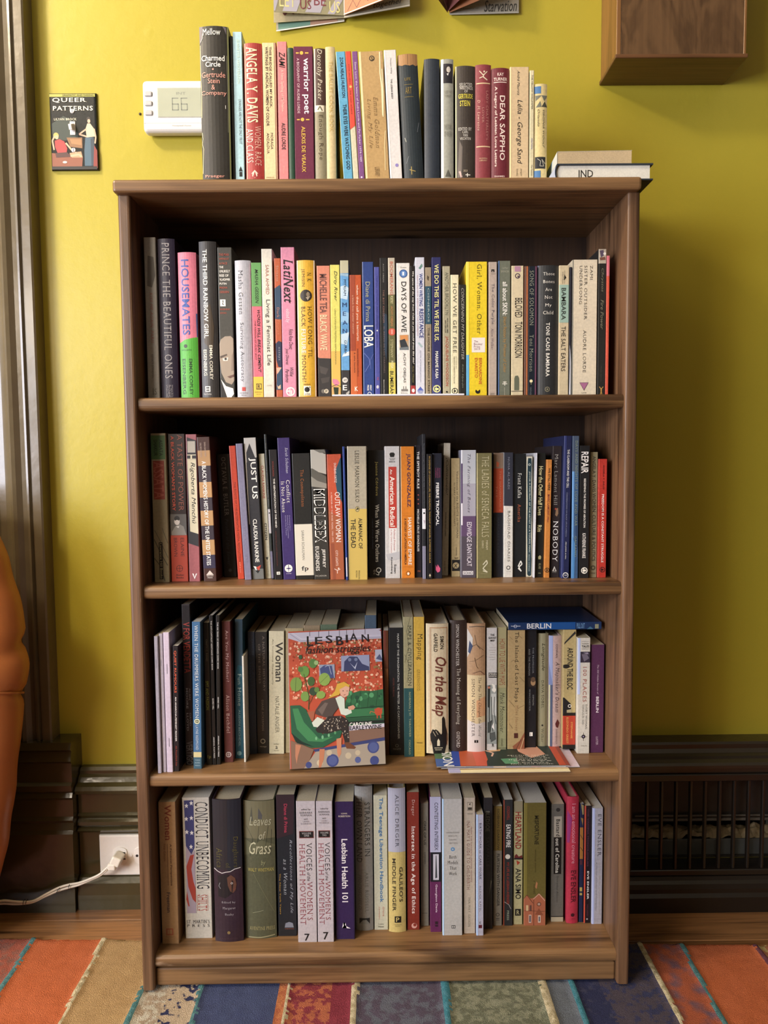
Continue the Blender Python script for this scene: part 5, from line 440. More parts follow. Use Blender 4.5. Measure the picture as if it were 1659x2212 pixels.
["D",-0.3678,0.0375,0.0276,0.2406,0.0,0,"a07a50","thick ochre paperback titled Women, a feminist perspective",[["t","Women",0.021,0.265,0.35,0.74,"7c2c1c","b"],["t","A Feminist Perspective",0.293,0.588,0.58,0.72,"4c2c20","b"],["r",0.293,0.585,0.46,0.48,"4c1c1c"],["t","Fifth Edition",0.293,0.415,0.24,0.36,"7c4c28",""],["t","Freeman",0.634,0.777,0.35,0.56,"3c2c38","b"],["r",0.89,0.939,0.25,0.68,"9c5034"],["r",0.899,0.93,0.33,0.6,"a07a50"],["r",0.89,0.939,0.45,0.48,"9c5034"],["t","MAYFIELD",0.948,0.954,0.25,0.7,"7c4c28","h"]]],
["D",-0.3328,0.051,0.0446,0.2413,0.0,0,"b9b3a4","white thick paperback with stars and stripes flag, Conduct Unbecoming",[["p",[[0.07,0.02],[0.42,0.018],[0.42,0.352],[0.3,0.401],[0.1,0.339]],"35386c"],["p",[[0.16,0.041],[0.185,0.052],[0.23,0.052],[0.195,0.061],[0.21000000000000002,0.074],[0.16,0.065],[0.11,0.074],[0.125,0.061],[0.09,0.052],[0.135,0.052]],"d4d0cc"],["p",[[0.34,0.022],[0.36500000000000005,0.033],[0.41000000000000003,0.033],[0.375,0.043],[0.39,0.055],[0.34,0.047],[0.29000000000000004,0.055],[0.30500000000000005,0.043],[0.27,0.033],[0.315,0.033]],"d4d0cc"],["p",[[0.14,0.133],[0.165,0.144],[0.21000000000000002,0.144],[0.17500000000000002,0.154],[0.19,0.166],[0.14,0.157],[0.09000000000000001,0.166],[0.10500000000000001,0.154],[0.07,0.144],[0.11500000000000002,0.144]],"d4d0cc"],["p",[[0.33,0.127],[0.35500000000000004,0.138],[0.4,0.138],[0.365,0.148],[0.38,0.16],[0.33,0.151],[0.28,0.16],[0.29500000000000004,0.148],[0.26,0.138],[0.305,0.138]],"d4d0cc"],["p",[[0.15,0.225],[0.175,0.236],[0.22,0.236],[0.185,0.246],[0.2,0.258],[0.15,0.25],[0.09999999999999999,0.258],[0.11499999999999999,0.246],[0.07999999999999999,0.236],[0.125,0.236]],"d4d0cc"],["p",[[0.33,0.231],[0.35500000000000004,0.242],[0.4,0.242],[0.365,0.252],[0.38,0.264],[0.33,0.256],[0.28,0.264],[0.29500000000000004,0.252],[0.26,0.242],[0.305,0.242]],"d4d0cc"],["p",[[0.29,0.329],[0.315,0.341],[0.36,0.341],[0.32499999999999996,0.35],[0.33999999999999997,0.363],[0.29,0.354],[0.24,0.363],[0.255,0.35],[0.21999999999999997,0.341],[0.26499999999999996,0.341]],"d4d0cc"],["p",[[0.1,0.339],[0.3,0.401],[0.42,0.37],[0.42,0.819],[0.08,0.819]],"9c8c98"],["p",[[0.1,0.487],[0.25,0.407],[0.4,0.401],[0.38,0.413],[0.28,0.505],[0.35,0.597],[0.42,0.64],[0.42,0.745],[0.3,0.72],[0.15,0.628]],"a03426"],["p",[[0.1,0.659],[0.18,0.77],[0.14,0.77],[0.06,0.72]],"a03426"],["t","CONDUCT UNBECOMING",0.032,0.644,0.47,0.93,"22222c","s"],["t","SHILTS",0.687,0.803,0.5,0.82,"b0463c","s"],["r",0.687,0.803,0.46,0.47,"b0463c"],["r",0.687,0.803,0.85,0.86,"b0463c"],["t","ST. MARTIN’S",0.868,0.892,0.06,0.9,"26262c","hs"],["t","P R E S S",0.899,0.918,0.06,0.9,"26262c","hs"]]],
["D",-0.2818,0.04,0.0467,0.242,0.0,1,"2e1a26","dark plum hardcover with face photo and torn white edge",[["r",0,0.489,0,1,"221c20"],["p",[[0.55,0.0],[1,0.0],[1,0.465],[0.5,0.502]],"1c1e28"],["t","Daughters",0.261,0.474,0.68,0.88,"5c5424","s"],["t","of",0.441,0.474,0.45,0.6,"5c5424","s"],["t","Africa",0.337,0.474,0.12,0.32,"5c5424","s"],["l",[[0.02,0.483],[0.15,0.502],[0.3,0.514],[0.45,0.505],[0.6,0.502],[0.75,0.486],[0.95,0.48]],0.0049,"c8c0bc"],["p",[[0.15,0.532],[0.5,0.52],[0.7,0.574],[0.65,0.653],[0.4,0.69],[0.15,0.678]],"1a1114"],["p",[[0.48,0.544],[0.62,0.526],[0.76,0.55],[0.8,0.593],[0.77,0.635],[0.68,0.653],[0.58,0.641],[0.5,0.599]],"5c3828"],["e",0.584,0.64,0.0073,"c8b8b0",1],["e",0.584,0.64,0.0043,"1a1114",1],["l",[[0.68,0.629],[0.78,0.623]],0.0036,"7c3434"],["l",[[0.22,0.581],[0.18,0.605],[0.24,0.623]],0.003,"8c8c90"],["t","Edited by",0.711,0.729,0.28,0.75,"a8a0a4","hs"],["t","Margaret",0.751,0.772,0.3,0.75,"a8a0a4","hs"],["t","Busby",0.796,0.815,0.38,0.68,"a8a0a4","hs"],["e",0.933,0.5,0.0109,"7c6438",1],["t","PANTHEON",0.97,0.982,0.18,0.8,"4c3038","h"]]],
["D",-0.2329,0.0478,0.0513,0.2358,0.0,1,"4d4e36","worn olive green jacketed volume with meadow and script title",[["r",0,0.271,0,1,"6b6648"],["p",[[0,0.271],[0.3,0.309],[0.6,0.284],[1,0.322],[1,0.334],[0,0.397]],"5c5c40"],["p",[[0.2,0.146],[0.28,0.039],[0.32,0.146]],"4c4c3c"],["p",[[0.48,0.127],[0.5,0.052],[0.62,0.102],[0.6,0.133]],"4c4c4c"],["t","Leaves",0.114,0.177,0.2,0.9,"a8a484","hi"],["t","of",0.221,0.278,0.5,0.72,"a8a484","hi"],["t","Grass",0.296,0.384,0.18,0.88,"b4b08c","hi"],["t","by",0.428,0.472,0.55,0.7,"8c8c64","hi"],["t","WALT WHITMAN",0.485,0.51,0.12,0.95,"b8a84c","hs"],["l",[[0.1,0.183],[0.3,0.271],[0.2,0.397]],0.0025,"3c4030"],["l",[[0.5,0.183],[0.45,0.303]],0.0025,"3c4030"],["l",[[0.8,0.183],[0.7,0.334]],0.0025,"3c4030"],["l",[[0.9,0.209],[0.85,0.397]],0.0025,"3c4030"],["l",[[0.3,0.523],[0.95,0.812]],0.0025,"747454"],["l",[[0.25,0.812],[0.6,0.793]],0.0031,"8c8c6c"],["t","AVENTINE PRESS",0.912,0.937,0.14,0.95,"a89c64","hs"],["l",[[0.1,0.991],[0.5,0.991],[0.95,0.978]],0.0075,"948c64"]]],
["D",-0.1789,0.0537,0.0302,0.2431,0.0,0,"1b1f24","black and plum paperback, Recollections of My Life as a Woman",[["p",[[0,0.0],[1,0.0],[0.9,0.272],[0.0,0.309]],"2c1820"],["t","Diane di Prima",0.064,0.266,0.42,0.6,"b43048","b"],["t","Recollections of My Life",0.315,0.835,0.66,0.84,"9ca0a8","is"],["t","as a Woman",0.453,0.703,0.34,0.54,"a4a8ac","is"],["t","The New York Years",0.554,0.844,0.1,0.18,"9c7424","b"],["p",[[0.35,0.939],[0.4,0.908],[0.6,0.899],[0.8,0.908],[0.85,0.939]],"747884"],["t","VIKING",0.944,0.951,0.35,0.85,"94503c","h"]]],
["D",-0.1442,0.0371,0.0312,0.2397,0.0,0,"b7aeb0","pale grey-pink paperback, Voices of the Women’s Health Movement, volume one",[["t","edited by",0.052,0.068,0.26,0.76,"4c4848","hi"],["t","BARBARA",0.075,0.088,0.18,0.84,"2c2828","hs"],["t","SEAMAN",0.093,0.106,0.22,0.8,"2c2828","hs"],["t","with",0.12,0.131,0.4,0.6,"6c6464","hi"],["t","LAURA",0.138,0.148,0.34,0.68,"6c6464","hs"],["t","ELDRIDGE",0.154,0.164,0.24,0.78,"6c6464","hs"],["r",0.21,0.261,0.14,0.9,"8c4440"],["r",0.214,0.257,0.16,0.88,"161412"],["t","VOLUME",0.22,0.233,0.28,0.76,"d4ccc8","hs"],["t","ONE",0.236,0.249,0.4,0.66,"d4ccc8","hs"],["t","VOICES",0.294,0.489,0.5,0.78,"2c2828","s"],["t","of the",0.503,0.562,0.52,0.7,"4c4444","i"],["t","WOMEN’S",0.568,0.843,0.5,0.78,"8c3c40","s"],["t","HEALTH MOVEMENT",0.3,0.874,0.14,0.42,"94444c","s"],["t","7",0.939,0.99,0.33,0.6,"161412","hb"]]],
["D",-0.1117,0.0372,0.0264,0.2393,0.0,0,"b7aeb2","pale grey-pink paperback, Voices of the Women’s Health Movement, volume two",[["t","edited by",0.047,0.062,0.26,0.76,"4c4848","hi"],["t","BARBARA",0.069,0.082,0.14,0.84,"2c2828","hs"],["t","SEAMAN",0.088,0.1,0.18,0.8,"2c2828","hs"],["t","with",0.114,0.126,0.38,0.6,"6c6464","hi"],["t","LAURA",0.133,0.143,0.32,0.68,"6c6464","hs"],["t","ELDRIDGE",0.148,0.158,0.2,0.78,"6c6464","hs"],["r",0.206,0.257,0.12,0.84,"8c4440"],["r",0.21,0.253,0.14,0.82,"161412"],["t","VOLUME",0.216,0.229,0.24,0.74,"d4ccc8","hs"],["t","TWO",0.234,0.246,0.36,0.62,"d4ccc8","hs"],["t","VOICES",0.289,0.49,0.5,0.8,"2c2828","s"],["t","of the",0.498,0.56,0.52,0.7,"4c4444","i"],["t","WOMEN’S",0.566,0.842,0.5,0.8,"8c3c40","s"],["t","HEALTH MOVEMENT",0.295,0.873,0.12,0.42,"94444c","s"],["t","7",0.929,0.983,0.33,0.65,"161412","hb"]]],
["D",-0.082,0.0436,0.031,0.2349,0.0,0,"2e1e4c","deep purple thick paperback, Lesbian Health 101",[["r",0,1,0.93,1,"241640"],["t","SUZANNE",0.08,0.09,0.34,0.66,"c8b8a8","hb"],["t","ROBERTSON",0.098,0.111,0.2,0.82,"c8b8a8","hb"],["t","Lesbian Health 101",0.269,0.728,0.34,0.66,"e8e2e0","b"],["p",[[0.32,0.919],[0.38,0.879],[0.44,0.919],[0.5,0.879],[0.56,0.919],[0.78,0.922],[0.55,0.905],[0.45,0.893]],"e8e2e0"]]],
["D",-0.0499,0.0649,0.0293,0.2503,0.0,1,"908f8a","grey hardcover with black serif capitals, Strangers in Their Own Land",[["t","STRANGERS IN",0.11,0.482,0.56,0.84,"383834","s"],["t","THEIR OWN LAND",0.074,0.523,0.1,0.4,"383834","s"],["t","ARLIE RUSSELL",0.59,0.871,0.54,0.72,"6c6c64","s"],["t","HOCHSCHILD",0.609,0.851,0.16,0.34,"6c6c64","is"],["r",0.912,0.953,0.2,0.8,"24282c"],["p",[[0.2,0.953],[0.4,0.926],[0.6,0.923],[0.8,0.953]],"848884"]]],
["D",-0.0186,0.0671,0.0228,0.234,0.0,0,"bfbda2","cream paperback with hand-lettered blue title, Teenage Liberation Handbook",[["t","The Teenage Liberation Handbook",0.018,0.795,0.34,0.68,"2c6ca4","b"],["t","Grace",0.827,0.898,0.6,0.74,"c47c6c","i"],["t","Llewellyn",0.827,0.922,0.28,0.42,"c47c6c","i"],["t","Lowry",0.952,0.963,0.28,0.68,"5c5c50","hb"],["t","House",0.97,0.982,0.28,0.68,"5c5c50","hb"]]],
["D",0.0055,0.0595,0.0286,0.2494,0.0,1,"c2ac62","white over yellow hardcover, Galileo’s Middle Finger",[["r",0,0.441,0,1,"a8a8b8"],["t","ALICE DREGER",0.044,0.405,0.42,0.62,"34343c","s"],["t","GALILEO’S",0.545,0.788,0.62,0.82,"3c3420","b"],["t","MIDDLE FINGER",0.485,0.851,0.22,0.42,"3c3420","b"],["r",0.888,0.932,0.34,0.72,"161412"],["t","P",0.895,0.926,0.42,0.62,"c2ac62","hb"],["t","THE PENGUIN",0.943,0.949,0.3,0.75,"74683c","h"],["t","PRESS",0.954,0.96,0.36,0.66,"74683c","h"]]],
["D",0.0369,0.0659,0.0206,0.2393,0.0,0,"80281c","brick red paperback, Intersex in the Age of Ethics",[["t","Dreger",0.055,0.17,0.35,0.65,"d8b0a4","s"],["t","Intersex in the Age of Ethics",0.245,0.88,0.28,0.68,"ecdcd4","sb"],["e",0.97,0.55,0.0196,"c89488",1],["e",0.964,0.6,0.0115,"80281c",1]]],
["D",0.0601,0.0762,0.0136,0.2147,0.0,0,"7a7667","slim grey-taupe paperback reading One of Us",[["r",0.109,1,0.2,0.24,"68645a"],["r",0.109,0.362,0.72,0.75,"68645a"],["t","ONE OF US",0.142,0.336,0.42,0.68,"24221f","b"],["t","DREGER",0.395,0.495,0.45,0.62,"4c4a44","b"],["r",0.893,0.897,0.15,0.8,"4c4a44"]]],
["D",0.0754,0.0592,0.0181,0.234,0.0,0,"602050","white, black and magenta paperback, Contesting Intersex",[["r",0,0.407,0,1,"a8a8c4"],["r",0.407,0.625,0,1,"15121c"],["t","CONTESTING INTERSEX",0.042,0.392,0.4,0.72,"24222c",""],["r",0.421,0.612,0.26,0.78,"b8b4c0"],["p",[[0.5,0.43],[0.56,0.43],[0.64,0.595],[0.44,0.6]],"3c4044"],["t","Georgiann Davis",0.645,0.853,0.42,0.66,"d4b8cc","b"],["r",0.921,0.941,0.42,0.68,"24121c"],["r",0.947,0.959,0.42,0.68,"24121c"]]],
["D",0.0948,0.0499,0.0329,0.2345,0.0,0,"aeaca8","wide plain white paperback, Birth Models That Work, blue rosette",[["r",0,1,0,0.07,"a8ccec"],["t","DAVIS-FLOYD",0.239,0.249,0.2,0.84,"84807c","h"],["t","BARCLAY",0.264,0.273,0.3,0.74,"84807c","h"],["t","DAVISS",0.292,0.301,0.34,0.7,"84807c","h"],["t","TRITTEN",0.316,0.326,0.3,0.74,"84807c","h"],["e",0.366,0.52,0.014,"4c84b8",1],["e",0.366,0.52,0.0058,"aeaca8",1],["t","Birth",0.411,0.434,0.34,0.7,"34322f","hs"],["t","Models",0.45,0.475,0.26,0.78,"34322f","hs"],["t","That",0.491,0.515,0.36,0.7,"34322f","hs"],["t","Work",0.532,0.555,0.32,0.72,"34322f","hs"],["r",0.926,0.948,0.45,0.64,"161412"],["r",0.93,0.944,0.47,0.535,"aeaca8"],["r",0.93,0.944,0.555,0.62,"aeaca8"]]],  # full-height left strip paints bluish daylight on the rounded spine edge
["D",0.1308,0.0543,0.019,0.234,0.0,0,"b0a290","beige paperback with pinkish title, guide to childbirth",[["r",0.032,0.094,0.3,0.75,"6c6454"],["r",0.036,0.09,0.33,0.72,"b0a290"],["p",[[0.45,0.047],[0.6,0.038],[0.55,0.056]],"161412"],["r",0.07,0.088,0.36,0.7,"3c362c"],["t","A BANTAM",0.11,0.123,0.3,0.75,"8c8474","h"],["t","FROM THE NATION’S LEADING MIDWIFE",0.211,0.618,0.58,0.7,"9c7068",""],["t","INA MAY’S GUIDE TO CHILDBIRTH",0.167,0.673,0.26,0.5,"7c4c44","s"],["t","INA MAY GASKIN",0.732,0.951,0.36,0.56,"74705c","s"]]],
["D",0.151,0.0484,0.0119,0.208,0.0,0,"a8a6b8","thin short white paperback, bluish-lit edge, Birth Work as Care Work",[["r",0,1,0,0.2,"a4c4ec"],["t","BIRTH WORK as CARE WORK",0.068,0.534,0.38,0.66,"3c3a50","s"],["t","ALANA APFEL",0.583,0.803,0.38,0.62,"6c6878","s"],["t","K",0.882,0.902,0.38,0.66,"2c2a34","hs"],["r",0.911,0.938,0.3,0.76,"5c1828"]]],  # left strip is daylight put into the colour of the white spine
["D",0.1655,0.0659,0.015,0.2282,0.0,0,"221f24","dark photographic paperback, Bledsoe, Baya Falls",[["p",[[0.3,0.455],[0.7,0.576],[0.5,0.758],[0.2,1.0],[0,1.0]],"37313a"],["p",[[0.8,0.624],[0.9,0.636],[0.6,0.745]],"6c685c"],["t","BLEDSOE",0.1,0.255,0.22,0.64,"84847c",""],["t","SAYAFALLS",0.297,0.521,0.25,0.62,"4c4450",""]]],
["D",0.183,0.0741,0.0148,0.2096,0.0,0,"7d776a","grey paperback with ochre top, Flirting with Danger",[["r",0,0.369,0,1,"6f5a26"],["t","SIOBHAN DARROW",0.02,0.365,0.42,0.68,"3c3014","b"],["t","FLIRTING WITH DANGER",0.396,0.836,0.4,0.7,"34302c","b"],["e",0.907,0.5,0.0149,"34302c",1],["e",0.907,0.5,0.0101,"7d776a",1],["r",0.937,0.942,0.3,0.7,"34302c"],["r",0.951,0.955,0.3,0.7,"34302c"]]],
["D",0.2,0.0738,0.0159,0.2205,0.0,0,"26282a","black paperback with orange left edge, Eating Fire",[["r",0,1,0,0.1,"8c3418"],["t","COGSWELL",0.05,0.159,0.35,0.64,"943024","b"],["t","EATING FIRE",0.195,0.375,0.28,0.74,"dcd8d0","b"],["e",0.449,0.45,0.0193,"c4c0b4",1],["t","MY LIFE AS A LESBIAN AVENGER",0.494,0.828,0.35,0.62,"943024","b"],["l",[[0.1,0.808],[0.6,0.834],[0.8,0.866]],0.0032,"a8a49c"],["t","PRESS",0.879,0.956,0.38,0.6,"8c947c","b"]]],
["D",0.2177,0.0769,0.0156,0.2162,0.0,0,"a39c70","khaki paperback, red Heartland above black author name",[["r",0,0.085,0,1,"847c60"],["t","HEARTLAND",0.085,0.384,0.18,0.8,"8c2420","b"],["p",[[0.1,0.44],[0.3,0.424],[0.55,0.447],[0.9,0.434],[0.95,0.457],[0.6,0.466],[0.1,0.457]],"641c1c"],["r",0.457,0.47,0.05,0.98,"1c1418"],["p",[[0.3,0.476],[0.7,0.493],[0.4,0.516]],"a0321c"],["t","ANA SIMO",0.542,0.792,0.2,0.8,"24201c","b"],["r",0.873,0.928,0.18,0.8,"161412"],["t","R",0.884,0.919,0.34,0.66,"a39c70","hb"]]],
["D",0.2347,0.0735,0.0376,0.2149,0.0,0,"5f5422","thick olive gold paperback with pink townhouse drawing at foot",[["r",0,1,0,0.14,"746828"],["t","MISFORTUNE",0.102,0.337,0.46,0.64,"2c2610","b"],["t","wesley stace",0.376,0.561,0.46,0.54,"4c4218",""],["t","a novel",0.63,0.739,0.42,0.52,"3c3014","s"],["p",[[0.56,0.64],[0.62,0.653],[0.58,0.7],[0.5,0.686]],"a86c44"],["p",[[0,0.779],[0.13,0.746],[0.3,0.779],[0.45,0.772],[0.68,0.736],[0.85,0.766],[0.97,0.785],[0.97,1.0],[0,1.0]],"a1593c"],["l",[[0,0.779],[0.13,0.749],[0.42,0.818]],0.004,"4c2418"],["l",[[0.42,0.785],[0.68,0.741],[0.95,0.799]],0.004,"c8a890"],["l",[[0.45,0.785],[0.45,1.0]],0.004,"5c2c1c"],["l",[[0,0.878],[0.95,0.884]],0.0033,"5c2c1c"],["p",[[0.5,0.911],[0.68,0.858],[0.88,0.917]],"84452c"],["e",0.825,0.68,0.0172,"6a3824",1],["e",0.825,0.68,0.0106,"a88c7c",1],["r",0.917,0.977,0.64,0.76,"c8b4a4"],["r",0.927,0.967,0.67,0.73,"4c4c58"],["r",0.911,0.977,0.22,0.34,"c8b4a4"],["r",0.917,0.97,0.24,0.32,"5c5054"],["r",0.832,0.878,0.1,0.2,"c8a878"],["r",0.832,0.878,0.26,0.34,"5c3c34"]]],
["D",0.2833,0.0831,0.0213,0.2076,0.0,0,"5f5c54","grey paperback, black and white title boxes, out of Carolina",[["r",0.103,0.279,0.18,0.82,"9c9484"],["r",0.279,0.592,0.18,0.78,"15120f"],["r",0.953,0.96,0,1,"161412"],["r",0.96,1,0,1,"a89c80"],["e",0.048,0.5,0.0165,"2c2a28",1],["t","Bastard",0.127,0.273,0.36,0.66,"24201c","sb"],["t","out of Carolina",0.289,0.582,0.32,0.62,"d4cfc0","sb"],["t","Dorothy Allison",0.609,0.836,0.38,0.56,"34322c","s"]]],
["D",0.3086,0.0772,0.0194,0.2227,0.0,1,"b1263e","hot pink hardcover, I Am an Emotional Creature",[["p",[[0,0.105],[0.4,0.169],[0.2,0.361],[0,0.361]],"8c2468"],["t","I am an emotional creature",0.054,0.523,0.4,0.74,"dc8c9c","n"],["t","EVE ENSLER",0.578,0.833,0.34,0.78,"54101c","b"],["e",0.932,0.52,0.014,"3c0c18",1],["t","villard",0.959,0.966,0.4,0.7,"6c1424","h"]]],
["D",0.3306,0.0807,0.007,0.2089,0.0,0,"1b2344","thin navy and orange collage spine",[["p",[[0.2,0.0],[0.9,0.014],[1,0.089],[0.6,0.092]],"8c7c50"],["r",0.198,0.464,0.05,0.8,"9c6424"],["p",[[0.2,0.116],[0.8,0.123],[0.7,0.184]],"8c6834"],["r",0.703,0.737,0.1,0.7,"a8944c"],["r",0.751,0.771,0.1,0.7,"a8944c"],["l",[[0.1,0.259],[0.8,0.3]],0.0034,"161412"],["l",[[0.1,0.362],[0.8,0.396]],0.0034,"161412"],["r",0.471,0.512,0.1,0.7,"4c2430"]]],
["D",0.338,0.0783,0.0113,0.2064,0.0,0,"1a0f18","narrow black spine with orange-red left edge",[["r",0,1,0,0.2,"b8402c"],["t","THE VAGINA MONOLOGUES",0.024,0.514,0.4,0.62,"5c3450","b"],["t","EVE ENSLER",0.555,0.797,0.45,0.72,"e0dcd8","b"],["t","VILLARD",0.838,0.941,0.45,0.65,"6c3448",""],["e",0.966,0.5,0.0069,"a8a0a4",1]]],
["D",0.3507,0.0751,0.0176,0.2036,0.0,0,"9d9ba6","white paperback with edge lit pale blue at the right end",[["r",0,1,0,0.22,"a8b4e0"],["t","EVE ENSLER",0.052,0.412,0.5,0.82,"4c4a54","s"],["t","In the Body of the World",0.461,0.911,0.66,0.76,"a89878","s"],["t","A Memoir of Cancer and Connection",0.464,0.883,0.36,0.46,"74707c",""],["r",0.953,0.957,0.2,0.9,"8c8a94"]]]  # pale blue left strip stands for daylight on the white spine
]
# ------------------------------------------------------------------ room shell
YW=.28
def wall_mat():
    m,nt,b=principled('chartreuse_plaster'); L=nt.links
    tc=node(nt,'ShaderNodeTexCoord')
    n=node(nt,'ShaderNodeTexNoise',i_Scale=1.7,i_Detail=3.0); L.new(tc.outputs['Object'],n.inputs['Vector'])
    mx=node(nt,'ShaderNodeMix',data_type='RGBA'); L.new(n.outputs['Fac'],mx.inputs['Factor'])
    mx.inputs[6].default_value=hexc(WALLC1); mx.inputs[7].default_value=hexc(WALLC2); L.new(mx.outputs[2],b.inputs['Base Color'])
    n2=node(nt,'ShaderNodeTexNoise',i_Scale=38.0,i_Detail=5.0,i_Roughness=.6); L.new(tc.outputs['Object'],n2.inputs['Vector'])
    n3=node(nt,'ShaderNodeTexVoronoi',i_Scale=9.0); L.new(tc.outputs['Object'],n3.inputs['Vector'])
    mr=node(nt,'ShaderNodeMapRange',i_From_Min=.0,i_From_Max=.09,i_To_Min=.8,i_To_Max=0.0); L.new(n3.outputs['Distance'],mr.inputs['Value'])
    ad=node(nt,'ShaderNodeMath',operation='ADD'); L.new(n2.outputs['Fac'],ad.inputs[0]); L.new(mr.outputs[0],ad.inputs[1])
    bp=node(nt,'ShaderNodeBump',i_Strength=.22,i_Distance=.0025); L.new(ad.outputs[0],bp.inputs['Height']); L.new(bp.outputs[0],b.inputs['Normal'])
    b.inputs['Roughness'].default_value=.38; b.inputs['Specular IOR Level'].default_value=.35
    return m
WALLC1,WALLC2='aa9d24','b3a22c'
WM=wall_mat()
VX0,VX1,VZ0,VZ1=.435,.96,.05,.27
for d in ((-2.6,2.2,YW,YW+.12,VZ1,2.7),(-2.6,VX0,YW,YW+.12,-.03,VZ1),(VX1,2.2,YW,YW+.12,-.03,VZ1),(VX0,VX1,YW,YW+.12,-.03,VZ0)): struct(boxo('wall_back',d,WM))
bm=bmesh.new(); box(bm,-2.7,-2.6,-3.3,-2.9,-.03,2.7); box(bm,-2.7,-2.6,-1.2,.4,-.03,2.7); box(bm,-2.7,-2.6,-2.9,-1.2,-.03,.4); box(bm,-2.7,-2.6,-2.9,-1.2,2.1,2.7)
struct(mobj('wall_left',bm,WM))
WD=speckle('4c3c24',.6,.1,20); struct(boxo('wall_right',(2.2,2.3,-3.3,.4,-.03,2.7),WD)); struct(boxo('wall_front',(-2.6,2.2,-3.3,-3.2,-.03,2.7),WD))
CEIL=speckle('e6e0d0',.9,.05,40); struct(boxo('ceiling',(-2.7,2.3,-3.3,.4,2.7,2.8),CEIL))
# floor boards, grain along x, parts of the floor
FW=wood('floor_board_wood',0,'946438','3c2210',.38,1.4,False,1.1)
FW2=wood('floor_board_wood_dark',0,'86582e','361c0c',.38,1.2,False,4.3)
fl=struct(boxo('floor',(-2.6,2.2,-3.2,YW,-.03,-.0125),speckle('2a190e',.6)))
y=.235+.045; k=0; random.seed(4)
while y>-.28:
    x=-2.6+random.random()*.5; xs=[-2.6]
    while x<2.2: xs.append(x); x+=1.1+random.random()
    xs.append(2.2)
    for a,b2 in zip(xs,xs[1:]):
        if b2-a>.02: boxo('floor_board',(a+.0004,b2-.0004,y-.0805,y-.0008,-.0124,-.009),FW if k%2 else FW2,fl,.0006,1)
    y-=.081; k+=1
# mouldings: glossy dark brown paint
def gloss_brown(n,c='3a2c18',rough=.22):
    m,nt,b=principled(n); L=nt.links
    tc=node(nt,'ShaderNodeTexCoord'); n1=node(nt,'ShaderNodeTexNoise',i_Scale=16.0,i_Detail=4.0); L.new(tc.outputs['Object'],n1.inputs['Vector'])
    mx=node(nt,'ShaderNodeMix',data_type='RGBA'); L.new(n1.outputs['Fac'],mx.inputs['Factor']); mx.inputs[6].default_value=hexc(c,.8); mx.inputs[7].default_value=hexc(c,1.2)
    L.new(mx.outputs[2],b.inputs['Base Color']); bp=node(nt,'ShaderNodeBump',i_Strength=.6,i_Distance=.004); L.new(n1.outputs['Fac'],bp.inputs['Height']); L.new(bp.outputs[0],b.inputs['Normal'])
    b.inputs['Roughness'].default_value=rough; b.inputs['Coat Weight'].default_value=.4; b.inputs['Coat Roughness'].default_value=.15
    return m
GB=gloss_brown('trim_paint','3b341a',.2); GBL=gloss_brown('casing_paint','5e5138',.36); GBD=gloss_brown('grille_paint','1c150f',.45)
BP=[(.28,.256),(.268,.256),(.262,.251),(.262,.245),(.255,.241),(.250,.233),(.239,.229),(.234,.223),(.238,.215),(.250,.212),(.250,.174),(.245,.170),(.249,.163),(.243,.158),(.242,.152),(.248,.147),(.241,.142),(.245,.137),(.250,.134),(.250,.052),(.243,.049),(.236,.040),(.231,.020),(.231,-.0125),(.28,-.0125)]
bm=bmesh.new(); sweep(bm,BP,'x',-.586,.42); struct(mobj('baseboard_left',bm,GB,smooth=False))
# door casing at the left: profile in plan, swept upwards
CP=[(-.629,.28),(-.629,.246),(-.632,.2435),(-.646,.2435),(-.648,.249),(-.650,.249),(-.653,.243),(-.657,.2435),(-.660,.251),(-.668,.250),(-.676,.243),(-.682,.241),(-.688,.246),(-.70,.252),(-.712,.253),(-.722,.247),(-.730,.240),(-.745,.238),(-.79,.238),(-.80,.245),(-.80,.28)]
bm=bmesh.new(); sweep(bm,CP,'z',.316,2.3); struct(mobj('trim_1',bm,GBL))
PP=[(.28,.318),(.232,.318),(.229,.312),(.226,.306),(.232,.301),(.229,.292),(.226,.284),(.230,.279),(.230,.243),(.224,.238),(.227,.226),(.230,.222),(.226,.214),(.230,.208),(.230,.176),(.226,.170),(.231,.163),(.228,.150),(.224,.144),(.224,-.0125),(.28,-.0125)]
bm=bmesh.new(); sweep(bm,PP,'x',-.81,-.588); struct(mobj('trim_2',bm,GB))
# cold-air return with its frame at the right
CAPP=[(.28,.302),(.243,.302),(.240,.298),(.240,.290),(.234,.284),(.226,.281),(.224,.276),(.216,.272),(.212,.268),(.212,.262),(.222,.262),(.222,.250),(.28,.250)]
bm=bmesh.new(); sweep(bm,CAPP,'x',.422,1.3); struct(mobj('trim_3',bm,gloss_brown('cap_paint','2a2219',.4)))
BSP=[(.28,.052),(.215,.052),(.212,.046),(.206,.042),(.203,.034),(.203,.026),(.198,.02),(.198,-.0125),(.28,-.0125)]
bm=bmesh.new(); sweep(bm,BSP,'x',.422,1.3); struct(mobj('baseboard_right',bm,GBD))
vg=empty('vent_grille',(.70,.225,.052)); tag(vg,'dark barred cold-air return grille low in the wall right of the bookcase','grille')
def vb(n,d,m=GBD,bev=.0015): return boxo(n,(d[0]-.70,d[1]-.70,d[2]-.225,d[3]-.225,d[4]-.052,d[5]-.052),m,vg,bev,1)
vb('frame_rail',(.44,.95,.216,.23,.236,.2495)); vb('frame_rail',(.44,.95,.216,.23,.0525,.064)); vb('frame_stile',(.424,.466,.214,.232,.064,.236)); vb('frame_stile',(.95,.98,.214,.232,.064,.236))
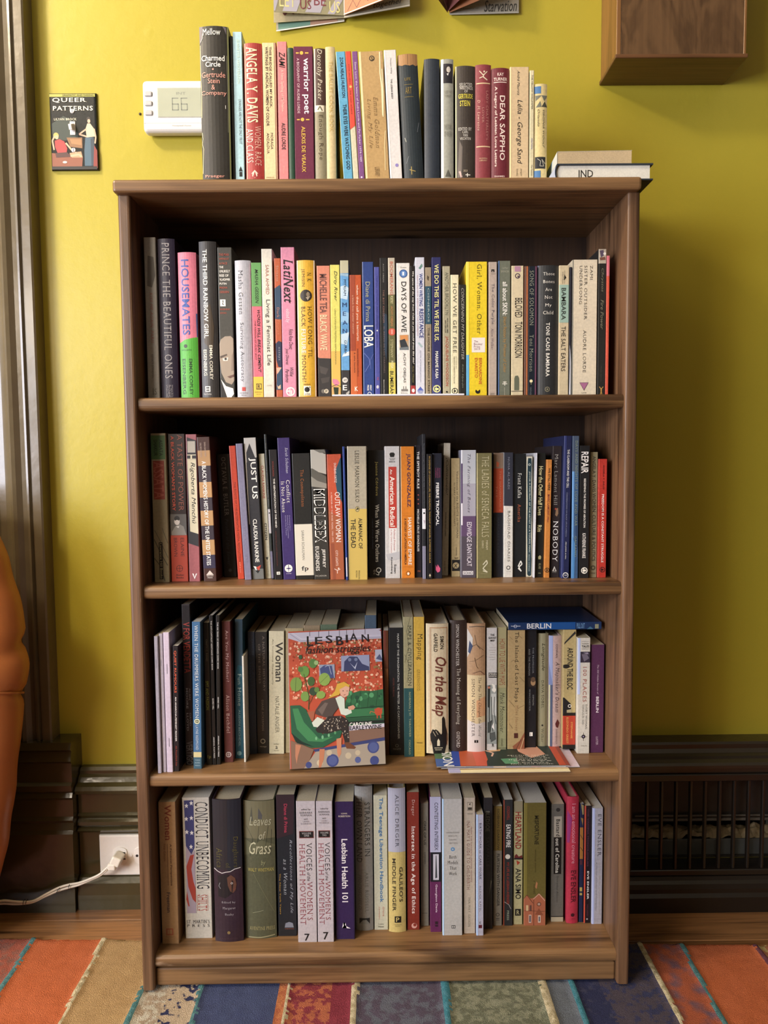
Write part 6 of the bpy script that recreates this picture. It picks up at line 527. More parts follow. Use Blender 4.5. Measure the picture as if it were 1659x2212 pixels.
for i in range(17):
    x=.4965+i*.0275
    if x<.95:
        bm=bmesh.new(); box(bm,x-.0026-.70,x+.0026-.70,-.006,.003,.012,.184,.001,1); mobj('grille_bar',bm,GBD,vg)
bx=empty('duct_recess',(.70,.36,.05)); tag(bx,'dark sheet-metal recess behind the grille bars','duct')
DM=speckle('2c2823',.6,.3,60); 
bm=bmesh.new()
VX0,VX1,VZ0,VZ1=.4355,.9595,.0505,.2695
for d in ((VX0,VX1,.392,.399,VZ0,VZ1),(VX0,VX1,.284,.392,VZ1-.006,VZ1),(VX0,VX1,.284,.392,VZ0,VZ0+.004),(VX0,VX0+.005,.284,.392,VZ0,VZ1),(VX1-.005,VX1,.284,.392,VZ0,VZ1)):
    box(bm,d[0]-.70,d[1]-.70,d[2]-.36,d[3]-.36,d[4]-.05,d[5]-.05)
mobj('sheet_liner',bm,DM,bx)
boxo('upper_panel',(-.26,.10,-.055,-.035,.07,.205),speckle('3a3532',.5,.2,30),bx,.002,1)
bm=bmesh.new(); tube(bm,[(-.26,-.065,.073),(.10,-.065,.073)],.003); tube(bm,[(-.2,-.062,.08),(.1,-.062,.079)],.002); mobj('pipe',bm,speckle('6a655e',.35),bx)
boxo('pale_batten',(.085,.112,-.04,-.02,.0,.075),speckle('9a9684',.7),bx,.001,1)
bm=bmesh.new(); bmesh.ops.create_grid(bm,x_segments=60,y_segments=14,size=.5)
for v in bm.verts:
    x=v.co.x*.34-.04; y2=v.co.y*.04-.045; n=noise.noise(Vector((x*38,y2*60,3)))+.6*noise.noise(Vector((x*90,y2*120,8)))
    v.co=Vector((x,y2,.035+.010*n+.012*(1-(2*v.co.y)**2)))
mobj('crumpled_insulation',bm,speckle('8c7a58',.5,.3,80),bx)
boxo('grey_sheet',(-.255,.09,-.073,-.068,.0045,.036),speckle('4c4e4c',.6,.15,40),bx,.001,1)
# ------------------------------------------------------------------ rug
def rug():
    tw=[ # right limit x at y=-.08, at y=.12, material index
     (-.620,-.632,0),(-.612,-.624,1),(-.497,-.505,2),(-.490,-.497,3),(-.397,-.394,4),(-.390,-.386,1),(-.350,-.352,5),(-.300,-.303,6),(-.292,-.295,1),(-.172,-.175,7),(-.160,-.162,8),(-.153,-.153,3),(-.090,-.083,9),(-.057,-.050,10),(-.047,-.041,3),(.088,.092,11),(.098,.103,12),(.245,.251,13),(.258,.265,3),(.295,.296,14),(.303,.304,12),(.347,.345,15),(.438,.440,16),(.446,.449,3),(.502,.512,17),(.509,.520,1),(.630,.640,2),(.638,.648,18),(.80,.81,19),(1.2,1.2,2)]
    def mott(name,a,b,sc=95,th=.52,soft=.06):
        m,nt,bs=principled(name); L=nt.links; tc=node(nt,'ShaderNodeTexCoord')
        n=node(nt,'ShaderNodeTexNoise',i_Scale=float(sc),i_Detail=2.0); L.new(tc.outputs['Object'],n.inputs['Vector'])
        mr=node(nt,'ShaderNodeMapRange',i_From_Min=th-soft,i_From_Max=th+soft); L.new(n.outputs['Fac'],mr.inputs['Value'])
        mx=node(nt,'ShaderNodeMix',data_type='RGBA'); L.new(mr.outputs[0],mx.inputs['Factor']); mx.inputs[6].default_value=hexc(a,1,.28); mx.inputs[7].default_value=hexc(b,1,.28)
        f=node(nt,'ShaderNodeTexNoise',i_Scale=650.0,i_Detail=2.0); L.new(tc.outputs['Object'],f.inputs['Vector'])
        fr=node(nt,'ShaderNodeMapRange',i_From_Min=.3,i_From_Max=.7,i_To_Min=.72,i_To_Max=1.15); L.new(f.outputs['Fac'],fr.inputs['Value'])
        ml=node(nt,'ShaderNodeMix',data_type='RGBA',blend_type='MULTIPLY'); ml.inputs[0].default_value=1; L.new(mx.outputs[2],ml.inputs[6]); L.new(fr.outputs[0],ml.inputs[7])
        L.new(ml.outputs[2],bs.inputs['Base Color']); bp=node(nt,'ShaderNodeBump',i_Strength=.7,i_Distance=.003); L.new(f.outputs['Fac'],bp.inputs['Height']); L.new(bp.outputs[0],bs.inputs['Normal'])
        bs.inputs['Roughness'].default_value=.95; bs.inputs['Specular IOR Level'].default_value=.15; return m
    M=[mott('rug_rust','a44a34','8c5040'),mott('rug_teal_line','3c7478','4c8488'),mott('rug_orange','c0521f','c85a2a',20,.5,.3),mott('rug_cream_line','c4b48c','a8986c'),mott('rug_tan','b08850','a47c48',30,.5,.3),
       mott('rug_offwhite','b4aa94','9c8468'),mott('rug_sand_navy','b09878','2c3058',80,.56,.03),mott('rug_blue','404c78','3a4470',25,.5,.2),mott('rug_orange_edge','b0542c','c06834'),mott('rug_red_orange','902c38','b85834',90,.5,.05),mott('rug_red','8c2838','942c3c',30),
       mott('rug_slate','5c6070','54485c',70,.5,.06),mott('rug_aqua_line','2c7c90','3c8498'),mott('rug_olive','84866a','646850',100,.5,.08),mott('rug_grey_blue','5c6470','646c78',30,.5,.3),mott('rug_navy','2c3058','3c3e5c',100,.6,.05),mott('rug_mauve_navy','4c4250','343860',90,.55,.05),mott('rug_orange_plum','b04c28','6c4c5c',40,.56,.12),mott('rug_plum_line','6c3444','743c4c'),mott('rug_beige_orange','b09858','b0643c',80,.55,.05)]
    ys=[-1.5+i*.04 for i in range(30)]; y=ys[-1]+.02
    while y<-.26: ys.append(y); y+=.02
    while y<.175: ys.append(y); y+=.0045
    xs=[-1.1+i*.0045 for i in range(489)]
    bm=bmesh.new(); G=[]
    xc=0
    for j,y in enumerate(ys):
        row=[]
        for x in xs:
            back=.144-.034*(x+.6)/1.05
            yy=min(y,back+.002*noise.noise(Vector((x*40,1,1))))
            z=-.0048+.0014*noise.noise(Vector((x*210,yy*210,0)))+.001*noise.noise(Vector((x*60,yy*60,4)))
            if y>=back-.004: z-=.004
            row.append(bm.verts.new((x,yy,z)))
        G.append(row)
        if y>.16: break
    lines=(1,3,12,18)
    def band(x,y):
        t=(y+.08)/.2
        jx=x+.0016*noise.noise(Vector((x*20,y*130,7)))+.0012*noise.noise(Vector((5,y*420,7)))
        for a,b,m in tw:
            if jx<a+(b-a)*t: return m
        return 2
    mind=.0
    for j in range(len(G)-1):
        for i in range(len(xs)-1):
            a,b,c,d=G[j][i],G[j][i+1],G[j+1][i+1],G[j+1][i]
            if c.co.y-b.co.y<1e-5: continue
            f=bm.faces.new((a,b,c,d)); m=band((a.co.x+b.co.x)/2,(a.co.y+d.co.y)/2); f.material_index=m
            if m in lines:
                for v in (a,b,c,d): v.co.z=min(v.co.z+.0012,-.0003)
    # thickness skirt at the back edge
    loose=[v for v in bm.verts if not v.link_faces]; bmesh.ops.delete(bm,geom=loose,context='VERTS')
    bmesh.ops.smooth_vert(bm,verts=bm.verts,factor=.2,use_axis_z=True)
    be=[e for e in bm.edges if e.is_boundary]
    r=bmesh.ops.extrude_edge_only(bm,edges=be)
    for v in [g for g in r['geom'] if isinstance(g,bmesh.types.BMVert)]: v.co.z=-.0088
    o=mobj('rug',bm,M,smooth=True)
    tag(o,'hand-woven rug of orange, blue, red and olive stripes under the bookcase','rug')
rug()
# ------------------------------------------------------------------ bookcase
LT,DK='85603a','452d18'
WX=wood('bookcase_wood_long',0,LT,DK,.40,1.0,True,.3); WZ=wood('bookcase_wood_upright',2,'765438','412b1a',.40,1.0,True,2.2)
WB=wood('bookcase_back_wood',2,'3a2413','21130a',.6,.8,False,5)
bc=empty('bookcase',(0,.12,0)); tag(bc,'brown stained pine bookcase with four shelves of upright books','bookcase')
Mb=Matrix.Translation((0,-.12,0))
fe=lambda e: (e.verts[0].co.y+e.verts[1].co.y)/2<.05
def bb(n,d,m,bev,seg=3,ed=fe): return boxo(n,d,m,bc,bev,seg,ed,Mb)
bb('side_panel',(-.39,-.371,0,.228,0,1.2385),WZ,.0045,3,lambda e:e.verts[0].co.y<.05 and e.verts[1].co.y<.05 and abs(e.verts[0].co.z-e.verts[1].co.z)>.5)
bb('side_panel',(.371,.39,0,.228,0,1.2385),WZ,.0045,3,lambda e:e.verts[0].co.y<.05 and e.verts[1].co.y<.05 and abs(e.verts[0].co.z-e.verts[1].co.z)>.5)
bb('top_board',(-.393,.388,-.013,.232,1.2385,1.2575),WX,.005,3,None)
for z in (.941,.6507,.3504,.052): bb('shelf',(-.3708,.3708,.006,.2215,z-.0205,z),WX,.0075,4,lambda e:e.verts[0].co.y<.05 and e.verts[1].co.y<.05 and abs(e.verts[0].co.x-e.verts[1].co.x)>.5)
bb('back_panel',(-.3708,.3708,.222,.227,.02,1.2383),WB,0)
bb('kick_board',(-.3708,.3708,.010,.028,-.0,.0302),WX,.003,2,fe)
# ------------------------------------------------------------------ the books
ZR={'A':.941,'B':.6507,'C':.3504,'D':.052,'T':1.2575}
SUF={'T':', bookcase top','A':', top inner shelf','B':', second inner shelf','C':', third inner shelf','D':', bottom shelf'}
GRP={'T':'books along the top of the bookcase','A':'books on the top inner shelf','B':'books on the second inner shelf','C':'books on the third inner shelf','D':'books on the bottom shelf'}
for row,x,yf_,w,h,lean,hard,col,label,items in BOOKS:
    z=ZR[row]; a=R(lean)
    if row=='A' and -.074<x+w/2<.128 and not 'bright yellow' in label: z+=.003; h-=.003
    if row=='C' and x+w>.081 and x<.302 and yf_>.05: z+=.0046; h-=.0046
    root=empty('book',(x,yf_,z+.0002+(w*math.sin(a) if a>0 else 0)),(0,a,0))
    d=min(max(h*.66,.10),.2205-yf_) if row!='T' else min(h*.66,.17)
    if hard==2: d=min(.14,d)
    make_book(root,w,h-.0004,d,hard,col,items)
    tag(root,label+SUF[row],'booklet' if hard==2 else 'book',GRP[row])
# sheet under some of the top shelf books
o=boxo('paper_folder',(-.075,.128,.012,.15,.9412,.9438),speckle('e4e4ee',.4,.04),None,.0008,1); tag(o,'flat white folder lying under the middle books on the top inner shelf','folder')
# face-out poetry book
fr=empty('book',(-.150,.018,.3530),(R(-13),0,R(6.5)))
tag(fr,'face-out paperback with orange room and green sofa cover, third inner shelf','book',GRP['C'])
def CV(items,x0=150,x1=1350,y0=300,y1=2060):
    U=lambda v,t=None:round((v-x0)/(x1-x0),3); V=lambda v:round((v-y0)/(y1-y0),3); out=[]
    for it in items:
        k=it[0]
        if k=='r': out.append(('r',V(it[1]),V(it[2]),U(it[3]),U(it[4]),it[5]))
        elif k=='e': out.append(('e',V(it[1]),U(it[2]),it[3]/(y1-y0),it[4],it[5] if len(it)>5 else 1))
        elif k=='p': out.append(('p',[(U(a),V(b)) for a,b in it[1]],it[2]))
        elif k=='l': out.append(('l',[(U(a),V(b)) for a,b in it[1]],it[2]/(y1-y0),it[3]))
        elif k=='t': out.append(('t',it[1],V(it[2]),V(it[3]),U(it[4]),U(it[5]),it[6],it[7]))
    return out
random.seed(11)
art=[('r',300,2060,150,1350,'b8482c')]
for i in range(560):
    x=random.uniform(165,1340); y=random.uniform(440,1180); s=random.uniform(6,19); art.append(('e',y,x,s,random.choice(['d88a6c','e0a080','a03018','dcb494','8c6c3c','c85c38']),random.uniform(.6,1.5)))
art+=[('p',[(150,320),(1345,300),(1350,435),(300,445),(150,390)],'b4b0c0'),('l',[(170,330),(300,430),(1345,420)],8,'8c88a0'),('l',[(200,322),(320,405),(1345,390)],5,'d0ccd8'),
 ('r',750,930,535,735,'8c94a8'),('p',[(545,800),(600,760),(700,770),(725,930),(560,930)],'3c4878'),('l',[(610,780),(660,760),(690,880)],5,'b4bccc'),
 ('r',645,850,820,1185,'8c94b4'),('p',[(850,850),(860,720),(930,655),(1030,665),(1090,760),(1180,800),(1180,850)],'343c64'),('p',[(930,740),(990,800),(1030,730),(1000,830)],'a8b0c8'),('e',700,930,22,'6c7898'),('e',700,1010,22,'6c7898'),
 ('r',580,740,1262,1350,'a4a8bc'),('p',[(1270,700),(1320,640),(1350,700),(1350,730)],'4c5478'),
 ('e',640,300,30,'2c5434',.8),('e',730,460,60,'4c7838',.9),('e',720,500,30,'8cac6c'),('e',830,350,75,'5c8838',.8),('e',800,300,36,'487434'),('e',960,430,60,'3c5c2c',.8),('e',990,240,92,'6c8c3c',.85),('l',[(240,900),(230,1090)],6,'3c5828'),('e',940,600,84,'7c9c44',.9),('l',[(540,990),(660,880)],5,'4c6c2c'),('e',1090,455,54,'2c4430'),('e',1150,350,64,'6c9040',.9),('e',1140,550,50,'7c9c44',1.2),('e',1070,500,34,'587c38'),('l',[(390,1320),(400,1150),(340,860)],9,'3c4c24'),('l',[(400,1250),(480,1100)],6,'3c4c24'),
 ('p',[(370,1350),(470,1340),(450,1470),(400,1470)],'a4583c'),
 ('p',[(860,1240),(900,1150),(1050,1110),(1200,1120),(1350,1100),(1350,1560),(880,1560),(850,1400)],'245c38')]
for i in range(26):
    x=random.uniform(880,1330); y=random.uniform(1130,1330); art.append(('e',y,x,random.uniform(18,34),random.choice(['347848','4c9460','1c4830','2c6840']),random.uniform(.7,1.3)))
for x in (950,1060,1170,1280): art.append(('l',[(x,1120),(x-30,1330)],5,'12301f'))
art+=[('l',[(870,1340),(1350,1320)],9,'12301f'),('r',1345,1440,870,1350,'2f7044'),('l',[(870,1450),(1350,1440)],9,'12301f'),('r',1460,1500,890,1350,'235034'),('r',1500,1535,890,1350,'15201c'),
 ('e',1390,1280,52,'b84428',1),('p',[(1235,1345),(1250,1370),(1225,1370)],'b84428'),('p',[(1330,1340),(1335,1370),(1310,1360)],'b84428'),('r',1430,1475,1255,1270,'b84428'),('r',1430,1475,1300,1315,'b84428'),('l',[(1235,1400),(1180,1380),(1170,1410)],9,'b86434'),
 ('p',[(900,1550),(1350,1545),(1350,1590),(900,1640)],'c4bccc'),('p',[(850,1620),(1350,1590),(1350,1720),(830,1780)],'7c5c4c'),('p',[(160,1700),(450,1830),(350,2060),(165,2060)],'80604c'),
 ('p',[(440,1830),(1350,1720),(1350,1770),(470,1870)],'343c70'),('p',[(470,1860),(1350,1765),(1350,2060),(320,2060)],'9c9080'),
 ('e',1840,1200,78,'3a4480'),('e',1840,1200,60,'4c5890'),('e',1980,680,80,'3a4480'),('e',1980,680,58,'4c5890'),('e',2010,1210,60,'3a4480'),('e',2020,380,40,'3a4480'),('e',1900,1000,34,'b8a88c'),('e',1930,880,40,'b8a88c'),('e',1880,640,36,'b8a88c'),('e',2000,520,40,'c4b494'),('e',1990,1000,40,'4c5890'),
 ('p',[(160,1260),(280,1260),(360,1320),(430,1480),(560,1640),(760,1580),(810,1620),(780,1700),(560,1810),(420,1810),(220,1720),(170,1600)],'20583a'),('p',[(190,1300),(260,1300),(330,1480),(520,1700),(700,1680),(560,1740),(380,1720),(240,1560)],'38804c'),('p',[(165,1600),(300,1720),(460,1800),(240,1740)],'122a22'),
 ('e',1690,480,22,'6cac7c',.6),('e',1680,560,24,'6cac7c',.6),('e',1660,640,22,'6cac7c',.6),('e',1630,720,22,'4c9460',.6),
 ('p',[(480,1330),(560,1220),(660,1190),(760,1180),(780,1300),(700,1400),(690,1460),(520,1400),(475,1380)],'4c3f3a'),('p',[(510,1330),(600,1240),(640,1250),(560,1400)],'6c5c54'),
 ('p',[(430,1490),(500,1420),(600,1470),(540,1560),(450,1540)],'c8d0c0'),
 ('p',[(470,1580),(640,1420),(800,1420),(890,1480),(900,1760),(840,1760),(800,1600),(620,1640),(500,1620)],'2c2422')]
for i in range(60):
    x=random.uniform(540,880); y=random.uniform(1430,1610) if x<800 else random.uniform(1440,1740); art.append(('p',[(x,y),(x+random.uniform(8,22),y+random.uniform(-14,14)),(x+random.uniform(-4,10),y+random.uniform(8,22))],random.choice(['d8ccb8','a8947c'])))
art+=[('p',[(735,1190),(800,1160),(850,1200),(850,1330),(930,1340),(940,1390),(860,1420),(800,1400),(770,1300)],'c4d0c0'),('p',[(890,1310),(960,1290),(985,1320),(960,1350),(900,1350)],'c88c70'),
 ('p',[(640,1190),(730,1100),(760,1010),(850,985),(920,1030),(910,1080),(820,1100),(780,1150)],'c89c30'),('p',[(790,1080),(870,1040),(920,1060),(900,1160),(850,1190),(800,1150)],'cf9c84'),('e',1100,835,7,'3c2c28'),('e',1105,885,6,'3c2c28'),('l',[(840,1155),(865,1150)],7,'8c3430'),
 ('p',[(735,1710),(800,1700),(790,1900),(760,1950),(740,1890)],'c47c58'),('p',[(830,1760),(890,1760),(980,1830),(960,1850),(860,1840)],'6c3c24'),('p',[(520,1830),(585,1830),(570,1960),(530,2060),(505,2060)],'bc7450'),('p',[(220,1750),(290,1770),(250,1900),(230,2000),(215,1900)],'b87858')]
for i,(ch,xa,xb,ya,yb) in enumerate((('L',385,462,370,500),('E',490,585,385,480),('S',625,715,370,470),('B',760,850,385,505),('I',885,912,370,472),('A',940,1035,355,450),('N',1092,1185,372,470))):
    art.append(('t',ch,ya,yb,xa,xb,'1c1618','hb')); art.append(('l',[((xa+xb)/2,305),((xa+xb)/2,ya)],4,'2c2628'))
art+=[('t','fashion struggles',500,630,365,1200,'1c1618','hi'),('t','CAROLINE',1515,1560,905,1190,'f0ece4','hb'),('t','EARLEYWINE',1555,1610,905,1315,'1c1a1c','hb')]
# this book faces outward: board in front, spine at its left
def flat_book(root,w,h,t,col,items,paper):
    fc=boxo('front_cover',(0,w,0,.0005,0,h),speckle(col,.3,.08),root); boxo('back_cover',(0,w,t-.0005,t,0,h),speckle(col,.3,.08),root)
    boxo('spine',(-.0005,0,0,t,0,h),speckle(col,.3,.08),root); boxo('page_block',(0.0002,w-.0006,.0006,t-.0006,.0004,h-.0004),PAPERW,root)
    add_print(root,items,w,h,lambda u:0,host=fc)
flat_book(fr,.153,.2165,.009,'b0acbc',CV(art),PAPERW)
# brochures on the third inner shelf (lie flat; the top one shows its cover)
def flatlay(name,x0,y0,w,d,t,z,rot,col,items,label,cat,grp=None,pages=True):
    r=empty(name,(x0,y0,z),(0,0,rot))
    M=Matrix(((1,0,0,0),(0,0,1,0),(0,-1,0,t),(0,0,0,1)))
    cs=boxo('cover_sheet',(0,w,0,d,t-.0003,t),speckle(col,.25,.08),r); boxo('inner_pages',(0.0004,w-.0004,.0004,d-.0004,0,t-.0003),PAPERW,r)
    if items: add_print(r,items,w,d,lambda u:0,M=M,host=cs)
    tag(r,label,cat,grp); return r
G4='papers lying on the third inner shelf'
flatlay('greeting_card',.101,-.0,.192,.15,.0008,.3507,R(0.2),'c8a878',[('r',.6,1,0,.1,'a8a8d4'),('r',.93,1,.1,1,'e0d4a8')],'tan and lavender card lowest in the paper pile, third inner shelf','card',G4)
flatlay('envelope',.12,.0195,.192,.13,.0008,.3516,R(-1),'c8bcd0',[],'pale lilac envelope poking out right of the paper pile, third inner shelf','envelope',G4)
flatlay('magazine',.09,.0135,.20,.15,.0013,.3526,R(.6),'4c4c6c',[('r',.9,1,0,1,'3c3c5c'),('r',.955,.985,.05,.2,'e0dce0'),('r',.93,1,.42,.52,'c8a070'),('r',.93,1,.55,.62,'5c3c8c'),('r',.93,1,.72,.8,'a84434')],'dark magazine directly beneath the painted-cover one, third inner shelf','magazine',G4)
mg=[('r',0,1,0,.2,'4c6c48'),('p',[(0,.8),(.16,.8),(.2,1),(0,1)],'3c5ca4'),('p',[(.14,.5),(.3,.5),(.18,1),(.12,1)],'2c48a8'),('p',[(.2,.5),(.45,.45),(.42,.75),(.36,1),(.18,1)],'b8502c'),('p',[(.3,.5),(.36,.48),(.4,.7),(.38,1),(.3,1)],'c85038'),('r',.3,1,.4,1,'23302c'),('p',[(.4,.48),(.55,.46),(.52,.6),(.44,.62)],'c89868'),('p',[(.66,.46),(.82,.44),(.86,.7),(.74,.8),(.66,.62)],'c89078'),
 ('p',[(.5,.82),(.62,.8),(.62,.95),(.52,.95)],'4c8c68'),('r',.3,1,.92,.97,'b84428'),('r',.3,1,.97,1,'8c3c30'),('t','VISION',.45,1,.055,.135,'e8e8ec','b'),('l',[(.38,.55),(.46,.66),(.44,.75)],.02,'d8a890')]
for i in range(7): mg.append(('t',['spring issue','new writing','poetry and art','interviews','essays','reviews','film and music'][i],.72+.038*i,.745+.038*i,.56+.03*(i%3),.88-.03*(i%2),'d4d4cc','h'))
flatlay('magazine',.083,.0165,.213,.15,.0013,.354,R(-.3),'23302c',mg,'glossy magazine with painted orange and green cover topping the paper pile, third inner shelf','magazine',G4)
# books lying flat
def lying(name,x,y,z,length,thick,deep,hard,col,items,label,grp,cat='book',paper=None,rot=0,spine='front'):
    r=empty(name,(x,y,z),(0,0,rot))
    if spine=='front':   # spine towards the viewer, foot at the right
        M=Matrix(((0,0,-1,length),(0,1,0,0),(1,0,0,0),(0,0,0,1)))
        M=Matrix.Rotation(0,4,'X')@M
    else:                # spine to the left, page edges towards the viewer
        M=Matrix(((0,1,0,0),(0,0,1,0),(1,0,0,0),(0,0,0,1)))
    make_book(r,thick,length if spine=='front' else deep,deep if spine=='front' else length,hard,col,items,M=M,paper=paper)
    tag(r,label,cat,grp); return r
# guide: spine faces the viewer; local w(thickness)->z, local z(height)->-x so lettering reads left to right
gz=.3504+.2068
gz=max(ZR['C']+h+.0006 for row,x,yf_,w,h,lean,hard,col,label,items in BOOKS if row=='C' and x+w>.213 and x<.366)
lying('book',.208,.080,gz,.155,.0125,.128,0,'14305c',[('r',.33,.72,0,1,'0c4c94'),('t','BERLIN',.2,.46,.18,.86,'dcdcdc','b'),('e',.075,.5,.018,'a8b0c8',1),('e',.075,.5,.014,'14305c',1),('t','lonely planet',.03,.13,.4,.64,'c8ccd8','b'),
 ('t','PULL',.735,.775,.15,.85,'6c9ccc','b'),('t','OUT',.78,.82,.15,.85,'6c9ccc','b'),('r',.93,.97,.1,.7,'8c8c6c'),('p',[(.0,.84),(.4,.88),(.0,.92)],'3c6c8c')],'blue travel guide lying flat across the upright books, third inner shelf',GRP['C'])
# two books lying at the right end of the top
s1=lying('book',.2625,.004,1.2577,.147,.0245,.185,1,'26303c',[('r',0,1,.1,.9,'a8b4cc'),('p',[(0,.2),(1,.4),(1,.6),(0,.5)],'5c70a8')],'navy hardcover lying flat with IND inked on its pages, bookcase top right end',GRP['T'],paper=PAPERW,spine='left')
bm=bmesh.new(); v,f=glyphs('IND',''); V=[bm.verts.new((.036+gx*.0215,.0026,.0055+gy*.0105)) for gx,gy in v]
for q in f: bm.faces.new([V[i] for i in q])
mobj('lettering',bm,flat('1c1a18'),s1)
s2=lying('book',.268,.014,1.2824,.112,.0215,.165,0,'b8b49c',[('r',0,1,0,1,'c8ccc4'),('p',[(0,.3),(1,.5),(1,.8),(0,.7)],'6c98b0')],'tan-paged paperback lying on the navy hardcover, bookcase top right end',GRP['T'],paper=speckle('b8a078',.8,.15,500),spine='left',rot=R(-1.5))
# ------------------------------------------------------------------ light switch with printed plate
sw=empty('light_switch',(-.602,.2795,1.3805)); tag(sw,'light switch plate printed like a dark pulp novel cover, left of the thermostat','light switch')
w_,h_=.0865,.1375
bm=bmesh.new(); box(bm,0,w_,-.0055,0,0,h_,.0042,3,edges=lambda e:(e.verts[0].co.y+e.verts[1].co.y)/2<-.003); sp_=mobj('plate',bm,speckle('1c2022',.25,.1),sw)
PL=[('r',.02,.055,.02,.98,'a8a83c'),('t','DRAMATIC AND DARING',.024,.05,.3,.95,'3c3c1c','h'),('t','QUEER',.07,.135,.08,.8,'efe6cc','hsb'),('t','PATTERNS',.175,.235,.08,.93,'efe6cc','hsb'),('t','LILYAN BROCK',.33,.36,.1,.58,'e0d8bc','hsb'),
 ('p',[(.05,.4),(.3,.3),(.55,.4),(.6,.6),(.3,.62),(.06,.58)],'24342c'),('p',[(.35,.58),(.68,.58),(.68,.72),(.42,.7)],'8c6038'),('p',[(.42,.6),(.66,.6),(.66,.68),(.45,.66)],'a87848'),
 ('p',[(.03,.78),(.5,.8),(.68,.84),(.66,.96),(.3,.98),(.03,.96)],'8c4a30'),('p',[(.4,.78),(.65,.76),(.68,.84),(.45,.84)],'c09068'),
 ('e',.555,.13,.04,'c8a850',.9),('e',.575,.145,.028,'d8a884',.8),('p',[(.1,.62),(.2,.6),(.3,.63),(.36,.72),(.34,.78),(.15,.78),(.1,.7)],'b03030'),('l',[(.33,.65),(.45,.74),(.55,.78)],.022,'d8a884'),('l',[(.08,.74),(.05,.62),(.1,.56)],.02,'d8a884'),('p',[(.1,.78),(.35,.77),(.45,.83),(.12,.84)],'4c2420'),('l',[(.42,.82),(.6,.8),(.66,.83)],.025,'d8a884'),
 ('e',.345,.83,.032,'241c18',.8),('e',.37,.835,.026,'d4a88c',.75),('p',[(.8,.4),(.86,.4),(.94,.47),(.95,.57),(.78,.58),(.76,.47)],'d8bc98'),('l',[(.78,.47),(.62,.54),(.78,.57)],.02,'cca080'),('l',[(.94,.47),(.97,.58),(.95,.66)],.02,'cca080'),
 ('p',[(.75,.58),(.93,.58),(.94,.72),(.9,.95),(.72,.95),(.72,.75)],'3c5c70'),('p',[(.86,.6),(.93,.58),(.95,.8),(.9,.95),(.86,.95)],'2a3c4c'),('p',[(.93,.68),(.99,.75),(.99,.98),(.9,.97)],'8c2c24'),('e',.9,.3,.015,'d8d0bc',2),('r',.955,.995,.02,.98,'141210')]
add_print(sw,PL,w_,h_,lambda u:0,M=Matrix.Translation((0,-.0055,0)),host=sp_)
WP=speckle('e6e2dc',.3,.02)
bm=bmesh.new(); box(bm,.0375,.0475,-.0072,-.005,.062,.086,.0006,1); mobj('toggle_slot',bm,WP,sw)
bm=bmesh.new(); box(bm,-.0032,.0032,-.015,0,-.005,.005,.0012,2); bm.transform(Matrix.Translation((.0425,-.005,.078))@Matrix.Rotation(R(28),4,'X')); mobj('toggle',bm,WP,sw)
for zz in (.1045,.0352):
    bm=bmesh.new(); bmesh.ops.create_cone(bm,cap_ends=True,segments=16,radius1=.0042,radius2=.0036,depth=.0016); bm.transform(Matrix.Translation((.0425,-.0064,zz))@Matrix.Rotation(R(90),4,'X'))
    s=mobj('screw',bm,WP,sw); boxo('screw_slot',(.0421,.0429,-.00745,-.0070,zz-.0034,zz+.0034),flat('4c4a48'),s)
# ------------------------------------------------------------------ thermostat
th=empty('thermostat',(-.350,.28,1.4385)); tag(th,'white wall thermostat showing 66, half hidden by the tall black book','thermostat')
bm=bmesh.new(); box(bm,-.075,.075,-.0275,-.004,0,.091,.0075,4); mobj('housing',bm,speckle('d6d3cf',.35,.02),th,smooth=False)
boxo('mounting_base',(-.068,.068,-.005,-.0002,.004,.087),speckle('cfcac0',.5),th,.001,1)
SCM=speckle('a9ae98',.18,.03,30)
boxo('screen_bezel',(-.0475,.048,-.0283,-.027,.0245,.0765),speckle('bdbcb4',.3),th,.0008,2)
boxo('screen',(-.0465,.047,-.0286,-.0272,.0255,.0755),SCM,th,.0003,1)
bm=bmesh.new()
def seg7(ox,oz,w,h,t,on,sl=.0):
    S={'a':(0,h,w,h),'b':(w,h/2,w,h),'c':(w,0,w,h/2),'d':(0,0,w,0),'e':(0,0,0,h/2),'f':(0,h/2,0,h),'g':(0,h/2,w,h/2)}
    for s in on:
        x0,z0,x1,z1=S[s]; box(bm,ox+x0-t/2+(t*.3 if z0==z1 else 0),ox+x1+t/2-(t*.3 if z0==z1 else 0),-.02885,-.0286,oz+z0-t/2+(t*.3 if x0==x1 else 0),oz+z1+t/2-(t*.3 if x0==x1 else 0))
seg7(-.0205,.0375,.0105,.0205,.0016,'acdefg'); seg7(-.0045,.0375,.0105,.0205,.0016,'acdefg')
v,f=glyphs('INT',''); V=[bm.verts.new((-.013+gx*.017,-.0288,.064+gy*.0045)) for gx,gy in v]
for q in f: bm.faces.new([V[i] for i in q])
mobj('screen_digits',bm,flat('7f857a',.5),th)
bm=bmesh.new(); v,f=glyphs('Honeywell Home','b'); V=[bm.verts.new((-.022+gx*.034,-.02775,.0085+gy*.0034)) for gx,gy in v]
for q in f: bm.faces.new([V[i] for i in q])
mobj('lettering',bm,flat('a8a6a2'),th)
boxo('seam',(-.0735,.0735,-.02765,-.027,.0148,.0154),flat('b4b2ae'),th)
for zz in (.0655,.049,.0325):
    bm=bmesh.new(); box(bm,-.0705,-.0565,-.0298,-.0265,zz-.0042,zz+.0042,.0022,3); mobj('button',bm,speckle('b4b2b2',.4,.03),th)
bm=bmesh.new(); bmesh.ops.create_uvsphere(bm,u_segments=12,v_segments=8,radius=.0024); nl=mobj('wall_anchor',bm,speckle('3c2c20',.5),None); nl.location=(-.4375,.2795,1.482); tag(nl,'small dark screw hole in the wall beside the thermostat','screw')
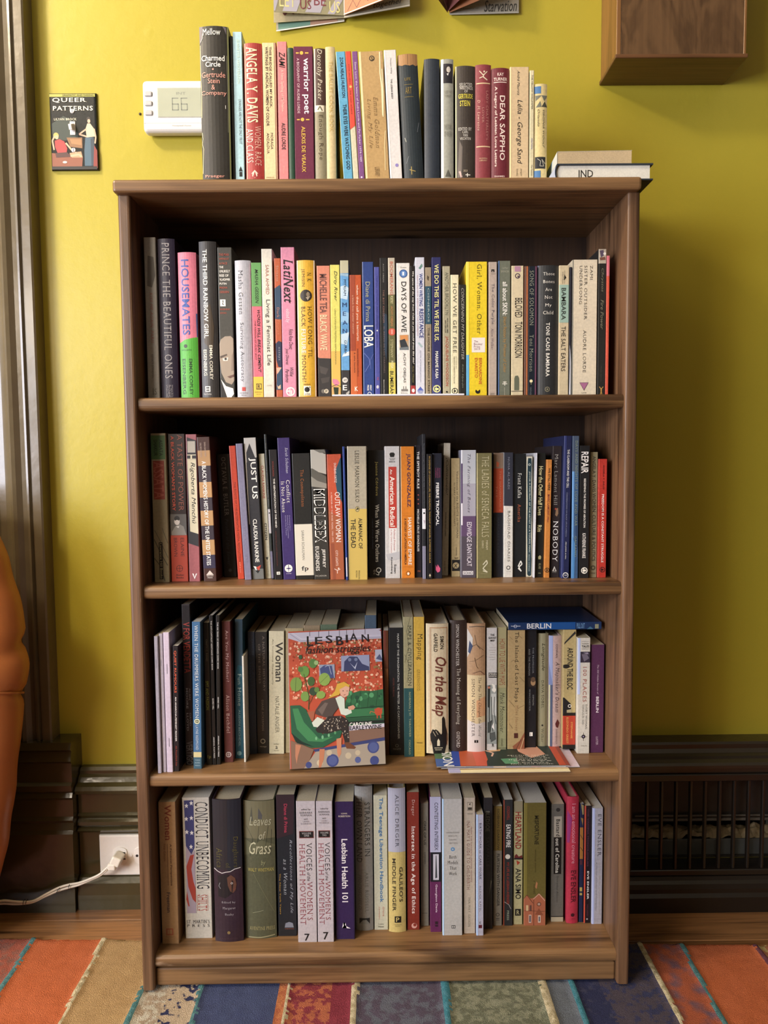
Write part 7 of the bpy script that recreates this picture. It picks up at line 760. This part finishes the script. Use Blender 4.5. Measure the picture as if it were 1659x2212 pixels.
# ------------------------------------------------------------------ wooden box high on the wall
wb=empty('wall_box',(.522,.28,1.529)); tag(wb,'brown plywood box mounted high on the wall, top right','wall cabinet')
W1=wood('box_side_wood',2,'8a5c2e','5a3a1c',.35,1.0,False,7); W2=wood('box_front_wood',2,'684a2c','4a321c',.3,.5,False,9.3,swirl=True); W3=wood('box_rim_wood',0,'6b4526','452a14',.35,1,False,3)
boxo('front_panel',(-.104,.108,-.090,-.084,.007,.42),W2,wb,.0006,1)
boxo('side_panel',(-.1115,-.104,-.0905,-.0004,.006,.42),W1,wb,.0006,1); boxo('side_panel',(.108,.1125,-.0905,-.0004,.006,.42),W1,wb,.0006,1)
boxo('bottom_panel',(-.1145,.1145,-.0945,-.0004,-.001,.006),W3,wb,.0015,2)
boxo('back_panel',(-.104,.108,-.004,-.0004,.006,.42),W1,wb); boxo('top_panel',(-.1115,.1125,-.0905,-.0004,.42,.427),W3,wb,.001,1)
# ------------------------------------------------------------------ folded zines pinned above
def quadsheet(name,pts,col,parent,items=None,t=.0004):
    P=[Vector(p) for p in pts]; n=(P[1]-P[0]).cross(P[3]-P[0]).normalized()*t
    bm=bmesh.new(); A=[bm.verts.new(p) for p in P]; B=[bm.verts.new(p+n) for p in P]
    bm.faces.new(A); bm.faces.new(list(reversed(B)))
    for i in range(4): bm.faces.new((A[i],B[i],B[(i+1)%4],A[(i+1)%4]))
    bmesh.ops.recalc_face_normals(bm,faces=bm.faces)
    o=mobj(name,bm,speckle(col,.7,.1,200),parent)
    if items:
        bp,mp,bl,ml=overlay(items,1,1,lambda u:0)
        for bm2,m,nm in ((bp,mp,'printed_art'),(bl,ml,'lettering')):
            if not bm2.faces: bm2.free(); continue
            for v in bm2.verts:
                u,zz,off=v.co.x,v.co.z,v.co.y
                b_=P[0].lerp(P[1],u); t_=P[3].lerp(P[2],u); p=b_.lerp(t_,zz); v.co=p+n.normalized()*(-off*1.3+t)
            # keep print in front of the sheet on the viewer's side
            mobj(nm,bm2,m,o)
    return o
def toward(pts):
    P=[Vector(p) for p in pts]; n=(P[1]-P[0]).cross(P[3]-P[0]); return pts if n.y<0 else [pts[1],pts[0],pts[3],pts[2]]
zn=empty('paper_zine',(-.06,.272,1.70)); tag(zn,'fanned handmade zine with an orange page pinned on the wall, upper middle','zine','zines pinned above the bookcase')
O=Vector((-.06,.272,1.70))
def rel(p): return tuple(Vector(p)-O)
H=.13
quadsheet('page',[rel(p) for p in ((-.184,.2745,1.6235),(-.06,.2765,1.6415),(-.06,.2765,1.76),(-.184,.2745,1.76))],'a09884',zn,[('r',.62,.99,.03,.5,'6a9484'),('r',.75,.99,.5,.9,'b08870'),('p',[(0,1),(0,.985),(1,.985),(1,1)],'e8e4d8')])
quadsheet('page',[rel(p) for p in ((-.1875,.268,1.635),(-.06,.2715,1.645),(-.06,.2715,1.76),(-.1875,.268,1.76))],'a89c78',zn,[('e',.86,.16,.05,'5c2c2c',.6),('e',.88,.28,.02,'6c3c34',1),('e',.88,.36,.02,'6c3c34',1),('e',.89,.45,.018,'6c3c34',1),('l',[(.1,.83),(.9,.93)],.012,'7c3c2c')])
quadsheet('page',[rel(p) for p in ((-.185,.254,1.6455),(-.06,.268,1.647),(-.06,.268,1.77),(-.185,.254,1.77))],'8c8664',zn,[('p',[(0,.5),(.15,.5),(.02,.98),(0,.98)],'a8a4b0'),('p',[(.3,.5),(.5,.5),(.32,.98),(.12,.98)],'a8a4b0'),('p',[(.66,.6),(.8,.6),(.66,.98),(.44,.98)],'a8a4b0'),('p',[(.92,.7),(1,.75),(.86,.99),(.76,.99)],'a8a4b0'),('t','LET',.75,.92,.08,.31,'cfcb84','h'),('t','US',.81,.94,.37,.53,'7c3440','h'),('t','BE',.74,.88,.57,.74,'7c3440','h'),('t','US',.81,.97,.79,.94,'d8d080','h')])
zr=[('t',t,a,a+.03,.06,b,'7c4030','h') for t,a,b in (('dear reader, come on in',.62,.8),('these pages are for you',.67,.74),('pass them along to a',.72,.6),('friend who needs them',.77,.5))]
quadsheet('page',[rel(p) for p in ((-.06,.268,1.6425),(.058,.243,1.648),(.058,.243,1.77),(-.06,.268,1.765))],'86806e',zn,[('t','together',.86,.96,.45,.9,'2c2a26','hi'),('l',[(0,.985),(1,.985)],.012,'c8c0ac')])
quadsheet('page',[rel(p) for p in ((-.06,.266,1.6465),(.024,.214,1.6465),(.024,.214,1.77),(-.06,.266,1.77))],'c87850',zn,zr+[('l',[(.08,.96),(.2,.84),(.28,.96),(.44,.8),(.52,.93),(.64,.78),(.74,.88)],.01,'6c4030'),('l',[(0,.99),(1,.99)],.014,'f2ead0'),('l',[(.01,0),(.01,1)],.012,'f2ead0')])  # pale border lines paint the light caught by the page edges
z2=empty('paper_zine',(.13,.272,1.70)); tag(z2,'folded brown and grey paper zine with handwritten word Starvation, upper middle right','zine','zines pinned above the bookcase')
O=Vector((.13,.272,1.70))
quadsheet('page',[rel(p) for p in ((.132,.277,1.6525),(.2575,.2725,1.6525),(.2575,.2725,1.77),(.132,.277,1.77))],'8f8a7c',z2,[('t','Starvation',.8,.97,.5,.97,'2c2a28','hi'),('t','the history of',.9,.93,.1,.42,'5c584c','h'),('l',[(0,.99),(1,.99)],.014,'aaa698')])
quadsheet('page',[rel(p) for p in ((.131,.274,1.6545),(.208,.228,1.660),(.208,.228,1.77),(.131,.274,1.77))],'8c5028',z2)
quadsheet('page',[rel(p) for p in ((.128,.272,1.6555),(.162,.226,1.664),(.162,.226,1.77),(.128,.272,1.77))],'6c3838',z2)
quadsheet('page',[rel(p) for p in ((.099,.232,1.664),(.128,.274,1.6545),(.128,.274,1.77),(.099,.232,1.77))],'8c6a3c',z2)
quadsheet('page',[rel(p) for p in ((.112,.228,1.664),(.128,.271,1.656),(.128,.271,1.77),(.112,.228,1.77))],'5c2c38',z2)
for zo in (zn,z2):
    bm=bmesh.new(); bmesh.ops.create_cone(bm,cap_ends=True,segments=12,radius1=.004,radius2=.003,depth=.012); bm.transform(Matrix.Translation((0,-.004,.062))@Matrix.Rotation(R(90),4,'X')); mobj('push_pin',bm,speckle('c8c4b8',.3),zo)
# ------------------------------------------------------------------ outlet, plug and cord
ou=empty('wall_outlet',(-.487,.250,.091)); tag(ou,'white double outlet plate on the baseboard left of the bookcase','outlet')
bm=bmesh.new(); box(bm,-.060,.060,-.006,-.0003,-.040,.040,.003,3,edges=lambda e:(e.verts[0].co.y+e.verts[1].co.y)/2<-.004); mobj('plate',bm,speckle('dcd5c8',.35,.03),ou)
for cx in (-.0205,.0205):
    bm=bmesh.new(); n=24; P=[]
    for i in range(n):
        a=2*math.pi*i/n; P.append((cx+max(-.0135,min(.0135,.0172*math.cos(a))),.0172*math.sin(a)))
    sweep(bm,[(p[0],p[1]) for p in P],'y',-.0078,-.005); rc=mobj('receptacle',bm,speckle('e3dccf',.35,.03),ou)
    for dx,dz,ww,hh in ((-.006,.004,.0012,.0045),(.006,.004,.0012,.0035)): boxo('slot',(cx+dz-hh+.006,cx+dz+hh*.2+.006,-.0081,-.0077,dx-ww,dx+ww),flat('1c1814'),rc)
    bm=bmesh.new(); bmesh.ops.create_cone(bm,cap_ends=True,segments=12,radius1=.0026,radius2=.0026,depth=.0004); bm.transform(Matrix.Translation((cx-.008,-.0079,0))@Matrix.Rotation(R(90),4,'X')); mobj('ground_hole',bm,flat('1c1814'),rc)
bm=bmesh.new(); bmesh.ops.create_cone(bm,cap_ends=True,segments=14,radius1=.003,radius2=.003,depth=.001); bm.transform(Matrix.Translation((0,-.0064,0))@Matrix.Rotation(R(90),4,'X')); mobj('screw',bm,WP,ou)
pc=empty('power_cord',(-.508,.236,.092)); tag(pc,'white twin power cord with plug trailing left over the baseboard','power cord')
CW=speckle('e0d8c4',.4,.04)
bm=bmesh.new(); box(bm,-.009,.010,-.020,.0055,-.0085,.0095,.0035,3)
bm.transform(Matrix.Rotation(R(24),4,'Y')); mobj('plug',bm,CW,pc)
bm=bmesh.new(); box(bm,-.014,.001,-.021,-.008,-.016,-.003,.003,3); mobj('plug_neck',bm,CW,pc)
bm=bmesh.new()
for i in range(5): tube(bm,[(-.0135-.0025*i,-.0145,-.0115-.0017*i),(-.0147-.0025*i,-.0145,-.0122-.0017*i)],.0044-.0003*i,10)
mobj('strain_relief',bm,CW,pc)
path=[(-.5215,.2215,.0805),(-.537,.219,.0685),(-.556,.216,.061),(-.575,.213,.054),(-.592,.211,.0505),(-.612,.209,.0455),(-.635,.206,.037),(-.66,.204,.0265),(-.69,.204,.0235),(-.72,.205,.024),(-.78,.21,.012),(-.86,.215,-.005)]
sp=smoothcurve(path,6); OP=Vector((-.508,.236,.092))
for k in (0,1):
    bm=bmesh.new(); tube(bm,[p-OP+Vector((0,-.001*k,(.0022 if k else -.0022)+(.0018*math.sin(p.x*60) if k else 0))) for p in sp],.0022,8); mobj('cord_strand',bm,CW,pc,smooth=True)
for t,tw in ((4.0*6,.3),(5.1*6,.9),(7.4*6,.2),(7.6*6,.2)):
    p=sp[int(t)]-OP; bm=bmesh.new(); pts=[(p.x+.004*tw*math.sin(a*1.0),p.y+.0045*math.cos(a)-.0005,p.z+.0055*math.sin(a)) for a in [i*math.pi/6 for i in range(13)]]; tube(bm,pts,.0006,6); mobj('twist_tie',bm,flat('2c2622'),pc)
# ------------------------------------------------------------------ big orange vinyl cushion at the left edge
ac=empty('floor_cushion',(-.892,.112,.0003)); tag(ac,'large orange vinyl floor cushion propped by the door casing, left edge','cushion')
def vinyl():
    m,nt,b=principled('orange_vinyl'); L=nt.links; tc=node(nt,'ShaderNodeTexCoord'); n=node(nt,'ShaderNodeTexNoise',i_Scale=260.0); L.new(tc.outputs['Object'],n.inputs['Vector'])
    b.inputs['Base Color'].default_value=hexc('ab602a'); b.inputs['Roughness'].default_value=.38
    bp=node(nt,'ShaderNodeBump',i_Strength=.12,i_Distance=.001); L.new(n.outputs['Fac'],bp.inputs['Height']); L.new(bp.outputs[0],b.inputs['Normal']); return m
# right-hand outline (reach at each height)
PR=[(.0,.06),(.012,.13),(.035,.175),(.07,.203),(.10,.215),(.16,.228),(.25,.249),(.36,.265),(.44,.272),(.50,.279),(.56,.281),(.62,.272),(.68,.258),(.74,.238),(.775,.19),(.795,.11),(.80,.02)]
def reach(z):
    for (a,ra),(b2,rb) in zip(PR,PR[1:]):
        if z<=b2: return ra+(rb-ra)*(z-a)/(b2-a)
    return PR[-1][1]
bm=bmesh.new(); NZ=90; NA=72; rings=[]
for i in range(NZ+1):
    z=.80*i/NZ; rr=reach(z); ring=[]
    for k in range(NA):
        a=2*math.pi*k/NA; c,s=math.cos(a),math.sin(a); e=.9
        x=rr*math.copysign(abs(c)**e,c); y=.088*(rr/.28)*math.copysign(abs(s)**e,s)
        cr=0
        if x>0:
            cr+=-.010*math.exp(-((z-.535-.02*s)/.010)**2)*(.6+.4*math.sin(3*a)) - .008*math.exp(-((z-.452+.03*s)/.009)**2)
            cr+=.006*math.exp(-((z-.495)/.03)**2)+.006*noise.noise(Vector((x*8,y*12,z*14)))
        f=1+cr/max(.05,math.hypot(x,y)); ring.append(bm.verts.new((x*f,y*f,z)))
    rings.append(ring)
for A,B in zip(rings,rings[1:]):
    for k in range(NA): bm.faces.new((A[k],A[(k+1)%NA],B[(k+1)%NA],B[k]))
bm.faces.new(list(reversed(rings[0]))); bm.faces.new(rings[-1])
VM=vinyl(); mobj('upholstery',bm,VM,ac,smooth=True)
bm=bmesh.new(); sm=[]
for k in range(NA+1):
    a=2*math.pi*k/NA; c,s=math.cos(a),math.sin(a); z=.452; rr=reach(z)*.997; sm.append((rr*math.copysign(abs(c)**.9,c),.088*(rr/.28)*math.copysign(abs(s)**.9,s),z-.03*s))
tube(bm,sm,.0022,6); mobj('seam_piping',bm,VM,ac,smooth=True)
bpy.data.objects.remove(_to)
